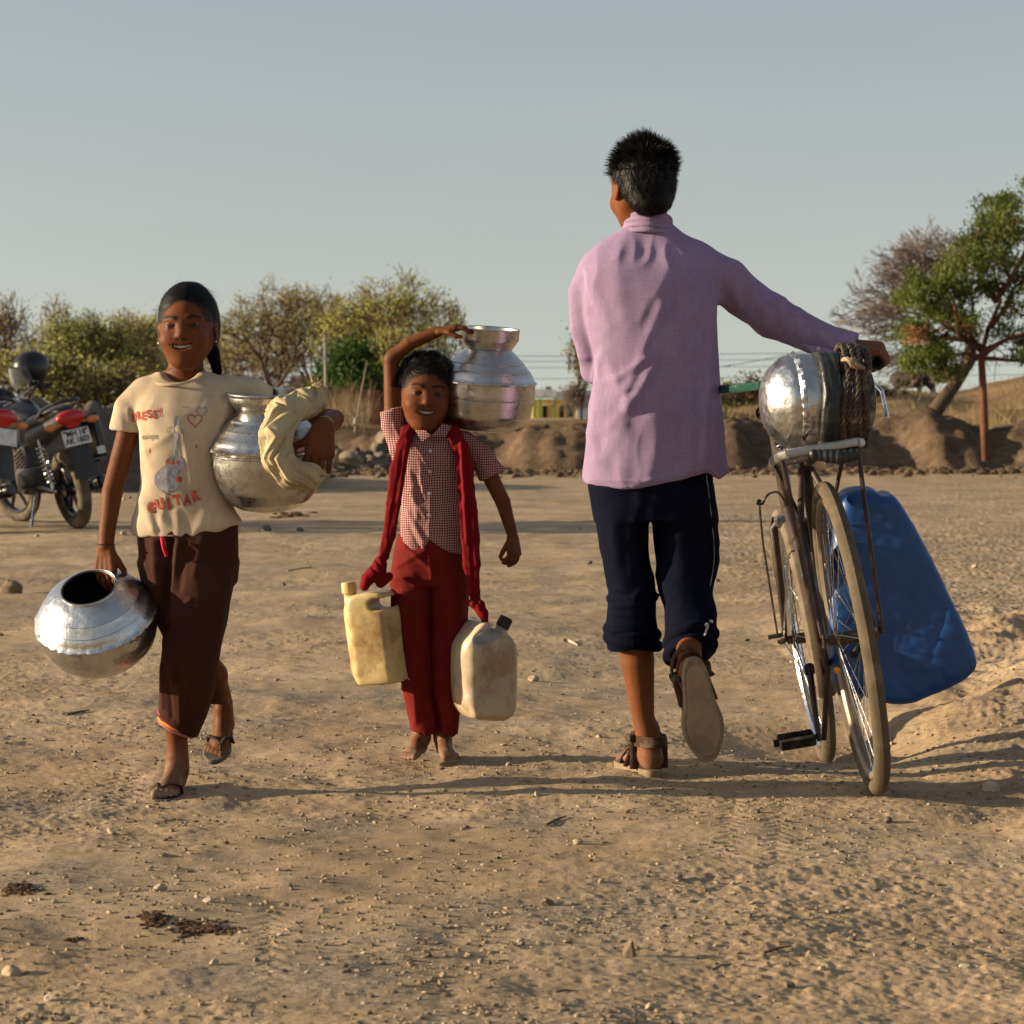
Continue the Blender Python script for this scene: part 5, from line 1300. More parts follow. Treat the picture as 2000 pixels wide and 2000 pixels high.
ridge = np.abs(np.sin(tw * 3.0 + par * 40 + 1.2 * vnoise(v, 14))); v = v + nn * (.0105 * ridge ** .6 - .0070 + .0022 * (1 - 2 * np.abs(np.sin(tw * 7 + par * 95 + 2 * vnoise(v, 20)))) + .0015 * vnoise(v, 60))[:, None]; v = lap(v, f, .2)
roll = mesh_obj('cloth_roll', v, f, crm); tag(roll, 'twisted cream cloth roll looped over the girl\'s hand and pot', 'cloth')
rng = np.random.default_rng(12); rt = np.array([G(*(p + rng.normal(0, 7, 2)), -.105 + rng.normal(0, .008)) for p in np.tile(np.array([[624, 762]]), (110, 1))])
vs, fs = strands('h', rt, np.tile(V(.35, -.2, .75), (110, 1)), .034, .0018, None, None, rng, .9, 5, .5, .6); mesh_obj('fringe', vs, fs, crm, roll)

# ------------------------------------------------------------------ plastic cans
def can(name, C, R, hw, hd, sil, chamf, m, label, capm, cap_at, cap_r, hole, parts_dark=None, grooves=(), h=.0028, grp=None, round_=.012, dents=.002, cap_up=(0, 0, 1)):
    """sil: polygon half planes in local x,z ; chamf: vertical chamfer planes (nx,ny,d)"""
    root = empty(name, C, label, 'jerrycan', grp); zs = [p[1] for p in sil]; xs = [p[0] for p in sil]
    s = SDF(np.array([min(xs) - .03, -hd - .03, min(zs) - .03]), np.array([max(xs) + .03, hd + .03, max(zs) + .05]), h)
    X, Y, Z = s.ax[0][:, None, None], s.ax[1][None, :, None], s.ax[2][None, None, :]
    planes = []; n = len(sil)
    for i in range(n):
        a, b = np.array(sil[i]), np.array(sil[(i + 1) % n]); t = (b - a) / np.linalg.norm(b - a); nn_ = (t[1], -t[0]); planes.append((nn_[0], 0, nn_[1], nn_[0] * a[0] + nn_[1] * a[1]))
    planes += [(0, 1, 0, hd), (0, -1, 0, hd)] + [(a, b_, c_, d) for (a, b_, c_, d) in chamf]
    acc = 0; kk = round_
    for (a, b_, c_, d) in planes: acc = acc + np.exp(np.minimum((a * X + b_ * Y + c_ * Z - d) / kk * 2.2, 40))
    s.F[:] = (np.log(acc) * kk / 2.2).astype(np.float32)
    if hole:
        (hx, hz, hlx, hlz, hr) = hole; s.cap((hx - hlx, -hd * 2, hz - hlz), (hx - hlx, hd * 2, hz - hlz), hr, None, .008, 's') if False else None
        for t in np.linspace(-1, 1, 9): s.cap((hx + hlx * t, -hd * 1.5, hz + hlz * t), (hx + hlx * t, hd * 1.5, hz + hlz * t), hr, None, .006, 's')
    for g in grooves: s.cap(g[0], g[1], g[2], None, .008, 's')
    s.cap(V(*cap_at) - V(0, 0, .03), V(*cap_at) + V(0, 0, .004), cap_r * .9, None, .008)
    v, f = s.mesh(1); nn = vnorm(v, f); v = v + nn * (dents * 2.2 * vnoise(v, 9) + dents * .4 * vnoise(v, 50))[:, None]
    M = M4(R, C); mesh_obj('container', v @ M[:3, :3].T + M[:3, 3], f, m, root)
    mb = MB(); mb.lathe([(cap_r * .95, 0), (cap_r * 1.12, .002), (cap_r * 1.12, .024), (cap_r * 1.02, .029), (0, .030)], None, 40, lambda a, r, z: r * (1 + (.025 * (1 if math.sin(a * 20) > 0 else 0) if r > cap_r * 1.05 else 0)))
    mb.xf(M4(frame(cap_up), V(*cap_at) + V(0, 0, .0))).xf(M).build('cap', capm, root)
    return root


def plastic(name, c, c2, dirt, rough=.42, tr=.25, ds=6, th=(.38, .68), bs=14, bump=.12):
    m, nt, b, out = nodes(name); L = nt.links.new; co = coord(nt)
    n = N(nt, 'ShaderNodeTexNoise', Scale=ds, Detail=9.0, Roughness=.72); L(co, n.inputs['Vector']); n2_ = N(nt, 'ShaderNodeTexNoise', Scale=45.0, Detail=6.0, Roughness=.8); L(co, n2_.inputs['Vector'])
    cc = mixc(nt, ramp(nt, n.outputs[0], [(.3, (0,) * 3), (.7, (1,) * 3)]), c, c2); sx = nt.nodes.new('ShaderNodeSeparateXYZ'); L(coord(nt), sx.inputs[0])
    g = ramp(nt, n2_.outputs[0], [(.52, (0,) * 3), (.68, (1,) * 3)]); cc = mixc(nt, g, cc, mixc(nt, .5, cc, dirt))
    cc = mixc(nt, ramp(nt, n.outputs[0], [(th[0] + .1, (0,) * 3), (th[1], (1,) * 3)]), cc, dirt); L(cc, b.inputs['Base Color'])
    b.inputs['Roughness'].default_value = rough; b.inputs['Subsurface Weight'].default_value = tr; b.inputs['Subsurface Radius'].default_value = (.03, .02, .01)
    bp = N(nt, 'ShaderNodeBump', Strength=bump, Distance=.006); n3 = N(nt, 'ShaderNodeTexNoise', Scale=bs, Detail=4.0); L(co, n3.inputs['Vector']); L(n3.outputs[0], bp.inputs['Height']); L(bp.outputs[0], b.inputs['Normal'])
    return m
ylw = plastic('yellowed_plastic', (.56, .43, .21), (.52, .36, .15), (.22, .11, .04), tr=.35)
wht = plastic('milky_plastic', (.50, .42, .30), (.44, .35, .22), (.26, .16, .09), tr=.35)
blu = plastic('blue_plastic', (.003, .055, .215), (.003, .045, .165), (.03, .055, .095), rough=.42, tr=0.0, ds=4, th=(.55, .9), bs=5, bump=.25)
h_ = .150; W_ = .084
silc = [(W_ * .96, -.085), (W_, .045), (W_ * .72, .092), (W_ * .30, .118), (-W_ * .52, .108), (-W_ * .96, .062), (-W_, -.085), (-W_ * .66, -.135), (W_ * .66, -.135)][::-1]
silc = silc[::-1]
chc = [(sx * .86, sy * .5, 0, W_ * .86 * .80 + .052 * .5) for sx in (-1, 1) for sy in (-1, 1)]
Ry = rotm((0, 1, 0), math.radians(6)) @ rotm((0, 0, 1), math.radians(-14)); Cy = B(734, 1240, -.05)
sily = [(W_ * .92, -.118), (W_, .045), (W_ * .80, .105), (W_ * .30, .118), (-W_ * .50, .112), (-W_ * .96, .068), (-W_, -.075), (-W_ * .62, -.118)][::-1]
def ccw(p): a = sum(p[i][0] * p[(i + 1) % len(p)][1] - p[(i + 1) % len(p)][0] * p[i][1] for i in range(len(p))); return p if a > 0 else p[::-1]
chy = [(-.90, -.44, 0, W_ * .90 - .006), (-.90, .44, 0, W_ * .90 - .006), (.90, -.44, 0, W_ * .90 - .006), (.90, .44, 0, W_ * .90 - .006)]
Ry2 = rotm((0, 1, 0), math.radians(-7)) @ rotm((0, 0, 1), math.radians(-12))
can('jerrycan', Cy, Ry2, W_, .062, ccw(sily), chy, ylw, 'yellowed plastic can with screw cap hanging from the left scarf end', mat('yellow_cap', (.50, .36, .14), .5, dirt=(.25, .15, .06), ds=20), (-.052, 0, .115), .0165, (.040, .084, .018, .0, .013), grp='plastic cans hung from the scarf')
Cw = B(946, 1305, -.05); Rw = rotm((0, 1, 0), math.radians(-1)) @ rotm((0, 0, 1), math.radians(24))
W2 = .080
silw = [(W2 * .60, -.130), (W2 * .98, -.072), (W2 * .98, .055), (W2 * .62, .112), (W2 * .16, .120), (-W2 * .16, .142), (-W2 * .60, .110), (-W2 * .98, .070), (-W2 * .98, -.072), (-W2 * .60, -.122)]
chw = [(a * .80, b_ * .60, 0, W2 * .80 * .82 + .034) for a in (-1, 1) for b_ in (-1, 1)] + [(0, -.5, -.86, .127), (0, .5, -.86, .127)]
can('jerrycan', Cw, Rw, W2, .066, ccw(silw), chw, wht, 'milky white plastic can hanging below the right scarf end', mat('grimy_cap', (.05, .04, .035), .7), (.050, 0, .104), .0155, (-.012, .092, .024, .010, .015), grp='plastic cans hung from the scarf', cap_up=(.5, 0, .87))
# blue can beside the bicycle
DBL = 6.27
def BL(x, y, dd=0.0): return np.array(((x - 1000) * DBL / F, DBL + dd, CAMH - (y - HZ) * DBL / F))
cbl = BL(1752, 1160); sc_ = DBL / F
polyb = [(1735, 1372), (1620, 1330), (1603, 1100), (1618, 985), (1650, 947), (1742, 956), (1758, 975), (1800, 1048), (1832, 1109), (1868, 1185), (1892, 1240), (1905, 1296), (1893, 1313), (1770, 1374)]
silb = ccw([((x - 1752) * sc_, -(y - 1160) * sc_) for x, y in polyb])
chb = [(-.7, -.7, .1, .195), (.70, -.70, .30, .212), (0, -.45, .89, .262), (0, .5, .86, .262)]
can('jerrycan', cbl, np.eye(3), .17, .105, silb, chb, blu, 'large blue plastic can leaning on the far side of the bicycle', mat('blue_cap', (.006, .04, .14), .4), (-.115, .045, .205), .026, None, grooves=[((-.04, -.14, .262), (-.05, .14, .262), .020), ((-.10, -.13, .225), (.0, -.13, .235), .014), ((.06, -.110, -.16), (.12, -.110, .02), .006), ((-.02, -.112, -.17), (.04, -.112, .10), .005)], h=.0042, round_=.022, dents=.003)
# ------------------------------------------------------------------ bicycle
BR = .362
pc, pf = P(1714, 1551, 5.85), P(1615, 1490, 6.95)
fw = nrm(pf - pc); up0 = nrm(V(math.tan(math.radians(-9.6)), 0, 1)); up0 = nrm(up0 - fw * np.dot(up0, fw)); rt0 = np.cross(fw, up0)
RBk = np.column_stack([rt0, fw, up0]); WBk = float(np.linalg.norm(pf - pc)); MBk = M4(RBk, pc)
bike = empty('bicycle', pc, 'old rusty roadster bicycle leaning towards the boy, a metal pot on its carrier', 'bicycle')
rust = mat('rusty_paint', (.030, .015, .011), .5, var=.3, vs=18, dirt=(.095, .048, .028), ds=14, dth=(.5, .8), bump=.3, bs=90, spec=.4)
blp = mat('blue_paint', (.03, .13, .30), .4, dirt=(.30, .22, .15), ds=18, spec=.5)
chrm = metal('old_chrome', (.62, .62, .62), .18, (.22, .13, .08), amt=(.5, .7), bs=60)
tyr = mat('dusty_tyre', (.095, .073, .049), .95, var=.15, vs=30, dirt=(.17, .128, .085), ds=12, dth=(.5, .75), bump=.4, bs=200)
blk = mat('black_rubber', (.014, .013, .012), .7, var=.2, vs=50, dirt=(.07, .055, .04), ds=20, bump=.2, bs=100)
grease = mat('greasy_steel', (.06, .045, .03), .45, .5, var=.3, vs=60, dirt=(.16, .09, .05), ds=30)
AX = np.column_stack([V(0, 1, 0), V(0, 0, 1), V(1, 0, 0)])   # wheel ring in the y-z plane
def wheel(yc, zc, R, nm):
    c = V(0, yc, zc); w = MB(); n = 120; prof = []
    for k in range(14):
        a = 2 * PI * k / 14; prof.append((.0185 * math.cos(a), .0185 * math.sin(a)))
    vs = []; m = len(prof)
    for i in range(n * 2):
        a = PI * i / n; e = math.cos(a) * AX[:, 0] + math.sin(a) * AX[:, 1]
        for k, (p, x) in enumerate(prof):
            tr = .0016 * (1 if (i + (k % 2)) % 2 else -1) if p > .008 and abs(x) > .003 else (.0012 if p > .008 else 0); vs.append(c + e * (R - .0190 + p + tr) + V(x, 0, 0))
    w.add(vs, [(i * m + k, ((i + 1) % (2 * n)) * m + k, ((i + 1) % (2 * n)) * m + (k + 1) % m, i * m + (k + 1) % m) for i in range(2 * n) for k in range(m)])
    root = w.xf(MBk).build('wheel', tyr, bike)
    r = MB(); rp = [(-.0125, .0), (-.0125, -.010), (-.006, -.016), (.006, -.016), (.0125, -.010), (.0125, .0), (.010, .002), (.008, -.006), (-.008, -.006), (-.010, .002)]; vs = []; k_ = len(rp)
    for i in range(n):
        a = 2 * PI * i / n; e = math.cos(a) * AX[:, 0] + math.sin(a) * AX[:, 1]; vs += [c + e * (R - .038 + p) + V(x, 0, 0) for x, p in rp]
    r.add(vs, [(i * k_ + k, ((i + 1) % n) * k_ + k, ((i + 1) % n) * k_ + (k + 1) % k_, i * k_ + (k + 1) % k_) for i in range(n) for k in range(k_)])
    r.xf(MBk).build('rim', mat('dusty_rim', (.24, .20, .16), .5, .6, dirt=(.30, .23, .16), ds=14, dth=(.4, .65)) if nm == 'rear' else chrm, root)
    sp = MB(); N_ = 40 if nm == 'rear' else 32
    for i in range(N_):
        a = 2 * PI * i / N_; sd_ = 1 if i % 2 else -1; da = (.30 if (i // 2) % 2 else -.30) * 3.2; hb = a + da * .55
        sp.tube([c + V(sd_ * .030, 0, 0) + .022 * (math.cos(hb) * AX[:, 0] + math.sin(hb) * AX[:, 1]), c + (R - .050) * (math.cos(a) * AX[:, 0] + math.sin(a) * AX[:, 1])], .0011, 5, cap=False)
    sp.xf(MBk).build('spokes', chrm, root)
    h = MB(); h.tube([c + V(-.048, 0, 0), c + V(-.034, 0, 0), c + V(-.033, 0, 0), c + V(-.029, 0, 0), c + V(-.028, 0, 0), c + V(.028, 0, 0), c + V(.029, 0, 0), c + V(.033, 0, 0), c + V(.034, 0, 0), c + V(.048, 0, 0)], [.012, .012, .026, .026, .015, .015, .026, .026, .012, .012], 20)
    h.tube([c + V(-.075, 0, 0), c + V(.075, 0, 0)], .005, 8); 
    for sg in (-1, 1): h.tube([c + V(sg * .056, 0, 0), c + V(sg * .066, 0, 0)], .0095, 6)
    h.xf(MBk).build('hub', grease, root)
    return root
wheel(0, BR, BR, 'rear'); wheel(WBk, BR * .95, BR * .95, 'front')
T_ = lambda *p: V(*p)
BBk = V(0, .455, .285); ST = V(0, .30, .80); HT, HB = V(0, .905, .87), V(0, .945, .70)
RA, FA = V(0, 0, BR), V(0, WBk, BR * .95)
fr = MB(); fr.tube([BBk, ST], .0145, 12); fr.tube([HT - V(0, 0, .02), ST - V(0, 0, .03)], .013, 12); fr.tube([HB, BBk], .0145, 12); fr.tube([HT + V(0, 0, .02), HB - V(0, 0, .02)], .018, 14)
fr.tube([BBk - V(.034, 0, 0), BBk + V(.034, 0, 0)], .022, 16)
for sg in (-1, 1):
    fr.tube([BBk + V(sg * .02, -.02, 0), V(sg * .035, .30, .31), V(sg * .062, .05, BR), V(sg * .062, 0, BR)], .0095, 10)
    fr.tube([ST + V(sg * .012, 0, -.03), V(sg * .045, .20, .64), V(sg * .062, .01, BR)], .0085, 10)
    fr.box(V(sg * .062, -.005, BR), (.003, .022, .016), bev=.002)
frame_o = fr.xf(MBk).build('frame', rust, bike)
st_ = MB(); st_.tube([HB * .55 + BBk * .45 + V(0, 0, .001), HB * .30 + BBk * .70 + V(0, 0, .001)], .0152, 12); st_.xf(MBk).build('frame_decal', blp, frame_o)
fk = MB()
for sg in (-1, 1): fk.tube([HB + V(sg * .012, .005, -.02), HB + V(sg * .045, .012, -.05), V(sg * .048, WBk - .075, .48), V(sg * .052, WBk - .02, BR + .02), FA + V(sg * .054, 0, 0)], [.010, .012, .011, .008, .007], 10)
fk_o = fk.xf(MBk).build('fork', rust, bike)
MB().box(HB + V(0, .006, -.035), (.040, .016, .016), bev=.006).xf(MBk).build('fork_crown', chrm, fk_o)
# front mudguard and stays
mg = MB(); vs = []; nn_ = 60
for i in range(nn_ + 1):
    a = math.radians(-25) + math.radians(175) * i / nn_; e = math.cos(a) * V(0, 1, 0) * -1 + math.sin(a) * V(0, 0, 1)
    if True:
        for x, p in ((-.030, -.016), (-.020, .0), (0, .006), (.020, .0), (.030, -.016), (.028, -.018), (.018, -.003), (0, .003), (-.018, -.003), (-.028, -.018)): vs.append(V(0, WBk, BR * .95) + e * (BR * .95 + .012 + p) + V(x, 0, 0))
mg.add(vs, [(i * 10 + k, i * 10 + (k + 1) % 10, (i + 1) * 10 + (k + 1) % 10, (i + 1) * 10 + k) for i in range(nn_) for k in range(10)]); mgo = mg.xf(MBk).build('mudguard', mat('dusty_mudguard', (.08, .058, .04), .7, 0, dirt=(.19, .145, .10), ds=9, dth=(.35, .6)), bike)
ms = MB()
for sg in (-1, 1):
    for a in (-20, 40): ms.tube([FA + V(sg * .060, 0, 0), V(0, WBk, BR * .95) + (V(0, -math.cos(math.radians(a)), 0) + V(0, 0, math.sin(math.radians(a)))) * (BR * .95 + .005) + V(sg * .03, 0, 0)], .0024, 6)
ms.xf(MBk).build('mudguard_stay', chrm, mgo)
# cranks, pedals, chain
ang = math.radians(-97); cr = .165
ch = MB(); ch.torus(BBk + V(.048, 0, 0), .088, .004, AX, 60, 6)
for i in range(5): a = 2 * PI * i / 5; ch.tube([BBk + V(.048, .02 * math.cos(a), .02 * math.sin(a)), BBk + V(.048, .086 * math.cos(a), .086 * math.sin(a))], .004, 6)
for i in range(44): a = 2 * PI * i / 44; ch.box(BBk + V(.048, .093 * math.cos(a), .093 * math.sin(a)), (.002, .003, .003))
cho = ch.xf(MBk).build('chainring', chrm, bike)
cn = MB()
for sg in (-1, 1):
    a0, b0 = BBk + V(.048, 0, sg * .094), RA + V(.048, 0, sg * .036)
    for i in range(40): p = a0 + (b0 - a0) * i / 40; cn.box(p + V(0, 0, -.010 * sg * 0 - .008 * math.sin(PI * i / 40) * (sg < 0)), (.0035 if i % 2 else .0022, .0055, .0035))
cn.torus(RA + V(.048, 0, 0), .036, .0038, AX, 30, 6); cn.xf(MBk).build('chain', grease, bike)
for sg, a in ((-1, ang), (1, ang + PI)):
    e = V(0, math.cos(a), math.sin(a)); p0 = BBk + V(sg * .062, 0, 0); p1 = p0 + e * cr + V(sg * .008, 0, 0)
    c_ = MB(); c_.tube([p0 - e * .015, p0, p1, p1 + e * .012], [.011, .0125, .0095, .009], 10, flat=.7); c_.tube([p0 - V(sg * .012, 0, 0), p0 + V(sg * .012, 0, 0)], .013, 12); co2 = c_.xf(MBk).build('crank', rust if sg < 0 else chrm, bike)
    pd = MB(); q = p1 + V(sg * .055, 0, 0); tl = rotm((1, 0, 0), .18)
    for s2 in (-1, 1): pd.box(q + tl @ V(0, s2 * .030, 0), (.044, .009, .013), tl, bev=.004)
    for s3 in (-1, 1): pd.box(q + V(s3 * .042, 0, 0), (.003, .034, .008), tl, bev=.001)
    pd.tube([p1, p1 + V(sg * .108, 0, 0)], .0065, 8); pd.tube([p1 + V(sg * .101, 0, 0), p1 + V(sg * .112, 0, 0)], .0095, 10)
    pd.xf(MBk).build('pedal', blk if sg < 0 else mat('brown_pedal', (.10, .045, .022), .6), co2)
# rear carrier
cr_ = MB(); zt = .795
pts = [V(-.085, .24, zt), V(-.094, .10, zt), V(-.094, -.10, zt), V(-.080, -.135, zt), V(.080, -.135, zt), V(.094, -.10, zt), V(.094, .10, zt), V(.085, .24, zt)]
lp = []
for i in range(len(pts)): 
    a, b_ = pts[i], pts[(i + 1) % len(pts)]; lp += [a + (b_ - a) * t for t in (0, .5)]
for i in range(len(lp)): cr_.tube([lp[i], lp[(i + 1) % len(lp)]], .0075, 8, up=(0, 0, 1), flat=1.5)
for y in (-.07, .0, .07, .14): cr_.tube([V(-.09, y, zt), V(.09, y, zt)], .005, 6)
for x in (-.03, .03): cr_.tube([V(x, -.13, zt - .004), V(x, .24, zt - .004)], .004, 6)
cro = cr_.xf(MBk).build('carrier', metal('dull_aluminium', (.36, .35, .33), .45, (.3, .25, .2)), bike)
for sg in (-1, 1):
    s_ = MB(); s_.tube([V(sg * .088, -.06, zt - .01), V(sg * .084, -.045, .68), V(sg * .074, -.01, BR + .02), V(sg * .072, 0, BR)], .0055, 8); s_.tube([V(sg * .085, .18, zt), V(sg * .04, .26, .66)], .005, 8)
    s_.xf(MBk).build('carrier_stay', rust, cro)
# saddle and springs in front of the carrier
sa = MB(); vs = []; 
for (y, w_, z0) in ((-.135, .03, -.005), (-.12, .075, .0), (-.08, .098, .004), (-.02, .090, .0), (.04, .05, -.004), (.10, .026, -.002), (.145, .016, -.006), (.155, .006, -.012)):
    for k in range(12): a = 2 * PI * k / 12; vs.append((w_ * math.cos(a), .30 + y, .905 + z0 + (.020 if math.sin(a) > 0 else .028) * math.sin(a)))
sa.add(vs, [(i * 12 + k, i * 12 + (k + 1) % 12, (i + 1) * 12 + (k + 1) % 12, (i + 1) * 12 + k) for i in range(7) for k in range(12)] + [tuple(range(12))[::-1]]); sao = sa.xf(MBk).build('saddle', mat('black_vinyl', (.02, .018, .016), .5, dirt=(.12, .09, .07), ds=12), bike)
sg_ = MB()
for sx_ in (-1, 1):
    hx = [V(sx_ * .055 + .018 * math.cos(t), .215 + .018 * math.sin(t), .80 + .075 * t / 25.1) for t in np.linspace(0, 25.1, 80)]; MB().tube(hx, .0032, 6).xf(MBk).build('spring', chrm, sao)
sg_.tube([ST, ST + V(0, 0, .08)], .0125, 10); sg_.xf(MBk).build('seat_post', chrm, bike)
# handlebar, rod brakes
hb = MB(); sto = HT + V(0, -.008, .02)
hb.tube([sto, sto + V(0, -.008, .085)], .012, 12)
G1 = np.linalg.inv(MBk)
gr_w = np.append(T(1707, 708, -.055), 1); gl = (G1 @ gr_w)[:3]     # grip end in the bicycle's own space
c0 = sto + V(0, .02, .09)
gx_, gy_, gz_ = gl; hp = [V(0, c0[1], c0[2]), V(.10, c0[1] + .03, c0[2] + .01), V(gx_ * .82, c0[1] - .02, (c0[2] + gz_) / 2 + .01), V(gx_ * .98, (c0[1] + gy_) / 2 + .06, gz_), V(gx_, gy_ + .11, gz_), V(gx_, gy_ + .06, gz_)]
LVq = lambda x, y, d: (G1 @ np.append(P(x, y, d), 1))[:3]
hq = [V(0, c0[1], c0[2]), V(-.010, c0[1] - .06, c0[2] + .002), LVq(1500, 792, 6.55), LVq(1494, 798, 6.42), LVq(1488, 808, 6.28)]
def spl(p, n=8):
    out = []; p = [p[0]] + p + [p[-1]]
    for i in range(1, len(p) - 2):
        for t in np.linspace(0, 1, n, endpoint=False): a, b_, c_, d_ = p[i - 1:i + 3]; out.append(.5 * (2 * b_ + (c_ - a) * t + (2 * a - 5 * b_ + 4 * c_ - d_) * t * t + (3 * b_ - a - 3 * c_ + d_) * t ** 3))
    return out + [p[-2]]
hb.tube(spl(hp), .0110, 12); hb.tube(spl(hq), .0110, 12); hbo = hb.xf(MBk).build('handlebar', chrm, bike)
for e0, e1 in ((V(gx_, gy_ + .11, gz_), V(gx_, gy_, gz_)), (hq[-2], hq[-1] + V(0, -.03, 0))):
    g_ = MB(); d_ = nrm(e1 - e0); g_.tube([e0, e0 + d_ * .005, e1 - d_ * .006, e1], [.014, .0165, .0165, .0175], 18, cap=False); g_.lathe([(.0175, 0), (.0150, .002), (.0120, .0005), (.0120, -.03), (0, -.031)], M4(frame(d_), e1), 24); g_.xf(MBk).build('grip', blk, hbo)
br = MB(); br.tube(spl([V(gx_ - .01, gy_ + .16, gz_ - .03), V(gx_ + .0, gy_ + .10, gz_ - .055), V(gx_ + .008, gy_ + .04, gz_ - .075), V(gx_ + .006, gy_ + .02, gz_ - .115)]), [.0045] * 25, 8) if False else br.tube([V(gx_ - .012, gy_ + .18, gz_ - .03), V(gx_ - .002, gy_ + .10, gz_ - .045), V(gx_ + .006, gy_ + .05, gz_ - .070), V(gx_ + .006, gy_ + .04, gz_ - .135)], .0052, 8)
br.tube([V(.06, c0[1], c0[2] - .03), V(gx_ - .012, gy_ + .18, gz_ - .03)], .004, 6); br.xf(MBk).build('brake_lever', chrm, hbo)
bl_ = MB(); LV = lambda x, y, d: (G1 @ np.append(P(x, y, d), 1))[:3]
bl_.tube(spl([LV(1536, 985, 6.8), LV(1520, 962, 6.75), LV(1500, 966, 6.7), LV(1489, 984, 6.7), LV(1481, 981, 6.7)]), .0032, 6); bl_.tube([LV(1482, 975, 6.7), LV(1490, 1060, 6.72), LV(1519, 1242, 6.9)], .0032, 6); bl_.tube([LV(1478, 980, 6.7), LV(1486, 982, 6.7)], .008, 8); bl_.xf(MBk).build('brake_rod', grease, bike)
MB().tube([LV(1500, 1245, 6.9), LV(1530, 1240, 6.9)], .0065, 8).xf(MBk).build('axle_nut', grease, bike)
MB().box(LV(1634, 901, 5.9), (.028, .004, .008), bev=.002, R=rotm((0, 1, 0), -.14)).xf(MBk).build('reflector_plate', metal('polished_plate', (.7, .66, .6), .25, (.4, .35, .3)), bike)
MB().ico(LV(1635, 1309, 5.95), .008, 2).xf(MBk).build('reflector', mat('amber', (.8, .30, .02), .3), bike)
ks = MB(); ks.tube([V(-.055, .06, .30), V(-.075, .16, .17), V(-.08, .20, .13)], .007, 8)
ks.xf(MBk).build('stand', rust, bike)

# ------------------------------------------------------------------ load on the carrier
DCq = 5.92
def C(x, y, dd=0.0): return np.array(((x - 1000) * DCq / F, DCq + dd, CAMH - (y - HZ) * DCq / F))
cpx = DCq / F
Rp = 97 * cpx; cpot = C(1552, 785, .0); axp = nrm((1, .10, .06))
prof4 = [(0, -.70), (.22, -.69), (.45, -.64), (.66, -.53), (.80, -.40), (.90, -.26), (.945, -.16), (.95, -.06), (.985, -.03), (.99, .03), (.955, .06), (.965, .20), (.965, .62), (.95, .78), (.90, .88), (.80, 1.0), (.66, 1.12), (.52, 1.24), (.50, 1.28)]
rim4 = [(.50, 1.27), (.50, 1.30), (.54, 1.36), (.58, 1.44), (.60, 1.50), (.61, 1.52), (.595, 1.53), (.56, 1.44), (.48, 1.32)]
pot('water_pot', cpot, axp, Rp, prof4, rim4, 'badly dented metal pot lying on its side on the bicycle carrier', alum, 9.3, .055)
tubem = mat('inner_tube_rubber', (.020, .022, .021), .42, var=.2, vs=30, bump=.3, bs=60, spec=.4)
s = SDF(C(1540, 920, -.18), C(1665, 690, .16), .0028)
for k, (x0, x1, w_) in enumerate(((1590, 1612, 9), (1606, 1620, 8), (1622, 1628, 9))):
    pts = []; rs = []
    for t in np.linspace(-.15, 1.0, 14):
        a = PI * .5 + PI * t * .82; r_ = Rp * 1.01 + .004; x = x0 + (x1 - x0) * t + 6 * math.sin(t * 5 + k)
        p = C(x, 785 - 3 * 0); p = np.array((p[0], DCq + .0 + r_ * math.cos(a) * 1.0, C(0, 788)[2] + r_ * math.sin(a))); pts.append(p); rs.append(w_ * cpx * (1.1 + .2 * math.sin(3 * t + k)))
    s.chain(pts, rs, .004)
s.chain([C(1618, 872, -.065), C(1580, 888, -.13), C(1566, 900, -.135)], [.014, .013, .010], .008); s.chain([C(1618, 872, -.065), C(1650, 880, -.13), C(1668, 884, -.13)], [.014, .014, .010], .008)
s.chain([C(1575, 885, -.145), C(1620, 890, -.150), C(1660, 884, -.145)], [.013, .016, .013], .008)
v, f = s.mesh(1); nn = vnorm(v, f); v = v + nn * (.0008 * np.sin(v[:, 0] * 420 + 3 * vnoise(v, 20)) + .0015 * vnoise(v, 50))[:, None]
tb = mesh_obj('rubber_strap', v, f, tubem); tag(tb, 'dark rubber inner tube strapping the dented pot to the bicycle carrier', 'strap')
# rope coil
rpm = mat('worn_rope', (.050, .030, .020), .6, var=.35, vs=60, dirt=(.30, .22, .13), ds=22, dth=(.56, .70), bump=.6, bs=300, spec=.35)
mb = MB(); rng = np.random.default_rng(4)
for k in range(11):
    x0 = 1634 + k * 5.6 + rng.normal(0, 1.5); rr = Rp * (1.02 - .05 * max(0, k - 4) * .35) + .010 + rng.uniform(0, .012); pts = []
    for t in np.linspace(-.25, 1.0, 46):
        a = PI * .5 + PI * t * .80; x = x0 + (6 - k) * 1.6 * (1 - abs(2 * t - 1)) + 5 * math.sin(t * 6 + k * 1.3) - (k - 5) * 3.4 * max(0, .25 - t) * 2 - (k - 5) * 2.6 * max(0, t - .8) * 3
        pts.append(np.array((C(x, 0)[0], DCq + .01 + rr * math.cos(a), C(0, 786)[2] + rr * math.sin(a))))
    # three twisted strands
    for j in range(3):
        tw_ = []; P_ = np.array(pts); Tn = np.gradient(P_, axis=0); Tn /= np.linalg.norm(Tn, axis=1)[:, None]; s1 = np.cross(Tn, V(1, 0, 0)); s1 /= np.linalg.norm(s1, axis=1)[:, None]; s2 = np.cross(Tn, s1)
        P2 = []; 
        for i in range((len(pts) - 1) * 2 + 1):
            u = i / 2; i0 = min(int(u), len(pts) - 2); w_ = u - i0; b0 = P_[i0] * (1 - w_) + P_[i0 + 1] * w_; ph = u * 1.15 + j * 2.09; P2.append(b0 + .0034 * (math.cos(ph) * s1[i0] + math.sin(ph) * s2[i0]))
        mb.tube(P2, .0037, 5, cap=False)
rope = mb.build('rope_coil', rpm); tag(rope, 'coil of brown twisted rope hung round the neck of the dented pot', 'rope')
kn = MB()
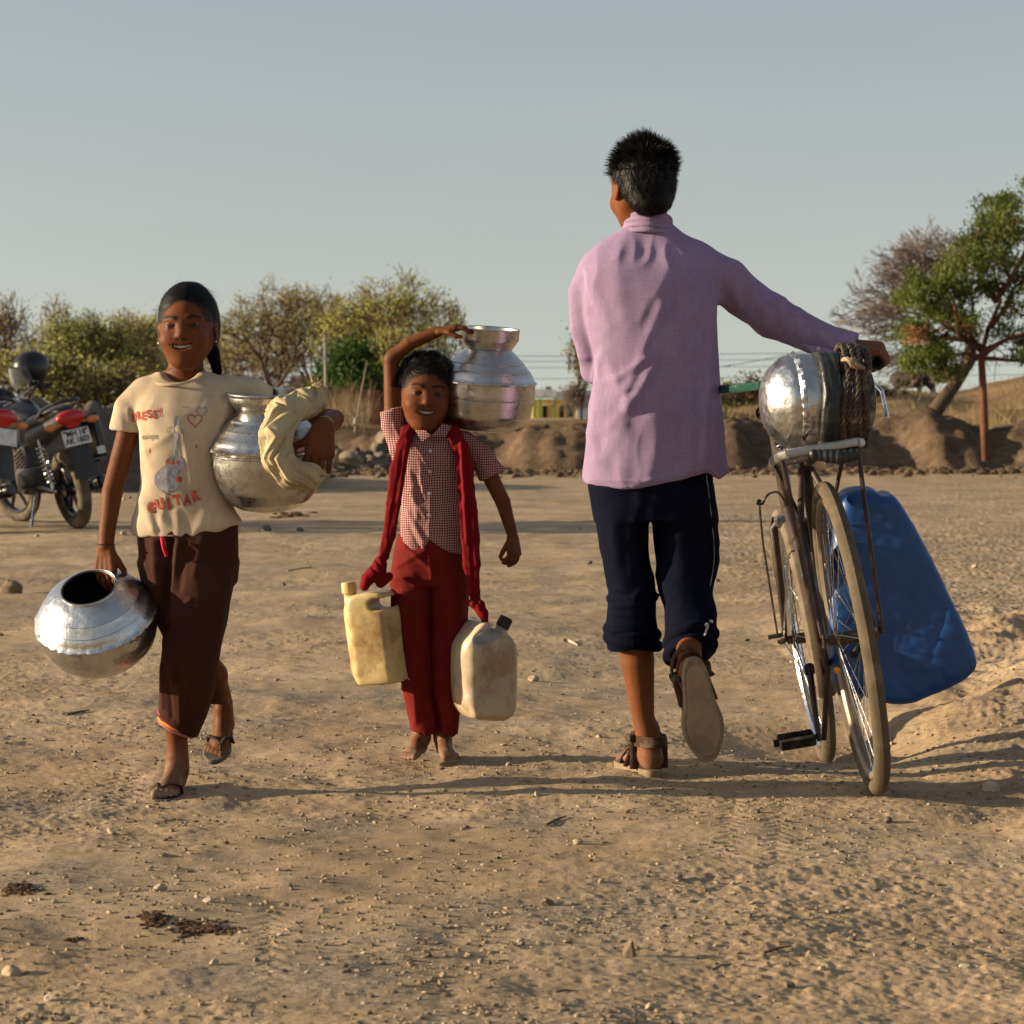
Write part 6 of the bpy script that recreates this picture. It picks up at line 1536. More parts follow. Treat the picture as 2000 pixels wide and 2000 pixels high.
for k in range(3):
    pts = [C(1640 + 14 * math.cos(t) + 22 * t / 6.3 + k * 6, 712 + 9 * math.sin(t * 1.3 + k), -.09 + .03 * math.sin(t + k)) for t in np.linspace(0, 6.3, 30)]; kn.tube(pts, .0055, 7)
kn.build('knot', mat('pale_rope', (.26, .20, .125), .8, var=.3, vs=80, bump=.6, bs=250), rope)
# green rope running from the pot to the boy's hidden hand
mb = MB(); ga, gb = C(1485, 753, .10), T(1180, 780, -.13 + .0)
ga2 = T(1390, 771, .10)
for j in range(4):
    pts = []
    A0, A1, A2 = C(1488, 752, .02), T(1408, 768, .13), T(1255, 752, .24)
    for u in np.linspace(0, 1, 60):
        b0 = A0 * (1 - u) ** 2 + 2 * A1 * u * (1 - u) + A2 * u * u; ph = u * 36 + j * PI / 2; pts.append(b0 + .0055 * V(0, math.cos(ph), math.sin(ph)))
    mb.tube(pts, .0055, 6)
gr = mb.build('green_rope', mat('green_nylon', (.006, .050, .036), .5, var=.5, vs=120, dirt=(.16, .22, .17), ds=90, dth=(.6, .7), bump=.5, bs=200)); tag(gr, 'green braided rope stretched from the carrier pot to the teenager', 'rope')
MB().tube([C(1497, 800, .06), C(1470, 806, .05)], .018, 14).build('x', blk) if False else None
# ------------------------------------------------------------------ earth banks
def strip_mesh(name, x0, x1, y0, y1, rx, ry, hfun, m, kind='structure'):
    xs = np.arange(x0, x1 + rx, rx); ys = np.arange(y0, y1 + ry, ry); X, Y = np.meshgrid(xs, ys, indexing='ij'); Z = hfun(X, Y)
    a = np.arange(len(xs) - 1)[:, None] * len(ys) + np.arange(len(ys) - 1)[None, :]; k = len(ys)
    q = np.stack([a, a + k, a + k + 1, a + 1], -1).reshape(-1, 4); o = mesh_obj(name, np.column_stack([X.ravel(), Y.ravel(), Z.ravel()]), q, m)
    tag(o, kind=kind); return o


def soil(name, c1, c2, c3, sc=.8, veg=None):
    m, nt, b, out = nodes(name); L = nt.links.new; co = coord(nt)
    def tn_(s_, d=6, r=.65): n = N(nt, 'ShaderNodeTexNoise', Scale=s_, Detail=d, Roughness=r); L(co, n.inputs['Vector']); return n.outputs[0]
    c = ramp(nt, tn_(sc), [(.34, c1), (.5, c2), (.66, c3)]); c = mixc(nt, 1.0, c, ramp(nt, tn_(7), [(.3, (.66,) * 3), (.7, (1.3,) * 3)]), 'MULTIPLY')
    if veg: c = mixc(nt, ramp(nt, tn_(1.6, 8, .8), [(.56, (0,) * 3), (.64, (1,) * 3)]), c, veg)
    L(c, b.inputs['Base Color']); b.inputs['Roughness'].default_value = 1; b.inputs['Specular IOR Level'].default_value = .05
    bp = N(nt, 'ShaderNodeBump', Strength=.8, Distance=.08); L(tn_(9, 6, .75), bp.inputs['Height']); L(bp.outputs[0], b.inputs['Normal']); return m
s_dark = soil('dug_soil', (.085, .058, .038), (.13, .088, .056), (.19, .130, .082))
s_grey = soil('grey_gravel_heap', (.09, .072, .058), (.135, .108, .085), (.18, .145, .11))
s_warm = soil('dry_slope', (.145, .095, .052), (.21, .138, .076), (.27, .182, .10), .35, (.15, .115, .05))


def bank_h(ridge, D, rx, base_d, back, amp, seed, lump=1.2):
    """ridge: [(px, py)] skyline seen at distance D"""
    pxs, pys = zip(*ridge)
    def f(X, Y):
        px = 1000 + X * F / D; zr = CAMH - (np.interp(px, pxs, pys) - HZ) * D / F
        zr = zr + amp * (.7 * n2(X, Y * .6, lump, 3, .55, seed))
        t = np.clip((Y - base_d - 1.1 * n2(X, Y * 0, .5, 4, .6, seed + 1)) / (D - base_d), 0, 1); t = t * t * (3 - 2 * t); u = np.clip((Y - D) / back, 0, 1); u = u * u * (3 - 2 * u)
        z = zr * t * (1 - .85 * u) + amp * .5 * t * (1 - np.abs(n2(X, Y, lump * 1.7, 3, .6, seed + 2)) * 2) * (1 - u) + .03 * n2(X, Y, 5, 2, .5, seed + 3) * t
        z = z + t * (-.10 * np.abs(n2(X, Y, 2.2, 3, .6, seed + 6)) + .035 * n2(X, Y, 7, 2, .5, seed + 7)); return z - .12 * (1 - t) - .06 * (t < .02)
    return f
strip_mesh('dirt_bank', -1.6, 20, 35.2, 44, .085, .085, bank_h([(700, 850), (760, 838), (860, 836), (960, 842), (1030, 828), (1100, 832), (1150, 826), (1300, 835), (1375, 838), (1420, 822), (1470, 834), (1600, 848), (1690, 836), (1750, 815), (1790, 808), (1850, 822), (1900, 845), (1950, 835), (2060, 800), (2400, 790), (2900, 830)], 38.5, 0, 36.0, 4.5, .12, 20, .75), s_dark)
strip_mesh('gravel_mound', -12, -2.4, 25.2, 36, .07, .07, bank_h([(-1300, 1000), (-300, 980), (-90, 850), (0, 772), (60, 775), (110, 800), (200, 803), (260, 812), (330, 812), (480, 822), (560, 850), (600, 905), (640, 940)], 28.0, 0, 26.0, 5, .10, 31), s_grey)
strip_mesh('dry_slope', 3.2, 34, 43, 130, .35, .6, (lambda X, Y: (lambda px, z0: np.clip((Y - 44) / 36, 0, 1) ** .75 * (CAMH - (np.interp(1000 + X * F / Y, [1240, 1330, 1400, 1480, 1560, 1640, 1700, 1760, 1860, 1950, 2000, 2400], [840, 800, 792, 785, 782, 778, 776, 768, 765, 746, 738, 700]) - HZ) * np.minimum(Y, 82) / F) + .30 * n2(X, Y, .35, 3, .55, 41) * np.clip((Y - 44) / 10, 0, 1) * np.clip((90 - Y) / 10, .2, 1) - .15)(0, 0)), s_warm)
strip_mesh('scrub_rise', -9, 3.2, 44, 58, .15, .2, (lambda X, Y: np.clip((Y - 45) / 5, 0, 1) * (CAMH - (np.interp(1000 + X * F / Y, [0, 200, 560, 640, 800, 1000, 1100, 1300], [800, 812, 812, 826, 832, 822, 818, 822]) - HZ) * 50 / F) + .10 * n2(X, Y, .9, 3, .55, 44) - .12), s_warm)


def zmesh(px, d, objs=None):
    x = (px - 1000) * d / F
    dg = bpy.context.evaluated_depsgraph_get(); h = S.ray_cast(dg, Vector((x, d, 30)), Vector((0, 0, -1))); return h[1].z if h[0] else 0.0


# ------------------------------------------------------------------ vegetation
bark = mat('bark', (.085, .058, .040), .95, var=.3, vs=6, bump=.6, bs=30, bdist=.02); barkr = mat('reddish_bark', (.13, .062, .038), .95, var=.3, vs=6, bump=.6, bs=30, bdist=.02); twig = mat('dry_twigs', (.17, .130, .105), .95, var=.2, vs=4)
leafm, nt, b, out = nodes('leaves'); a_ = nt.nodes.new('ShaderNodeAttribute'); a_.attribute_name = 'col'; nt.links.new(a_.outputs[0], b.inputs['Base Color']); b.inputs['Roughness'].default_value = .6; b.inputs['Specular IOR Level'].default_value = .2
tr_ = nt.nodes.new('ShaderNodeBsdfTranslucent'); mx = nt.nodes.new('ShaderNodeMixShader'); mx.inputs[0].default_value = .45; nt.links.new(a_.outputs[0], tr_.inputs[0]); nt.links.new(b.outputs[0], mx.inputs[1]); nt.links.new(tr_.outputs[0], mx.inputs[2]); nt.links.new(mx.outputs[0], out.inputs[0])


def tree(name, px, d, pytop, wpx, cols, seed, label, leaf=.10, nleaf=9000, lean=0, trunk_r=.09, bk=None, stems=1, fork=.35, cat='tree', group=None, base_py=None, depth=5, leafy=.95, spread=.55, droop=.0, nb=3, clump=.35, crown_lo=.25, elong=1.0, zb=None):
    rg = np.random.default_rng(seed); x = (px - 1000) * d / F; zb = zb if zb is not None else (zmesh(px, d) - .05 if base_py is None else P(px, base_py, d)[2]); H = CAMH - (pytop - HZ) * d / F - zb; Wd = wpx * d / F / 2
    root = empty(name, (x, d, zb), label, cat, group); segs = []; tips = []
    def grow(p, dirn, L, r, lv):
        n = 3; pts = [p]; q = p.copy(); dd = dirn.copy()
        for i in range(n):
            dd = nrm(dd + rg.normal(0, .10 + .03 * lv, 3) + V(0, 0, .05 if lv < 3 else -droop)); q = q + dd * L / n; pts.append(q.copy())
        segs.append((pts, r, r * .62, lv))
        if lv >= depth: tips.append(q); tips.append(pts[-2]); return
        if lv >= depth - 1: tips.append(q)
        k = nb + (rg.random() < .4)
        for i in range(k):
            a = 2 * PI * (i + rg.random() * .7) / k; sp = spread * (1 + .25 * rg.normal()); u = frame(dd); nd = nrm(dd * math.cos(sp) + (u[:, 0] * math.cos(a) + u[:, 1] * math.sin(a)) * math.sin(sp) * V(1.15, 1.0, .85))
            grow(pts[-1] if i else q, nd, L * rg.uniform(.62, .88), r * .60, lv + 1)
        if lv > 0 and rg.random() < .5:
            u = frame(dd); a = rg.random() * 6.28; grow(pts[1], nrm(dd * .6 + u[:, 0] * math.cos(a) + u[:, 1] * math.sin(a)), L * .6, r * .4, lv + 2 if lv + 2 <= depth else depth)
    for s_ in range(stems):
        a = rg.random() * 6.28; st = .0 if stems == 1 else .30
        grow(np.array((rg.normal(0, .05) * (stems > 1), rg.normal(0, .05) * (stems > 1), -.05)), nrm(V(math.cos(a) * st + lean, math.sin(a) * st, 1)), fork, trunk_r * (1 if stems == 1 else .7), 0)
    allp = np.array([q for sg in segs for q in sg[0]]); hz = allp[:, 2].max(); wx = np.percentile(np.abs(allp[:, 0] - (0)), 97)
    sx, sz = Wd / max(wx, .01), H * .97 / hz
    def sc(p): return np.array((p[0] * sx, p[1] * min(sx, 1.5 * sz), p[2] * sz)) + V(x, d, zb)
    mb = MB()
    for pts, r0, r1, lv in segs:
        mb.tube([sc(p) for p in pts], list(np.linspace(max(r0, .012), max(r1, .009), len(pts)) ), 8 if lv < 2 else (5 if lv < 4 else 3), cap=False)
    mb.build('trunk', bk or bark, root, autos=False)
    if nleaf:
        T = np.array([sc(t) for t in tips]); T = T[T[:, 2] > zb + H * crown_lo]; keep = rg.random(len(T)) < leafy; T = T[keep]; idx = rg.integers(0, len(T), nleaf); c = clump * (.6 + .8 * rg.random(len(T)))
        o = rg.normal(0, 1, (nleaf, 3)) * c[idx][:, None] * V(.55, .55, .38); p = T[idx] + o; p[:, 2] -= droop * np.abs(rg.normal(0, 1, nleaf)) * .5
        e1 = rg.normal(0, 1, (nleaf, 3)); e1 /= np.linalg.norm(e1, axis=1)[:, None]; e1[:, 2] -= droop; e2 = np.cross(e1, rg.normal(0, 1, (nleaf, 3))); e2 /= np.linalg.norm(e2, axis=1)[:, None]
        s_ = leaf * rg.uniform(.5, 1.2, nleaf)[:, None]; e1 = e1 * s_ * elong; e2 = e2 * s_ * .45
        vs = np.stack([p - e1, p + e2, p + e1, p - e2], 1).reshape(-1, 3); fs = np.arange(nleaf * 4).reshape(-1, 4)
        ci = (rg.random(nleaf) * .6 + rg.random(len(T))[idx] * .8) / 1.4 * (len(cols) - 1); i0 = np.clip(ci.astype(int), 0, len(cols) - 2); w_ = (ci - i0)[:, None]; C_ = np.array(cols); col = C_[i0] * (1 - w_) + C_[i0 + 1] * w_
        col = col * rg.uniform(.7, 1.25, nleaf)[:, None]
        mesh_obj('crown', vs, fs, leafm, root, smooth=False, attr={'col': np.repeat(col, 4, 0)})
    return root
olive = [(0.170, 0.173, 0.065), (0.271, 0.251, 0.091), (0.373, 0.313, 0.131), (0.459, 0.330, 0.149)]; green = [(0.144, 0.181, 0.046), (0.237, 0.271, 0.074), (0.339, 0.348, 0.111)]; dryc = [(0.323, 0.251, 0.140), (0.423, 0.313, 0.167), (0.271, 0.227, 0.111)]; yel = [(0.254, 0.271, 0.065), (0.373, 0.365, 0.091), (0.492, 0.434, 0.140)]  # leaf palettes lightened: the pale of distance haze is put into the colour
G_ = 'trees beyond the banks'
tree('tree', 30, 72, 552, 275, olive, 1, 'thin olive tree at the far left edge above the helmet', 0.046, 3456, stems=2, leafy=.6, clump=0.223, group=G_)
tree('tree', 112, 66, 562, 159, olive, 2, 'airy yellowing tree just right of the helmet, taller than its neighbour', 0.043, 2791, leafy=.6, clump=0.198, group=G_)
tree('tree', 170, 64, 588, 201, green, 3, 'bushy olive tree left of the girl\'s shoulder', 0.054, 4986, stems=2, clump=0.279, crown_lo=0.18, group=G_)
tree('tree', 60, 60, 663, 190, yel, 13, 'low yellow green tree behind the motorcycle helmet', 0.049, 3324, stems=3, clump=0.248, crown_lo=0.18, group=G_)
tree('tree', 235, 68, 590, 212, olive, 4, 'brownish tree directly behind the girl\'s right sleeve', 0.054, 4986, stems=2, clump=0.260, crown_lo=0.18, group=G_)
tree('tree', 295, 74, 586, 222, yel, 5, 'yellow green tree touching the left of the girl\'s head', 0.060, 5650, stems=2, clump=0.279, crown_lo=0.18, group=G_)
tree('tree', 215, 61, 693, 180, yel, 14, 'short pale bush tree behind the girl\'s elbow', 0.049, 3324, stems=3, clump=0.248, crown_lo=0.18, group=G_)
tree('tree', 452, 80, 616, 212, dryc, 6, 'dry brown tree right of the girl\'s head', 0.054, 5650, stems=2, clump=0.260, crown_lo=0.18, group=G_)
tree('tree', 545, 76, 527, 243, olive, 7, 'tall flat topped tree with bare lower limbs, between the girl and the pole', 0.049, 5650, stems=1, fork=.55, clump=0.211, leafy=.85, crown_lo=0.42, trunk_r=.11, group=G_)
tree('tree', 628, 82, 543, 201, olive, 8, 'dense dull green tree behind the whitish pole', 0.054, 5650, stems=2, clump=0.260, crown_lo=0.18, group=G_)
tree('tree', 742, 74, 509, 254, yel, 9, 'tall bright yellow green tree behind the boy\'s raised arm', 0.052, 8310, stems=2, clump=0.248, crown_lo=0.20, spread=.5, group=G_)
tree('tree', 668, 60, 654, 130, [(.028, .055, .010), (.045, .085, .015), (.06, .10, .02)], 10, 'small rich green tree on a dark trunk left of the boy', .085, 5600, clump=.30, crown_lo=.45, trunk_r=.06, fork=.6, group=G_)
tree('tree', 775, 66, 629, 180, yel, 15, 'spreading low tree just left of the boy\'s head', 0.049, 4321, stems=2, clump=0.236, crown_lo=0.25, group=G_)
tree('tree', 852, 86, 575, 127, yel, 11, 'sparse tree top showing by the boy\'s raised hand', 0.049, 1062, leafy=.5, clump=0.186, crown_lo=0.30, group=G_)
tree('tree', 702, 92, 532, 120, dryc, 12, 'bare pale twiggy tree rising above the yellow green crown', .05, 0, depth=6, nb=3, spread=.35, stems=3, bk=twig, trunk_r=.04, group=G_)
tree('tree', 1133, 60, 545, 90, olive, 16, 'thin leafy tree half hidden behind the teenager\'s left shoulder', .06, 700, leafy=.6, clump=.22, crown_lo=.3, trunk_r=.035, group=G_)
tree('shrub', 1416, 78, 742, 46, green, 17, 'small green bush on the slope beside the green rope', .07, 900, stems=3, clump=.25, crown_lo=0, cat='shrub')
tree('shrub', 1486, 74, 748, 80, [(.20, .12, .055), (.24, .15, .07)], 18, 'rounded dry brown thicket behind the carrier pot', .07, 4200, stems=5, clump=.42, crown_lo=0, cat='shrub')
tree('shrub', 1114, 140, 742, 60, dryc, 19, 'leafless twiggy bush by the yellow building', .05, 0, stems=3, bk=twig, trunk_r=.04, cat='shrub')
tree('shrub', 1705, 76, 752, 110, [(.13, .14, .04), (.22, .17, .07)], 21, 'low scrub with dry weeds on the slope left of the cattle', .06, 2200, stems=6, clump=.32, crown_lo=0, cat='shrub')
# bare thorn tree with the leaning trunk
def bare_tree():
    d = 46; rg = np.random.default_rng(77); W_ = lambda x, y, dd=0: np.array(((x - 1000) * d / F, d + dd, CAMH - (y - HZ) * d / F))
    root = empty('bare_tree', W_(1815, 828), 'leafless grey thorn tree with a dark leaning trunk', 'tree'); mb = MB()
    mb.tube([W_(1808, 838), W_(1835, 790), W_(1862, 755), W_(1893, 705), W_(1897, 672), W_(1893, 655)], [.16, .135, .12, .115, .10, .085], 10)
    mb.tube([W_(1893, 705), W_(1925, 690), W_(1950, 672)], [.07, .05, .04], 7)
    tw = MB(); cnt = [0]
    def g(p, dd, L, r, lv):
        n = 4; pts = [p]
        for i in range(n): dd = nrm(dd + rg.normal(0, .09, 3) + V(-.015, 0, .0)); p = p + dd * L / n; pts.append(p)
        (mb if lv < 3 else tw).tube(pts, list(np.linspace(max(r * .8, .0062), max(r * .5, .0042), n + 1)), 6 if lv < 3 else 3, cap=False); cnt[0] += 1
        if lv >= 8: return
        k = 2 + (rg.random() < (.75 if lv < 5 else .40))
        for i in range(k):
            u = frame(dd); a = 2 * PI * (i + rg.random()) / k; sp = .38 + .12 * rg.normal(); g(pts[-1] if i < 2 else pts[2], nrm(dd * math.cos(sp) + (u[:, 0] * math.cos(a) + u[:, 1] * math.sin(a)) * math.sin(sp)), L * rg.uniform(.62, .86), r * .62, lv + 1)
    for (ax_, az_, L, r) in ((-1, .35, .95, .07), (-.95, .75, .9, .07), (-.55, 1, .95, .07), (-.15, 1, .9, .07), (.3, 1, .85, .06), (-1, .0, .75, .05), (-.8, 1.2, .8, .05)):
        g(W_(1893, 665), nrm(V(ax_, rg.normal(0, .3), az_)), L * .74, r * .9, 1)
    mb.build('trunk', bark, root, autos=False); tw.build('twigs', twig, root, autos=False)
bare_tree()
# neem tree with bright leaves
def neem():
    d = 35.0; rg = np.random.default_rng(21); W_ = lambda x, y, dd=0: np.array(((x - 1000) * d / F, d + dd, CAMH - (y - HZ) * d / F))
    root = empty('neem_tree', W_(1927, 886), 'young green leafy tree with a slim reddish trunk at right', 'tree'); mb = MB(); tips = []
    mb.tube([W_(1927, 900), W_(1922, 820), W_(1920, 760), W_(1917, 700), W_(1921, 678)], [.066, .058, .052, .048, .045], 10)
    br = [((1921, 678), (1935, 640), (1945, 590), (1955, 520), (1965, 430)), ((1921, 678), (1905, 665), (1880, 640), (1850, 600), (1820, 565)), ((1921, 690), (1890, 660), (1860, 650), (1830, 640), (1800, 668)), ((1935, 640), (1960, 600), (1990, 560), (2030, 520), (2070, 480)), ((1945, 590), (1920, 540), (1905, 490), (1900, 450)), ((1945, 590), (1985, 520), (2010, 450), (2000, 400)), ((1921, 700), (1960, 702), (2010, 705), (2060, 720)), ((1921, 684), (1970, 660), (2030, 640), (2080, 640)), ((1880, 640), (1860, 600), (1850, 540), (1870, 500)), ((1850, 650), (1820, 690), (1790, 700)), ((1921, 700), (1880, 690), (1850, 700), (1838, 740))]
    for b_ in br:
        pts = [W_(p[0], p[1], (i * .18) * rg.choice((-1, 1)) * (i > 0)) for i, p in enumerate(b_)]; mb.tube(pts, list(np.linspace(.036, .010, len(pts))), 6, cap=False)
        for i in range(1, len(pts)):
            for t in np.linspace(0, 1, 5):
                for _ in range(2):
                    q = pts[i - 1] * (1 - t) + pts[i] * t; e = q + rg.normal(0, 1, 3) * V(.20, .20, .16); mb.tube([q, (q + e) / 2 + V(0, 0, .03), e], [.007, .005, .004], 4, cap=False)
                    if i > 1 or t > .6: tips.append(e)
        tips += [pts[-1]] * 4
    blobs = [((1960, 430), 34, 34), ((1900, 470), 34, 40), ((1990, 480), 40, 60), ((1940, 500), 40, 36), ((1870, 520), 24, 22), ((1850, 555), 26, 20), ((1795, 560), 26, 18), ((1775, 580), 20, 14), ((1905, 555), 34, 26), ((1985, 560), 34, 40), ((1835, 600), 24, 20), ((1880, 625), 24, 20), ((1990, 650), 40, 40), ((2010, 690), 36, 30), ((1785, 640), 16, 18), ((1775, 685), 16, 26), ((1830, 680), 22, 20), ((1848, 710), 14, 30), ((1800, 700), 18, 16), ((2040, 560), 50, 70), ((1965, 400), 26, 18), ((1930, 440), 20, 24)]
    n = 22000; rb = rg.integers(0, len(blobs), n); sub = []
    for (c, a, b2) in blobs:
        for _ in range(9): q = rg.normal(0, .55, 2); sub.append(W_(c[0] + q[0] * a, c[1] + q[1] * b2, rg.normal(0, .32)))
    sub = np.array(sub); i_ = rb * 9 + rg.integers(0, 9, n); p = sub[i_] + rg.normal(0, 1, (n, 3)) * V(.085, .09, .065)
    e1 = rg.normal(0, 1, (n, 3)) + V(0, 0, -1.1); e1 /= np.linalg.norm(e1, axis=1)[:, None]; e2 = np.cross(e1, rg.normal(0, 1, (n, 3))); e2 /= np.linalg.norm(e2, axis=1)[:, None]; s_ = rg.uniform(.5, 1.2, n)[:, None]
    e1 = e1 * s_ * .040; e2 = e2 * s_ * .015; C_ = np.array([(.05, .075, .014), (.098, .128, .025), (.175, .195, .045)]); ci = np.clip(rg.random(n) * .9 + rg.random(len(sub))[i_] * 1.1, 0, 1.999); i0 = ci.astype(int); w_ = (ci - i0)[:, None]; col = C_[i0] * (1 - w_) + C_[i0 + 1] * w_
    orange = (np.abs(p[:, 0] - W_(1785, 0)[0]) < .14) & (np.abs(p[:, 2] - W_(0, 655)[2]) < .13); col[orange & (rg.random(n) < .7)] = (.42, .20, .10)
    mb.build('trunk', barkr, root, autos=False); mesh_obj('crown', np.stack([p - e1, p + e2, p + e1, p - e2], 1).reshape(-1, 3), np.arange(4 * n).reshape(-1, 4), leafm, root, smooth=False, attr={'col': np.repeat(col, 4, 0)})
neem()


def blades(name, spots, hgt, wid, cols, seed, label, cat, kind=None, bend=.4):
    rg = np.random.default_rng(seed); n = len(spots); r = np.array(spots); d = rg.normal(0, .28, (n, 3)) + V(0, 0, 1); vs, fs = strands('b', r, d, hgt, wid, None, None, rg, bend, 4, .1)
    col = np.array(cols)[rg.integers(0, len(cols), n)]; o = mesh_obj(name, vs, fs, leafm, None, smooth=False, attr={'col': np.repeat(col, len(vs) // n, 0)}); tag(o, label, cat, kind=kind); return o
rg = np.random.default_rng(50); straw = [(.34, .25, .10), (.26, .20, .08), (.40, .30, .14)]
def spots(px0, px1, d0, d1, n):
    out = []
    for _ in range(n): px = rg.uniform(px0, px1); d = rg.uniform(d0, d1); out.append(((px - 1000) * d / F, d, zmesh(px, d) - .03))
    return out
blades('dry_weeds', spots(1900, 2040, 41, 44, 260), .75, .022, straw, 51, 'tall straw coloured weeds behind the slim tree trunk', 'weeds', 'stuff')
blades('dry_grass', spots(1380, 2040, 52, 80, 1300), .30, .03, straw + [(.10, .11, .03)], 52, 'dry grass scattered over the slope', 'grass', 'stuff')
blades('dry_reeds', spots(640, 720, 50, 54, 300), .95, .022, [(.26, .19, .11), (.20, .14, .08)], 53, 'dry brown reeds before the low wall', 'reeds', 'stuff')

# ------------------------------------------------------------------ low wall, poles, building
wallm = mat('red_brown_wall', (.150, .062, .042), .95, var=.25, vs=.8, dirt=(.10, .06, .045), ds=1.2, bump=.4, bs=8, bdist=.03)
def wall_run(px0, px1, d, pt0, pt1, pb, label):
    root = empty('boundary_wall', P((px0 + px1) / 2, pb, d), label, 'wall'); mb = MB(); a, b_ = P(px0, pb + 30, d), P(px1, pb + 30, d); zt = P(px0, pt0, d)[2]; zt1 = P(px1, pt1, d)[2]; zb = a[2]
    mb.box(((a[0] + b_[0]) / 2, d, (zb + (zt + zt1) / 2) / 2), ((b_[0] - a[0]) / 2, .11, ((zt + zt1) / 2 - zb) / 2)); mb.build('wall_panel', wallm, root, smooth=False)
    n = max(2, int((b_[0] - a[0]) / 2.6))
    for i in range(n + 1): x = a[0] + (b_[0] - a[0]) * i / n; MB().box((x, d, (zb + zt + .06) / 2), (.13, .15, (zt + .06 - zb) / 2), bev=.01).build('pillar', wallm, root, smooth=False)
    MB().box(((a[0] + b_[0]) / 2, d, zt + .03), ((b_[0] - a[0]) / 2 + .02, .135, .03)).build('coping', mat('wall_coping', (.07, .045, .035), .95), root, smooth=False)
wall_run(130, 470, 56, 806, 806, 850, 'low red brown wall running behind the gravel mound at left')
wall_run(560, 905, 57, 768, 768, 830, 'taller red brown wall behind the rubble and reeds')
pal = mat('whitewashed_pole', (.30, .27, .23), .8, var=.2, vs=5); bam = mat('bamboo', (.26, .19, .12), .7)
pt = P(636, 830, 53); pw = empty('post', pt, 'upright whitish pole standing behind the cloth roll', 'pole'); MB().tube([P(637, 840, 53), P(636, 740, 53), P(634, 655, 53)], [.034, .03, .024], 10).build('shaft', pal, pw); MB().box(P(634, 700, 53) + V(0, -.05, 0), (.10, .02, .02), bev=.004).build('crosspiece', pal, pw)
bs = empty('bamboo_stick', P(694, 822, 42), 'thin bamboo stick leaning out of the rubble heap', 'stick'); MB().tube([P(693, 845, 41.5), P(703, 780, 42), P(717, 705, 42.5)], [.018, .014, .009], 8).build('cane', bam, bs)
MB().tube([P(693.5, 830, 41.48), P(694.5, 818, 41.56)], .030, 8).build('wrapping', pal, bs)
# far building
db = 210.0; kk = db / F
def Bd(x, y, dd=0): return P(x, y, db) + V(0, dd, 0)
bld = empty('school_building', Bd(1100, 820), 'distant flat roofed yellow and white building with green pillars', 'building')
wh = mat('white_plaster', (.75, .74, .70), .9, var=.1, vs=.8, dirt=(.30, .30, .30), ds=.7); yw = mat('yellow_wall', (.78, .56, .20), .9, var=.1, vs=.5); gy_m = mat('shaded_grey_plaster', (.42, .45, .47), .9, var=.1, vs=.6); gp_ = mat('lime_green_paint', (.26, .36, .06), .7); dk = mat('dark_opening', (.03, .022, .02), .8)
def bx(x0, y0, x1, y1, d0, d1, m, nm, par=bld): a, b_ = P(x0, y0, db), P(x1, y1, db); return MB().box(((a[0] + b_[0]) / 2, db + (d0 + d1) / 2, (a[2] + b_[2]) / 2), (abs(b_[0] - a[0]) / 2, (d1 - d0) / 2, abs(a[2] - b_[2]) / 2)).build(nm, m, par, smooth=False)
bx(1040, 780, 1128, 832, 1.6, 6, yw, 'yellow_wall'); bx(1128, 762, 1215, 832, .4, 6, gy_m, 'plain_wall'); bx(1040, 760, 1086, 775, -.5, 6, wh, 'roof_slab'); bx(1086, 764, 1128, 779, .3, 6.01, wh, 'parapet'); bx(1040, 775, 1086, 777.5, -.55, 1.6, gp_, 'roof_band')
for x in (1042, 1053, 1081): bx(x, 779, x + 5, 832, -.4, .0, gp_, 'pillar')
for x0, x1, y0, y1 in ((1060, 1069, 793, 832), (1109, 1120, 792, 815), (1094, 1102, 792, 832)): w_ = bx(x0, y0, x1, y1, 1.50, 1.62, dk, 'window' if y1 < 820 else 'doorway'); bx(x0 - 1.2, y0 - 2, x1 + 1.2, y0 - .6, 1.42, 1.6, wh, 'lintel', w_)
for x in (1055, 1128): bx(x, 755, x + 5, 761, 1, 2, wh, 'roof_post')
bx(1066, 755, 1077, 760, 1, 2.4, mat('black_tank', (.02, .02, .02), .6), 'water_tank')
# tin roofed shed far behind the wall
sh = empty('shed', P(600, 800, 95), 'long low shed roof glimpsed behind the trees', 'shed'); MB().box(P(640, 795, 95), (3.2, 2, .55)).build('shed_wall', mat('shed_wall', (.10, .05, .04), .9), sh, smooth=False)
m_ = MB(); a = P(570, 752, 95); m_.add([a + V(0, -2.4, -.15), a + V(3.4, -2.4, -.15), a + V(3.4, 0, .35), a + V(0, 0, .35), a + V(0, 2.4, -.15), a + V(3.4, 2.4, -.15)], [(0, 1, 2, 3), (3, 2, 5, 4)]); m_.build('roof', mat('old_tiles', (.11, .065, .05), .9), sh, smooth=False)
# overhead wires between far poles
wm = mat('wire', (.05, .05, .05), .6)
for i, (y0, y1, d, lb) in enumerate(((676, 690, 160, 'highest faint overhead wire between boy and teenager'), (692, 700, 165, 'second faint overhead wire from the top'), (708, 712, 170, 'third faint overhead wire from the top'), (727, 734, 175, 'lowest dark overhead wire left of the teenager'))):
    pts = [P(-300 + 2700 * t, y0 + (y1 - y0) * (1 - abs(2 * t - 1)) + 6 * math.sin(PI * t), d) for t in np.linspace(0, 1, 30)]; o = MB().tube(pts, .018, 4, cap=False).build('overhead_wire', wm); tag(o, lb, 'wire', 'overhead wires')
o = MB().tube([P(1330 + 440 * t, 728 - 95 * t + 10 * math.sin(PI * t) , 120) for t in np.linspace(-.5, 1.1, 20)], .016, 4, cap=False).build('overhead_wire', wm); tag(o, 'slanting wire rising towards the bare tree', 'wire', 'overhead wires')

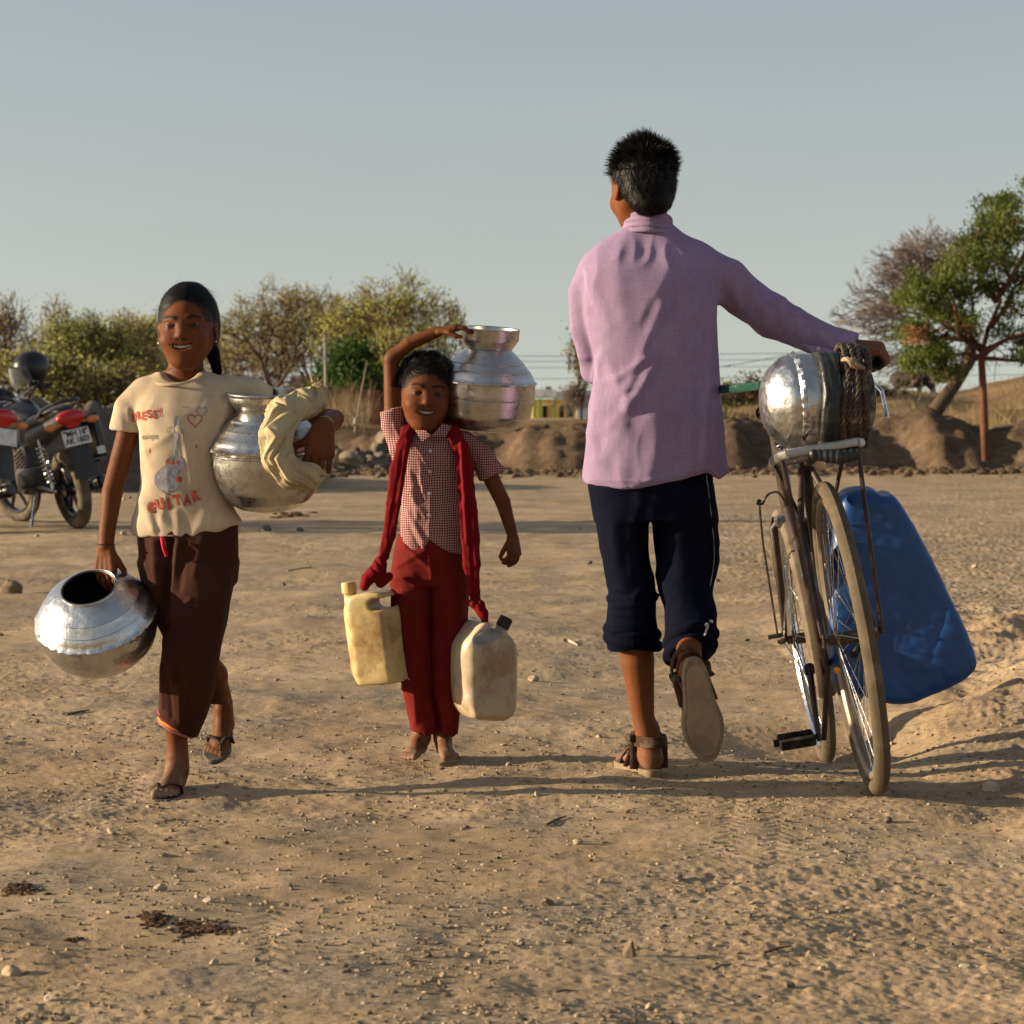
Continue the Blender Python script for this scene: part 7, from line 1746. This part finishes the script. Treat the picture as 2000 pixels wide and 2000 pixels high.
# ------------------------------------------------------------------ cattle on the slope
cow = mat('buffalo_hide', (.055, .043, .036), .85, var=.3, vs=4, dirt=(.075, .055, .04), ds=3)
def buffalo(px, py, d, face, grazing, label, seed, L=1.35):
    base = P(px, py, d); s = SDF(V(-1.5, -.5, -.05) * (L / 1.6), V(1.5, .5, 1.6) * (L / 1.6), .035); k = L / 1.6; f = face
    s.setf((0, 0, 0), np.eye(3), k)
    s.ell((0, 0, .95), (.72, .33, .36), .1); s.ell((f * .48, 0, 1.0), (.30, .27, .36), .15); s.ell((-f * .5, 0, 1.0), (.32, .30, .32), .15)
    if grazing: s.cap((f * .68, 0, 1.02), (f * 1.02, 0, .55), .19, .12, .12); s.cap((f * 1.02, 0, .5), (f * 1.14, 0, .22), .12, .07, .05); hd = (f * 1.02, .55)
    else: s.cap((f * .65, 0, 1.05), (f * .98, 0, 1.20), .20, .13, .12); s.cap((f * .98, 0, 1.2), (f * 1.25, 0, 1.02), .12, .07, .05); hd = (f * .98, 1.25)
    for sy in (-1, 1):
        s.cap((hd[0], sy * .10, hd[1] + .02), (hd[0] - f * .12, sy * .30, hd[1] + .06), .035, .015, .02); s.cap((hd[0] - f * .02, sy * .1, hd[1] - .03), (hd[0] - f * .05, sy * .26, hd[1] - .06), .045, .03, .02)
        s.chain([(f * .48, sy * .17, .80), (f * .46, sy * .17, .42), (f * .47, sy * .17, .04)], [.13, .06, .055], .06)
        s.chain([(-f * .52, sy * .18, .85), (-f * .50, sy * .18, .62), (-f * .62, sy * .18, .38), (-f * .58, sy * .18, .04)], [.17, .11, .06, .055], .06)
    s.chain([(-f * .78, 0, 1.1), (-f * .86, 0, .8), (-f * .84, 0, .45)], [.04, .03, .02], .03); s.setf()
    v, q = s.mesh(2); o = mesh_obj('buffalo', v + base, q, cow); tag(o, label, 'buffalo', 'buffaloes on the slope')
buffalo(1843, 773, 80, -1, False, 'dark buffalo standing against the sky on the slope', 1, 1.05)
buffalo(1775, 786, 78, 1, True, 'dark buffalo with head down in the scrub, left of the standing one', 2, 1.15)

# ------------------------------------------------------------------ rubble heap: each block a thing of its own
rocks_m = [mat('rubble_stone_%s' % n_, c, .95, var=.25, vs=5, bump=.6, bs=18, bdist=.02) for n_, c in (('a', (.16, .13, .10)), ('b', (.115, .09, .07)), ('c', (.22, .17, .12)))]
strip_mesh('rubble_mound', -4.6, -1.1, 35.5, 40.5, .06, .06, bank_h([(380, 940), (600, 905), (630, 868), (660, 838), (700, 832), (745, 840), (775, 870), (800, 900), (850, 950)], 38.0, 0, 36.2, 2.3, .10, 61), s_dark)
def rock(c, r, seed, m, name, label, cat='stone', group=None, flat=.7, sub=2, jag=.28):
    rg_ = np.random.default_rng(seed); v, f = ICO[sub]; v = v.copy()
    for _ in range(7 + int(5 * rg_.random())):
        n_ = nrm(rg_.normal(0, 1, 3)); t = rg_.uniform(.55, .88); d_ = v @ n_ - t; v = v - np.maximum(d_, 0)[:, None] * n_
    v = v * (1 + jag * .3 * vnoise(v + seed, 2.2))[:, None]; v = v * V(1, rg_.uniform(.7, 1), flat * rg_.uniform(.8, 1.15)) @ rotm((0, 0, 1), rg_.random() * 6.28).T @ rotm((1, 0, 0), rg_.normal(0, .25)).T
    o = mesh_obj(name, v * r + np.asarray(c), f, m, smooth=True)
    try: o.data.set_sharp_from_angle(angle=math.radians(24))
    except Exception: pass
    return tag(o, label, cat, group)
rg = np.random.default_rng(62)
for i in range(64):
    px = rg.uniform(632, 765); d = rg.uniform(36.2, 37.9); z = zmesh(px, d); r = rg.choice((.09, .12, .16, .21), p=(.4, .3, .2, .1)); rock(((px - 1000) * d / F, d, z + r * .25), r, 600 + i, rocks_m[i % 3], 'rubble_stone', 'broken stone lying in the rubble heap between the two children', 'stone', 'stones of the rubble heap')
# ------------------------------------------------------------------ motorcycles
gl_blk = mat('gloss_black', (.010, .010, .011), .25, spec=.5, dirt=(.10, .08, .06), ds=6, dth=(.6, .9)); pl_blk = mat('black_plastic', (.018, .017, .016), .55, dirt=(.09, .07, .05), ds=7, dth=(.55, .85)); redp = mat('red_fairing', (.32, .010, .008), .3, spec=.5, dirt=(.2, .1, .07), ds=5, dth=(.6, .9)); silp = mat('silver_fairing', (.42, .41, .39), .3, .5, dirt=(.25, .2, .16), ds=5)
lens = mat('red_lens', (.42, .008, .006), .2, spec=.6); amb = mat('amber_lens', (.60, .20, .05), .25, spec=.6); platem = mat('number_plate', (.62, .62, .60), .5, dirt=(.4, .36, .3), ds=20); ink = mat('plate_ink', (.02, .02, .02), .7)
mch = metal('motor_chrome', (.6, .6, .6), .2, (.25, .2, .15)); eng = mat('engine_metal', (.09, .085, .08), .45, .7, dirt=(.08, .06, .045), ds=20)
def moto(loc, head, lean, steer, bodym, sidem, plate, label, box=True):
    fw_ = nrm(V(math.sin(head), math.cos(head), 0)); up_ = V(0, 0, 1); rt_ = np.cross(fw_, up_); a = lean; up2 = up_ * math.cos(a) - rt_ * math.sin(a); rt2 = np.cross(fw_, up2); R = np.column_stack([rt2, fw_, up2]); M = M4(R, loc)
    root = empty('motorcycle', loc, label, 'motorcycle', 'parked motorcycles'); WR = .300; WB_ = 1.25
    def ad(mb, nm, m, par=None, **k): return mb.xf(M).build(nm, m, par or root, **k)
    def whl(c, Rw, w_, st, nm):
        ax_ = np.column_stack([rotm((0, 0, 1), st) @ V(0, 1, 0), V(0, 0, 1), rotm((0, 0, 1), st) @ V(1, 0, 0)]); t = MB(); t.torus(c, Rw - w_, w_, ax_, 64, 14); w = ad(t, 'wheel', mat('moto_tyre', (.030, .027, .023), .9, dirt=(.20, .155, .10), ds=4, dth=(.42, .7)))
        r = MB(); r.torus(c, Rw - 2.0 * w_, .016, ax_, 60, 8, flat=1.8)
        for k in range(6):
            a_ = 2 * PI * k / 6; e = math.cos(a_) * ax_[:, 0] + math.sin(a_) * ax_[:, 1]; r.tube([c + e * .03, c + e * (Rw - 2.05 * w_)], [.018, .013], 6)
        r.tube([c - ax_[:, 2] * .06, c + ax_[:, 2] * .06], .045, 16); ad(r, 'rim', gl_blk, w); return ax_
    whl(V(0, 0, WR), WR, .052, 0, 'rear'); FC = V(0, WB_, WR); axf = whl(FC, WR, .042, steer, 'front')
    # frame, engine
    m = MB(); m.tube([V(0, .42, .74), V(0, 1.0, .84), V(0, 1.04, .72), V(0, .88, .30), V(0, .45, .26), V(0, .42, .74)], .018, 8); m.tube([V(0, .5, .7), V(.10, -.05, .78)], .014, 8); m.tube([V(0, .5, .7), V(-.10, -.05, .78)], .014, 8); ad(m, 'frame', gl_blk)
    for sg in (-1, 1): m = MB(); m.tube([V(sg * .10, .48, .34), V(sg * .10, 0, WR)], .018, 8); ad(m, 'swing_arm', gl_blk)
    m = MB(); m.box(V(0, .68, .36), (.13, .17, .10), bev=.03); m.box(V(0, .76, .52), (.08, .09, .10), rotm((1, 0, 0), -.3), bev=.02)
    for k in range(6): m.box(V(0, .76 + .01 * k, .45 + .025 * k), (.095, .10, .004), rotm((1, 0, 0), -.3))
    m.lathe([(0, .035), (.07, .03), (.085, 0)], M4(frame((-1, 0, 0)), V(-.13, .62, .35)), 24); m.lathe([(0, .035), (.07, .03), (.085, 0)], M4(frame((1, 0, 0)), V(.13, .62, .35)), 24); ad(m, 'engine', eng)
    m = MB(); m.tube([V(.11, .84, .45), V(.14, .86, .28), V(.15, .6, .21), V(.16, .25, .25)], .020, 10); m.tube([V(.16, .28, .25), V(.165, .2, .26), V(.17, -.22, .33), V(.17, -.25, .335)], [.02, .045, .05, .03], 16); ad(m, 'exhaust', gl_blk)
    for sg in (-1, 1):
        m = MB(); m.tube([V(sg * .13, .02, .33), V(sg * .125, .14, .70)], .012, 8); hx = [V(sg * .13, .03 + .10 * t, .37 + .28 * t) + .030 * V(math.cos(t * 56), math.sin(t * 56), 0) for t in np.linspace(0, 1, 100)]; m.tube(hx, .006, 5); ad(m, 'shock_absorber', mch)
    # tank, seat, tail
    s = SDF(V(-.2, .4, .6), V(.2, 1.15, 1.1), .012); s.ell((0, .82, .86), (.14, .27, .13), .02); s.ell((0, .62, .82), (.10, .18, .10), .06); s.box((0, .8, .72), (.20, .5, .05), .01, .02, 's'); v, f = s.mesh(1); mesh_obj('fuel_tank', v @ M[:3, :3].T + M[:3, 3], f, bodym, root)
    s = SDF(V(-.2, -.35, .65), V(.2, .75, 1.05), .012); s.cap((0, .52, .80), (0, .10, .85), .095, .10, .03, flat=(V(0, 0, 1), .55)); s.cap((0, .1, .87), (0, -.16, .90), .10, .08, .05, flat=(V(0, 0, 1), .5)); v, f = s.mesh(1); mesh_obj('seat', v @ M[:3, :3].T + M[:3, 3], f, pl_blk, root)
    s = SDF(V(-.2, -.45, .55), V(.2, .55, 1.0), .012); s.cap((0, .40, .70), (0, -.20, .83), .13, .085, .03, flat=(V(0, 0, 1), .7)); s.ell((0, -.24, .84), (.095, .09, .06), .04); v, f = s.mesh(1); mesh_obj('tail_fairing', v @ M[:3, :3].T + M[:3, 3], f, sidem, root)
    m = MB(); m.tube([V(-.11, .12, .86), V(-.125, -.10, .93), V(-.10, -.26, .965), V(-.04, -.31, .97), V(.04, -.31, .97), V(.10, -.26, .965), V(.125, -.10, .93), V(.11, .12, .86)], .013, 10); ad(m, 'grab_rail', gl_blk)
    s = SDF(V(-.15, -.42, .7), V(.15, -.2, .95), .008); s.ell((0, -.295, .845), (.115, .045, .055), .0); s.cap((-.03, -.30, .785), (.03, -.30, .785), .022, None, .02); v, f = s.mesh(1); mesh_obj('tail_light', v @ M[:3, :3].T + M[:3, 3], f, lens, root)
    m = MB(); n_ = 14; vs = []
    for i in range(n_ + 1):
        t = i / n_; y, z = (-.24 - .16 * t - .02 * math.sin(PI * t), .80 - .40 * t)
        for x in (-1, -.5, 0, .5, 1): vs.append((x * (.075 + .015 * t), y - .015 * (1 - x * x), z))
    f_ = [(i * 5 + k, i * 5 + k + 1, (i + 1) * 5 + k + 1, (i + 1) * 5 + k) for i in range(n_) for k in range(4)]; m.add(vs + [(a, b_ + .008, c) for a, b_, c in vs], f_ + [tuple(x + len(vs) for x in q[::-1]) for q in f_]); ad(m, 'rear_mudguard', pl_blk)
    m = MB(); Rp_ = rotm((1, 0, 0), -.25); pc_ = V(0, -.335, .70); m.box(pc_, (.105, .005, .062), Rp_, bev=.004); po = ad(m, 'number_plate', platem, smooth=False)
    vs = []; fs = []; n = 0
    for ln, (tx, zz) in enumerate(((plate[0], .028), (plate[1], -.026)) if plate else ()):
        v, f = txt_mesh(tx, 1.0, .03); sz_ = .060; wd_ = (v[:, 0].max() - v[:, 0].min()) * sz_; sc2 = min(1, .185 / wd_)
        q = np.column_stack([v[:, 0] * sz_ * sc2, np.full(len(v), -.0065), v[:, 1] * sz_ + zz]); q = q @ Rp_.T + pc_; vs.append(q); fs += [tuple(k + n for k in p) for p in f]; n += len(v)
    if vs: v = np.vstack(vs) @ M[:3, :3].T + M[:3, 3]; mesh_obj('plate_lettering', v, fs, ink, po, smooth=False)
    for sg in (-1, 1): m = MB(); m.tube([V(sg * .06, -.27, .80), V(sg * .13, -.28, .80)], .009, 8); m.ico(V(sg * .165, -.285, .80), (.048, .03, .026), 2); ad(m, 'indicator', amb)
    if box:
        m = MB(); m.box(V(.215, -.08, .66), (.035, .15, .165), rotm((1, 0, 0), -.10), bev=.015); pb = ad(m, 'side_box', gl_blk); m = MB(); m.box(V(.20, -.242, .56), (.03, .003, .028), rotm((1, 0, 0), -.10)); ad(m, 'sticker', platem, pb, smooth=False)
        m = MB(); m.tube([V(.13, -.06, .47), V(.24, -.06, .47)], .010, 6); ad(m, 'box_bracket', gl_blk, pb)
    m = MB(); m.tube([V(-.10, .50, .28), V(-.22, .44, .02), V(-.25, .43, -.0)], [.012, .011, .016], 8); ad(m, 'side_stand', mch)
    for sg in (-1, 1): m = MB(); m.tube([V(sg * .12, .42, .34), V(sg * .23, .42, .35)], .014, 8); ad(m, 'footrest', pl_blk)
    # front end, steered
    Rs = rotm((0, 0, 1), steer); piv = V(0, 1.02, 0)
    def st(p): return Rs @ (np.asarray(p, float) - piv) + piv
    FC2 = st(FC)
    m = MB()
    for sg in (-1, 1): m.tube([st((sg * .085, 1.25, WR)), st((sg * .085, 1.16, .58)), st((sg * .075, 1.02, .95))], [.022, .020, .016], 10)
    m.box(st((0, 1.05, .88)), (.10, .03, .012), Rs, bev=.004); ad(m, 'front_fork', mch)
    m = MB(); m.torus(FC, WR + .025, .012, axf, 40, 6, math.radians(35), math.radians(165), flat=5); ad(m, 'front_mudguard', bodym)
    m = MB(); m.tube([st((-.34, .92, 1.02)), st((-.22, .98, 1.04)), st((-.08, 1.02, .97)), st((.08, 1.02, .97)), st((.22, .98, 1.04)), st((.34, .92, 1.02))], .012, 10); hb_ = ad(m, 'handlebar', mch)
    for sg in (-1, 1):
        m = MB(); m.tube([st((sg * .24, .97, 1.038)), st((sg * .35, .915, 1.02))], .018, 10); ad(m, 'handle_grip', pl_blk, hb_)
        m = MB(); m.tube([st((sg * .20, .99, 1.04)), st((sg * .25, 1.0, 1.13)), st((sg * .28, 1.0, 1.19))], .006, 6); m.ico(st((sg * .29, 1.0, 1.22)), (.06, .018, .038), 2); ad(m, 'mirror', pl_blk, hb_)
    m = MB(); m.ico(st((0, 1.12, .90)), (.095, .08, .085), 2); ad(m, 'headlight', mch)
    s = SDF(V(-.25, .9, .7), V(.25, 1.4, 1.2), .012); s.ell(tuple(st((0, 1.12, .95))), (.13, .09, .13), .02); v, f = s.mesh(1); mesh_obj('front_cowl', v @ M[:3, :3].T + M[:3, 3], f, bodym, root)
    return M, st
mp0 = P(155, 1031, 19.0); mp0[2] = gz1(mp0[0], mp0[1]) + .0
M1, st1 = moto(mp0, math.radians(-30), math.radians(12), math.radians(16), gl_blk, pl_blk, ('"MH 18"', 'AK 1603'), 'black motorcycle parked beside the gravel mound, seen from behind')
mp1 = P(-60, 1038, 18.4); mp1[2] = gz1(mp1[0], mp1[1])
moto(mp1, math.radians(-42), math.radians(-7), math.radians(10), redp, silp, None, 'red motorcycle cut off by the left edge of the photo', box=False)
# helmet hung on the mirror of the black motorcycle
hc = P(59, 722, 19.9); hR = hframe((-.85, -.45, -.20), (.10, 0, 1)); s = SDF(hc - .22, hc + .22, .006); s.setf(hc, hR, 1.0)
s.ell((0, -.01, .02), (.120, .145, .125), .0); s.cap((0, -.02, -.03), (0, -.02, -.10), .112, .098, .03); s.ell((0, .03, -.03), (.098, .20, .075), .015, 's'); s.ell((0, -.01, -.08), (.095, .115, .12), .01, 's'); s.setf()
v, f = s.mesh(1); hm = empty('helmet', hc, 'black helmet with raised visor hanging on the black motorcycle\'s mirror', 'helmet'); mesh_obj('shell', v, f, mat('dusty_black_shell', (.010, .010, .012), .3, spec=.4, dirt=(.04, .035, .03), ds=9, dth=(.6, .9)), hm)
m = MB(); vs = []; n_ = 18
for i in range(n_ + 1):
    a_ = math.radians(-75 + 150 * i / n_)
    for z, r in ((.065, .150), (.03, .160), (-.01, .166), (-.05, .166), (-.075, .160)): vs.append((math.sin(a_) * r * .84, math.cos(a_) * r * 1.02 + .005, z))
fq = [(i * 5 + k, i * 5 + k + 1, (i + 1) * 5 + k + 1, (i + 1) * 5 + k) for i in range(n_) for k in range(4)]; m.add(vs + [(a * .985, b_ * .985, c) for a, b_, c in vs], fq + [tuple(x + len(vs) for x in q[::-1]) for q in fq])
vz, nt, b, out = nodes('visor'); b.inputs['Transmission Weight'].default_value = .9; b.inputs['Roughness'].default_value = .12; b.inputs['Base Color'].default_value = (.55, .58, .60, 1); b.inputs['IOR'].default_value = 1.15
m.xf(M4(hR @ rotm((1, 0, 0), -.18), hc)).build('visor', vz, hm)
MB().tube([hc + hR @ V(.09, -.02, -.10), hc + V(.0, -.05, -.22), hc + hR @ V(-.09, -.02, -.10)], .008, 6).build('chin_strap', pl_blk, hm)
# mirror stalk the helmet hangs from
# ------------------------------------------------------------------ stones, dung and sticks on the road
def gnd(px, py):
    d = .9 * F / (py - HZ)
    for _ in range(6): x = (px - 1000) * d / F; d = (CAMH - gz1(x, d)) * F / (py - HZ)
    return np.array(((px - 1000) * d / F, d, gz1f((px - 1000) * d / F, d)))
pale = mat('pale_stone', (.36, .28, .19), .95, var=.2, vs=40, bump=.5, bs=120); brn = mat('brown_stone', (.17, .12, .08), .95, var=.25, vs=40, bump=.5, bs=120); gry = mat('grey_stone', (.13, .105, .085), .95, var=.25, vs=40, bump=.5, bs=120); wst = mat('whitish_stone', (.46, .38, .28), .95, var=.15, vs=40, bump=.5, bs=120)
ST_ = [(22, 1893, 20, pale, 'largest pale stone, near the lower left corner'), (97, 1950, 11, wst, 'whitish pointed stone below the pale corner stone'), (1229, 1858, 15, brn, 'upright brown stone standing on its edge right of centre foreground'), (312, 1728, 14, pale, 'flat stone above the dung patch'), (406, 1761, 11, wst, 'small whitish stone right of the flat stone'), (218, 1628, 12, pale, 'pale stone below the girl\'s pot side'), (1325, 1710, 13, gry, 'grey angular stone with a long shadow below the teenager'), (1174, 1717, 9, pale, 'round pale pebble left of the grey angular stone'), (1070, 1758, 15, brn, 'pair-like lumpy brown stone in the mid foreground'), (1128, 1645, 12, pale, 'flat pale stone straight below the teenager\'s foot'), (1476, 1588, 10, gry, 'small grey stone between sandal and rear wheel'), (1735, 1602, 11, gry, 'dark stone just below the rear wheel'), (1935, 1534, 22, wst, 'broad half buried white stone right of the rear wheel'), (1885, 1888, 12, wst, 'cream stone near the lower right corner'), (1607, 1898, 10, pale, 'cream pebble in the lower right foreground'), (50, 1553 - 400, 24, brn, 'big brown rock left of the hanging pot'), (20, 1150, 26, brn, 'big brown rock at the left edge'), (1042, 1326, 12, pale, 'pale stone between the white can and the teenager'), (1050, 1552, 9, pale, 'pebble under the long shadows, left of the sandal'), (1270, 1985 - 20, 12, pale, 'stone at the bottom edge'), (1540, 1925, 12, brn, 'reddish brown stone in the lower right'), (520, 1078 - 45, 12, gry, 'dark stone on the road right of the girl\'s hip'), (585, 1035, 8, gry, 'smaller dark stone by the road behind the children'), (1665, 1835, 9, brn, 'little brown stone low right'), (420, 1878, 11, pale, 'dull stone below the dung'), (500, 1875, 9, brn, 'dull brown pebble below the dung, right one')]
ST_ = [s_ for s_ in ST_ if s_[4] != 'big brown rock left of the hanging pot']
for i, (px, py, r, m, lb) in enumerate(ST_):
    c = gnd(px, py + r * .4); rr = r * c[1] / F; up_ = 1.6 if 'upright' in lb else .75
    rock(c + V(0, 0, rr * .35 * up_), rr, 900 + i, m, 'stone', lb, 'stone', 'stones on the dirt road', flat=up_, sub=3)
rg = np.random.default_rng(90)
for i in range(150):
    px, py = rg.uniform(0, 2000), HZ + 150 + 1060 * rg.random() ** .8; c = gnd(px, py); rr = rg.choice((3.2, 4.5, 6.2, 8), p=(.4, .32, .2, .08)) * c[1] / F
    rock(c + V(0, 0, rr * .3), rr, 1200 + i, (pale, brn, gry, pale)[i % 4], 'pebble', 'small loose pebble lying on the dirt road', 'pebble', 'small pebbles on the dirt road', sub=1)
# gravel: nobody could count it
def scatter(n, name, rmin, rmax, m, seed, dens=None, d0=3.3, d1=13, wide=.30, zs=.75):
    rg = np.random.default_rng(seed); u = rg.random(n); d = (d0 ** -.9 + u * (d1 ** -.9 - d0 ** -.9)) ** (-1 / .9); x = rg.uniform(-wide, wide, n) * d
    dn = n2(x, d, 1.3, 3, .6, 33) + .5 * n2(x, d, 5, 2, .5, 34); keep = dn > rg.uniform(-.75, .55, n); x, d = x[keep], d[keep]; n = len(x); z = ground_z(x, d)
    r = rmin + (rmax - rmin) * rg.random(n) ** 5.0; v0, f0 = ICO[0]; f0 = np.array(f0); v0 = np.array(v0)
    ang = rg.random(n) * 6.28; ca, sa = np.cos(ang), np.sin(ang); sx, sy, sz = r * rg.uniform(.7, 1.5, n), r * rg.uniform(.6, 1.0, n), r * zs * rg.uniform(.5, 1.1, n)
    J = 1 + rg.uniform(-.28, .28, (n, 12)); vx = v0[None, :, 0] * J * sx[:, None]; vy = v0[None, :, 1] * J * sy[:, None]; vz_ = v0[None, :, 2] * J * sz[:, None]
    X = x[:, None] + vx * ca[:, None] - vy * sa[:, None]; Y = d[:, None] + vx * sa[:, None] + vy * ca[:, None]; Z = z[:, None] + vz_ + (sz * .25)[:, None]
    C_ = np.array([(.28, .205, .13), (.20, .145, .092), (.12, .09, .065), (.31, .235, .155), (.35, .28, .20)]); col = C_[rg.choice(5, n, p=(.36, .26, .14, .18, .06))] * rg.uniform(.8, 1.15, n)[:, None]
    o = mesh_obj(name, np.stack([X, Y, Z], -1).reshape(-1, 3), (f0[None] + 12 * np.arange(n)[:, None, None]).reshape(-1, 3), m, smooth=False, attr={'col': np.repeat(col, 12, 0)}); return o
grm = mat('gravel', (.3, .2, .1), .97, attr='col', spec=.1)
tag(scatter(70000, 'gravel', .0011, .0070, grm, 91), 'loose grit and fine gravel strewn over the road', 'gravel', kind='stuff')
rg = np.random.default_rng(93); n_ = 2600; px_ = rg.uniform(600, 2400, n_); d_ = 36.2 - np.abs(rg.normal(0, 1.3, n_)); mb_v = []; mb_f = []; v0, f0 = ICO[0]; f0 = np.array(f0); off = 0
X_ = (px_ - 1000) * d_ / F; Z_ = ground_z(X_, d_)
for i in range(n_):
    r = .012 + .075 * rg.random() ** 4; mb_v.append(v0 * (1 + rg.uniform(-.25, .25, (12, 1))) * V(r * rg.uniform(.8, 1.6), r, r * .7) + V(X_[i], d_[i], Z_[i] + r * .2)); mb_f.append(f0 + off); off += 12
tag(mesh_obj('soil_crumbs', np.vstack(mb_v), np.vstack(mb_f), s_dark, smooth=False), 'loose clods and crumbs along the foot of the earth bank', 'soil', kind='stuff')
# dung patches and chips
dung = mat('dry_dung', (.075, .042, .022), .97, var=.35, vs=40, dirt=(.15, .09, .05), ds=30, bump=.8, bs=120, bdist=.006)
def patch(name, px, py, w, h, n, seed, label, sizes=(4, 11)):
    rg = np.random.default_rng(seed); mb = MB(); c0 = gnd(px, py)
    for i in range(n):
        q = rg.normal(0, .42, 2); c = gnd(px + q[0] * w, py + q[1] * h); rr = rg.uniform(*sizes) * c[1] / F * (1 - .4 * min(1, np.linalg.norm(q)))
        v, f = ICO[1]; v = v * (1 + rg.uniform(-.3, .3, len(v)))[:, None] * V(rg.uniform(.8, 1.8), rg.uniform(.6, 1.2), rg.uniform(.25, .6)) @ rotm((0, 0, 1), rg.random() * 6.28).T; mb.add(v * rr + c + V(0, 0, rr * .15), f)
    o = mb.build(name, dung); o.data.set_sharp_from_angle(angle=math.radians(30)); tag(o, label, 'dung', kind=None); return o
patch('dung_pat', 400, 1812, 75, 13, 170, 95, 'crumbled brown dung spread left of centre foreground'); patch('dung_pat', 300, 1800, 30, 12, 40, 96, 'lumpy greyish dung at the left end of the crumbled patch', (7, 14))
patch('dung_pat', 40, 1738, 42, 12, 110, 97, 'dark flaky dung at the left edge'); patch('dung_pat', 140, 1830, 18, 5, 18, 98, 'small brown lump between the two dung patches'); patch('bark_debris', 565, 1008, 45, 7, 30, 99, 'dark flat debris lying on the road behind the children')
# sticks and straws
stk = mat('dry_stick', (.14, .10, .07), .9); strw = mat('straw', (.42, .32, .18), .8)
for i, (x0, y0, x1, y1, r, m, lb) in enumerate(((1066, 1610, 1105, 1592, 3, stk, 'dark twig left of the sandal\'s shadow'), (1490, 1870, 1545, 1856, 3.2, stk, 'dark stick in the lower right foreground'), (1390, 1893, 1430, 1884, 2.2, stk, 'thin stick left of the dark stick'), (1110, 1253, 1128, 1262, 2.6, wst, 'curved whitish shard in front of the teenager\'s shin'), (1085, 1932, 1130, 1930, 2, stk, 'thin twig near the bottom edge'), (130, 1392, 175, 1385, 2.5, stk, 'bent twig left of the girl\'s cuff'), (1580, 1316, 1600, 1314, 2, strw, 'yellow straw seen through the front wheel'), (1840, 1090, 1870, 1091, 1.6, strw, 'pale straw right of the blue can'), (560, 1115, 610, 1108, 1.5, strw, 'pale straw between girl and boy'), (1640, 1550 + 230, 1680, 1776, 1.6, strw, 'straw in the right foreground'))):
    a, b_ = gnd(x0, y0), gnd(x1, y1); k = a[1] / F; mid = (a + b_) / 2 + V(0, .01, 0); up_ = V(0, 0, r * k * .9)
    o = MB().tube([a + up_, mid + up_, b_ + up_], [r * k, r * k, r * k * .5], 6).build('twig' if m is not strw else 'straw', m); tag(o, lb, 'twig' if m is not strw else 'straw')
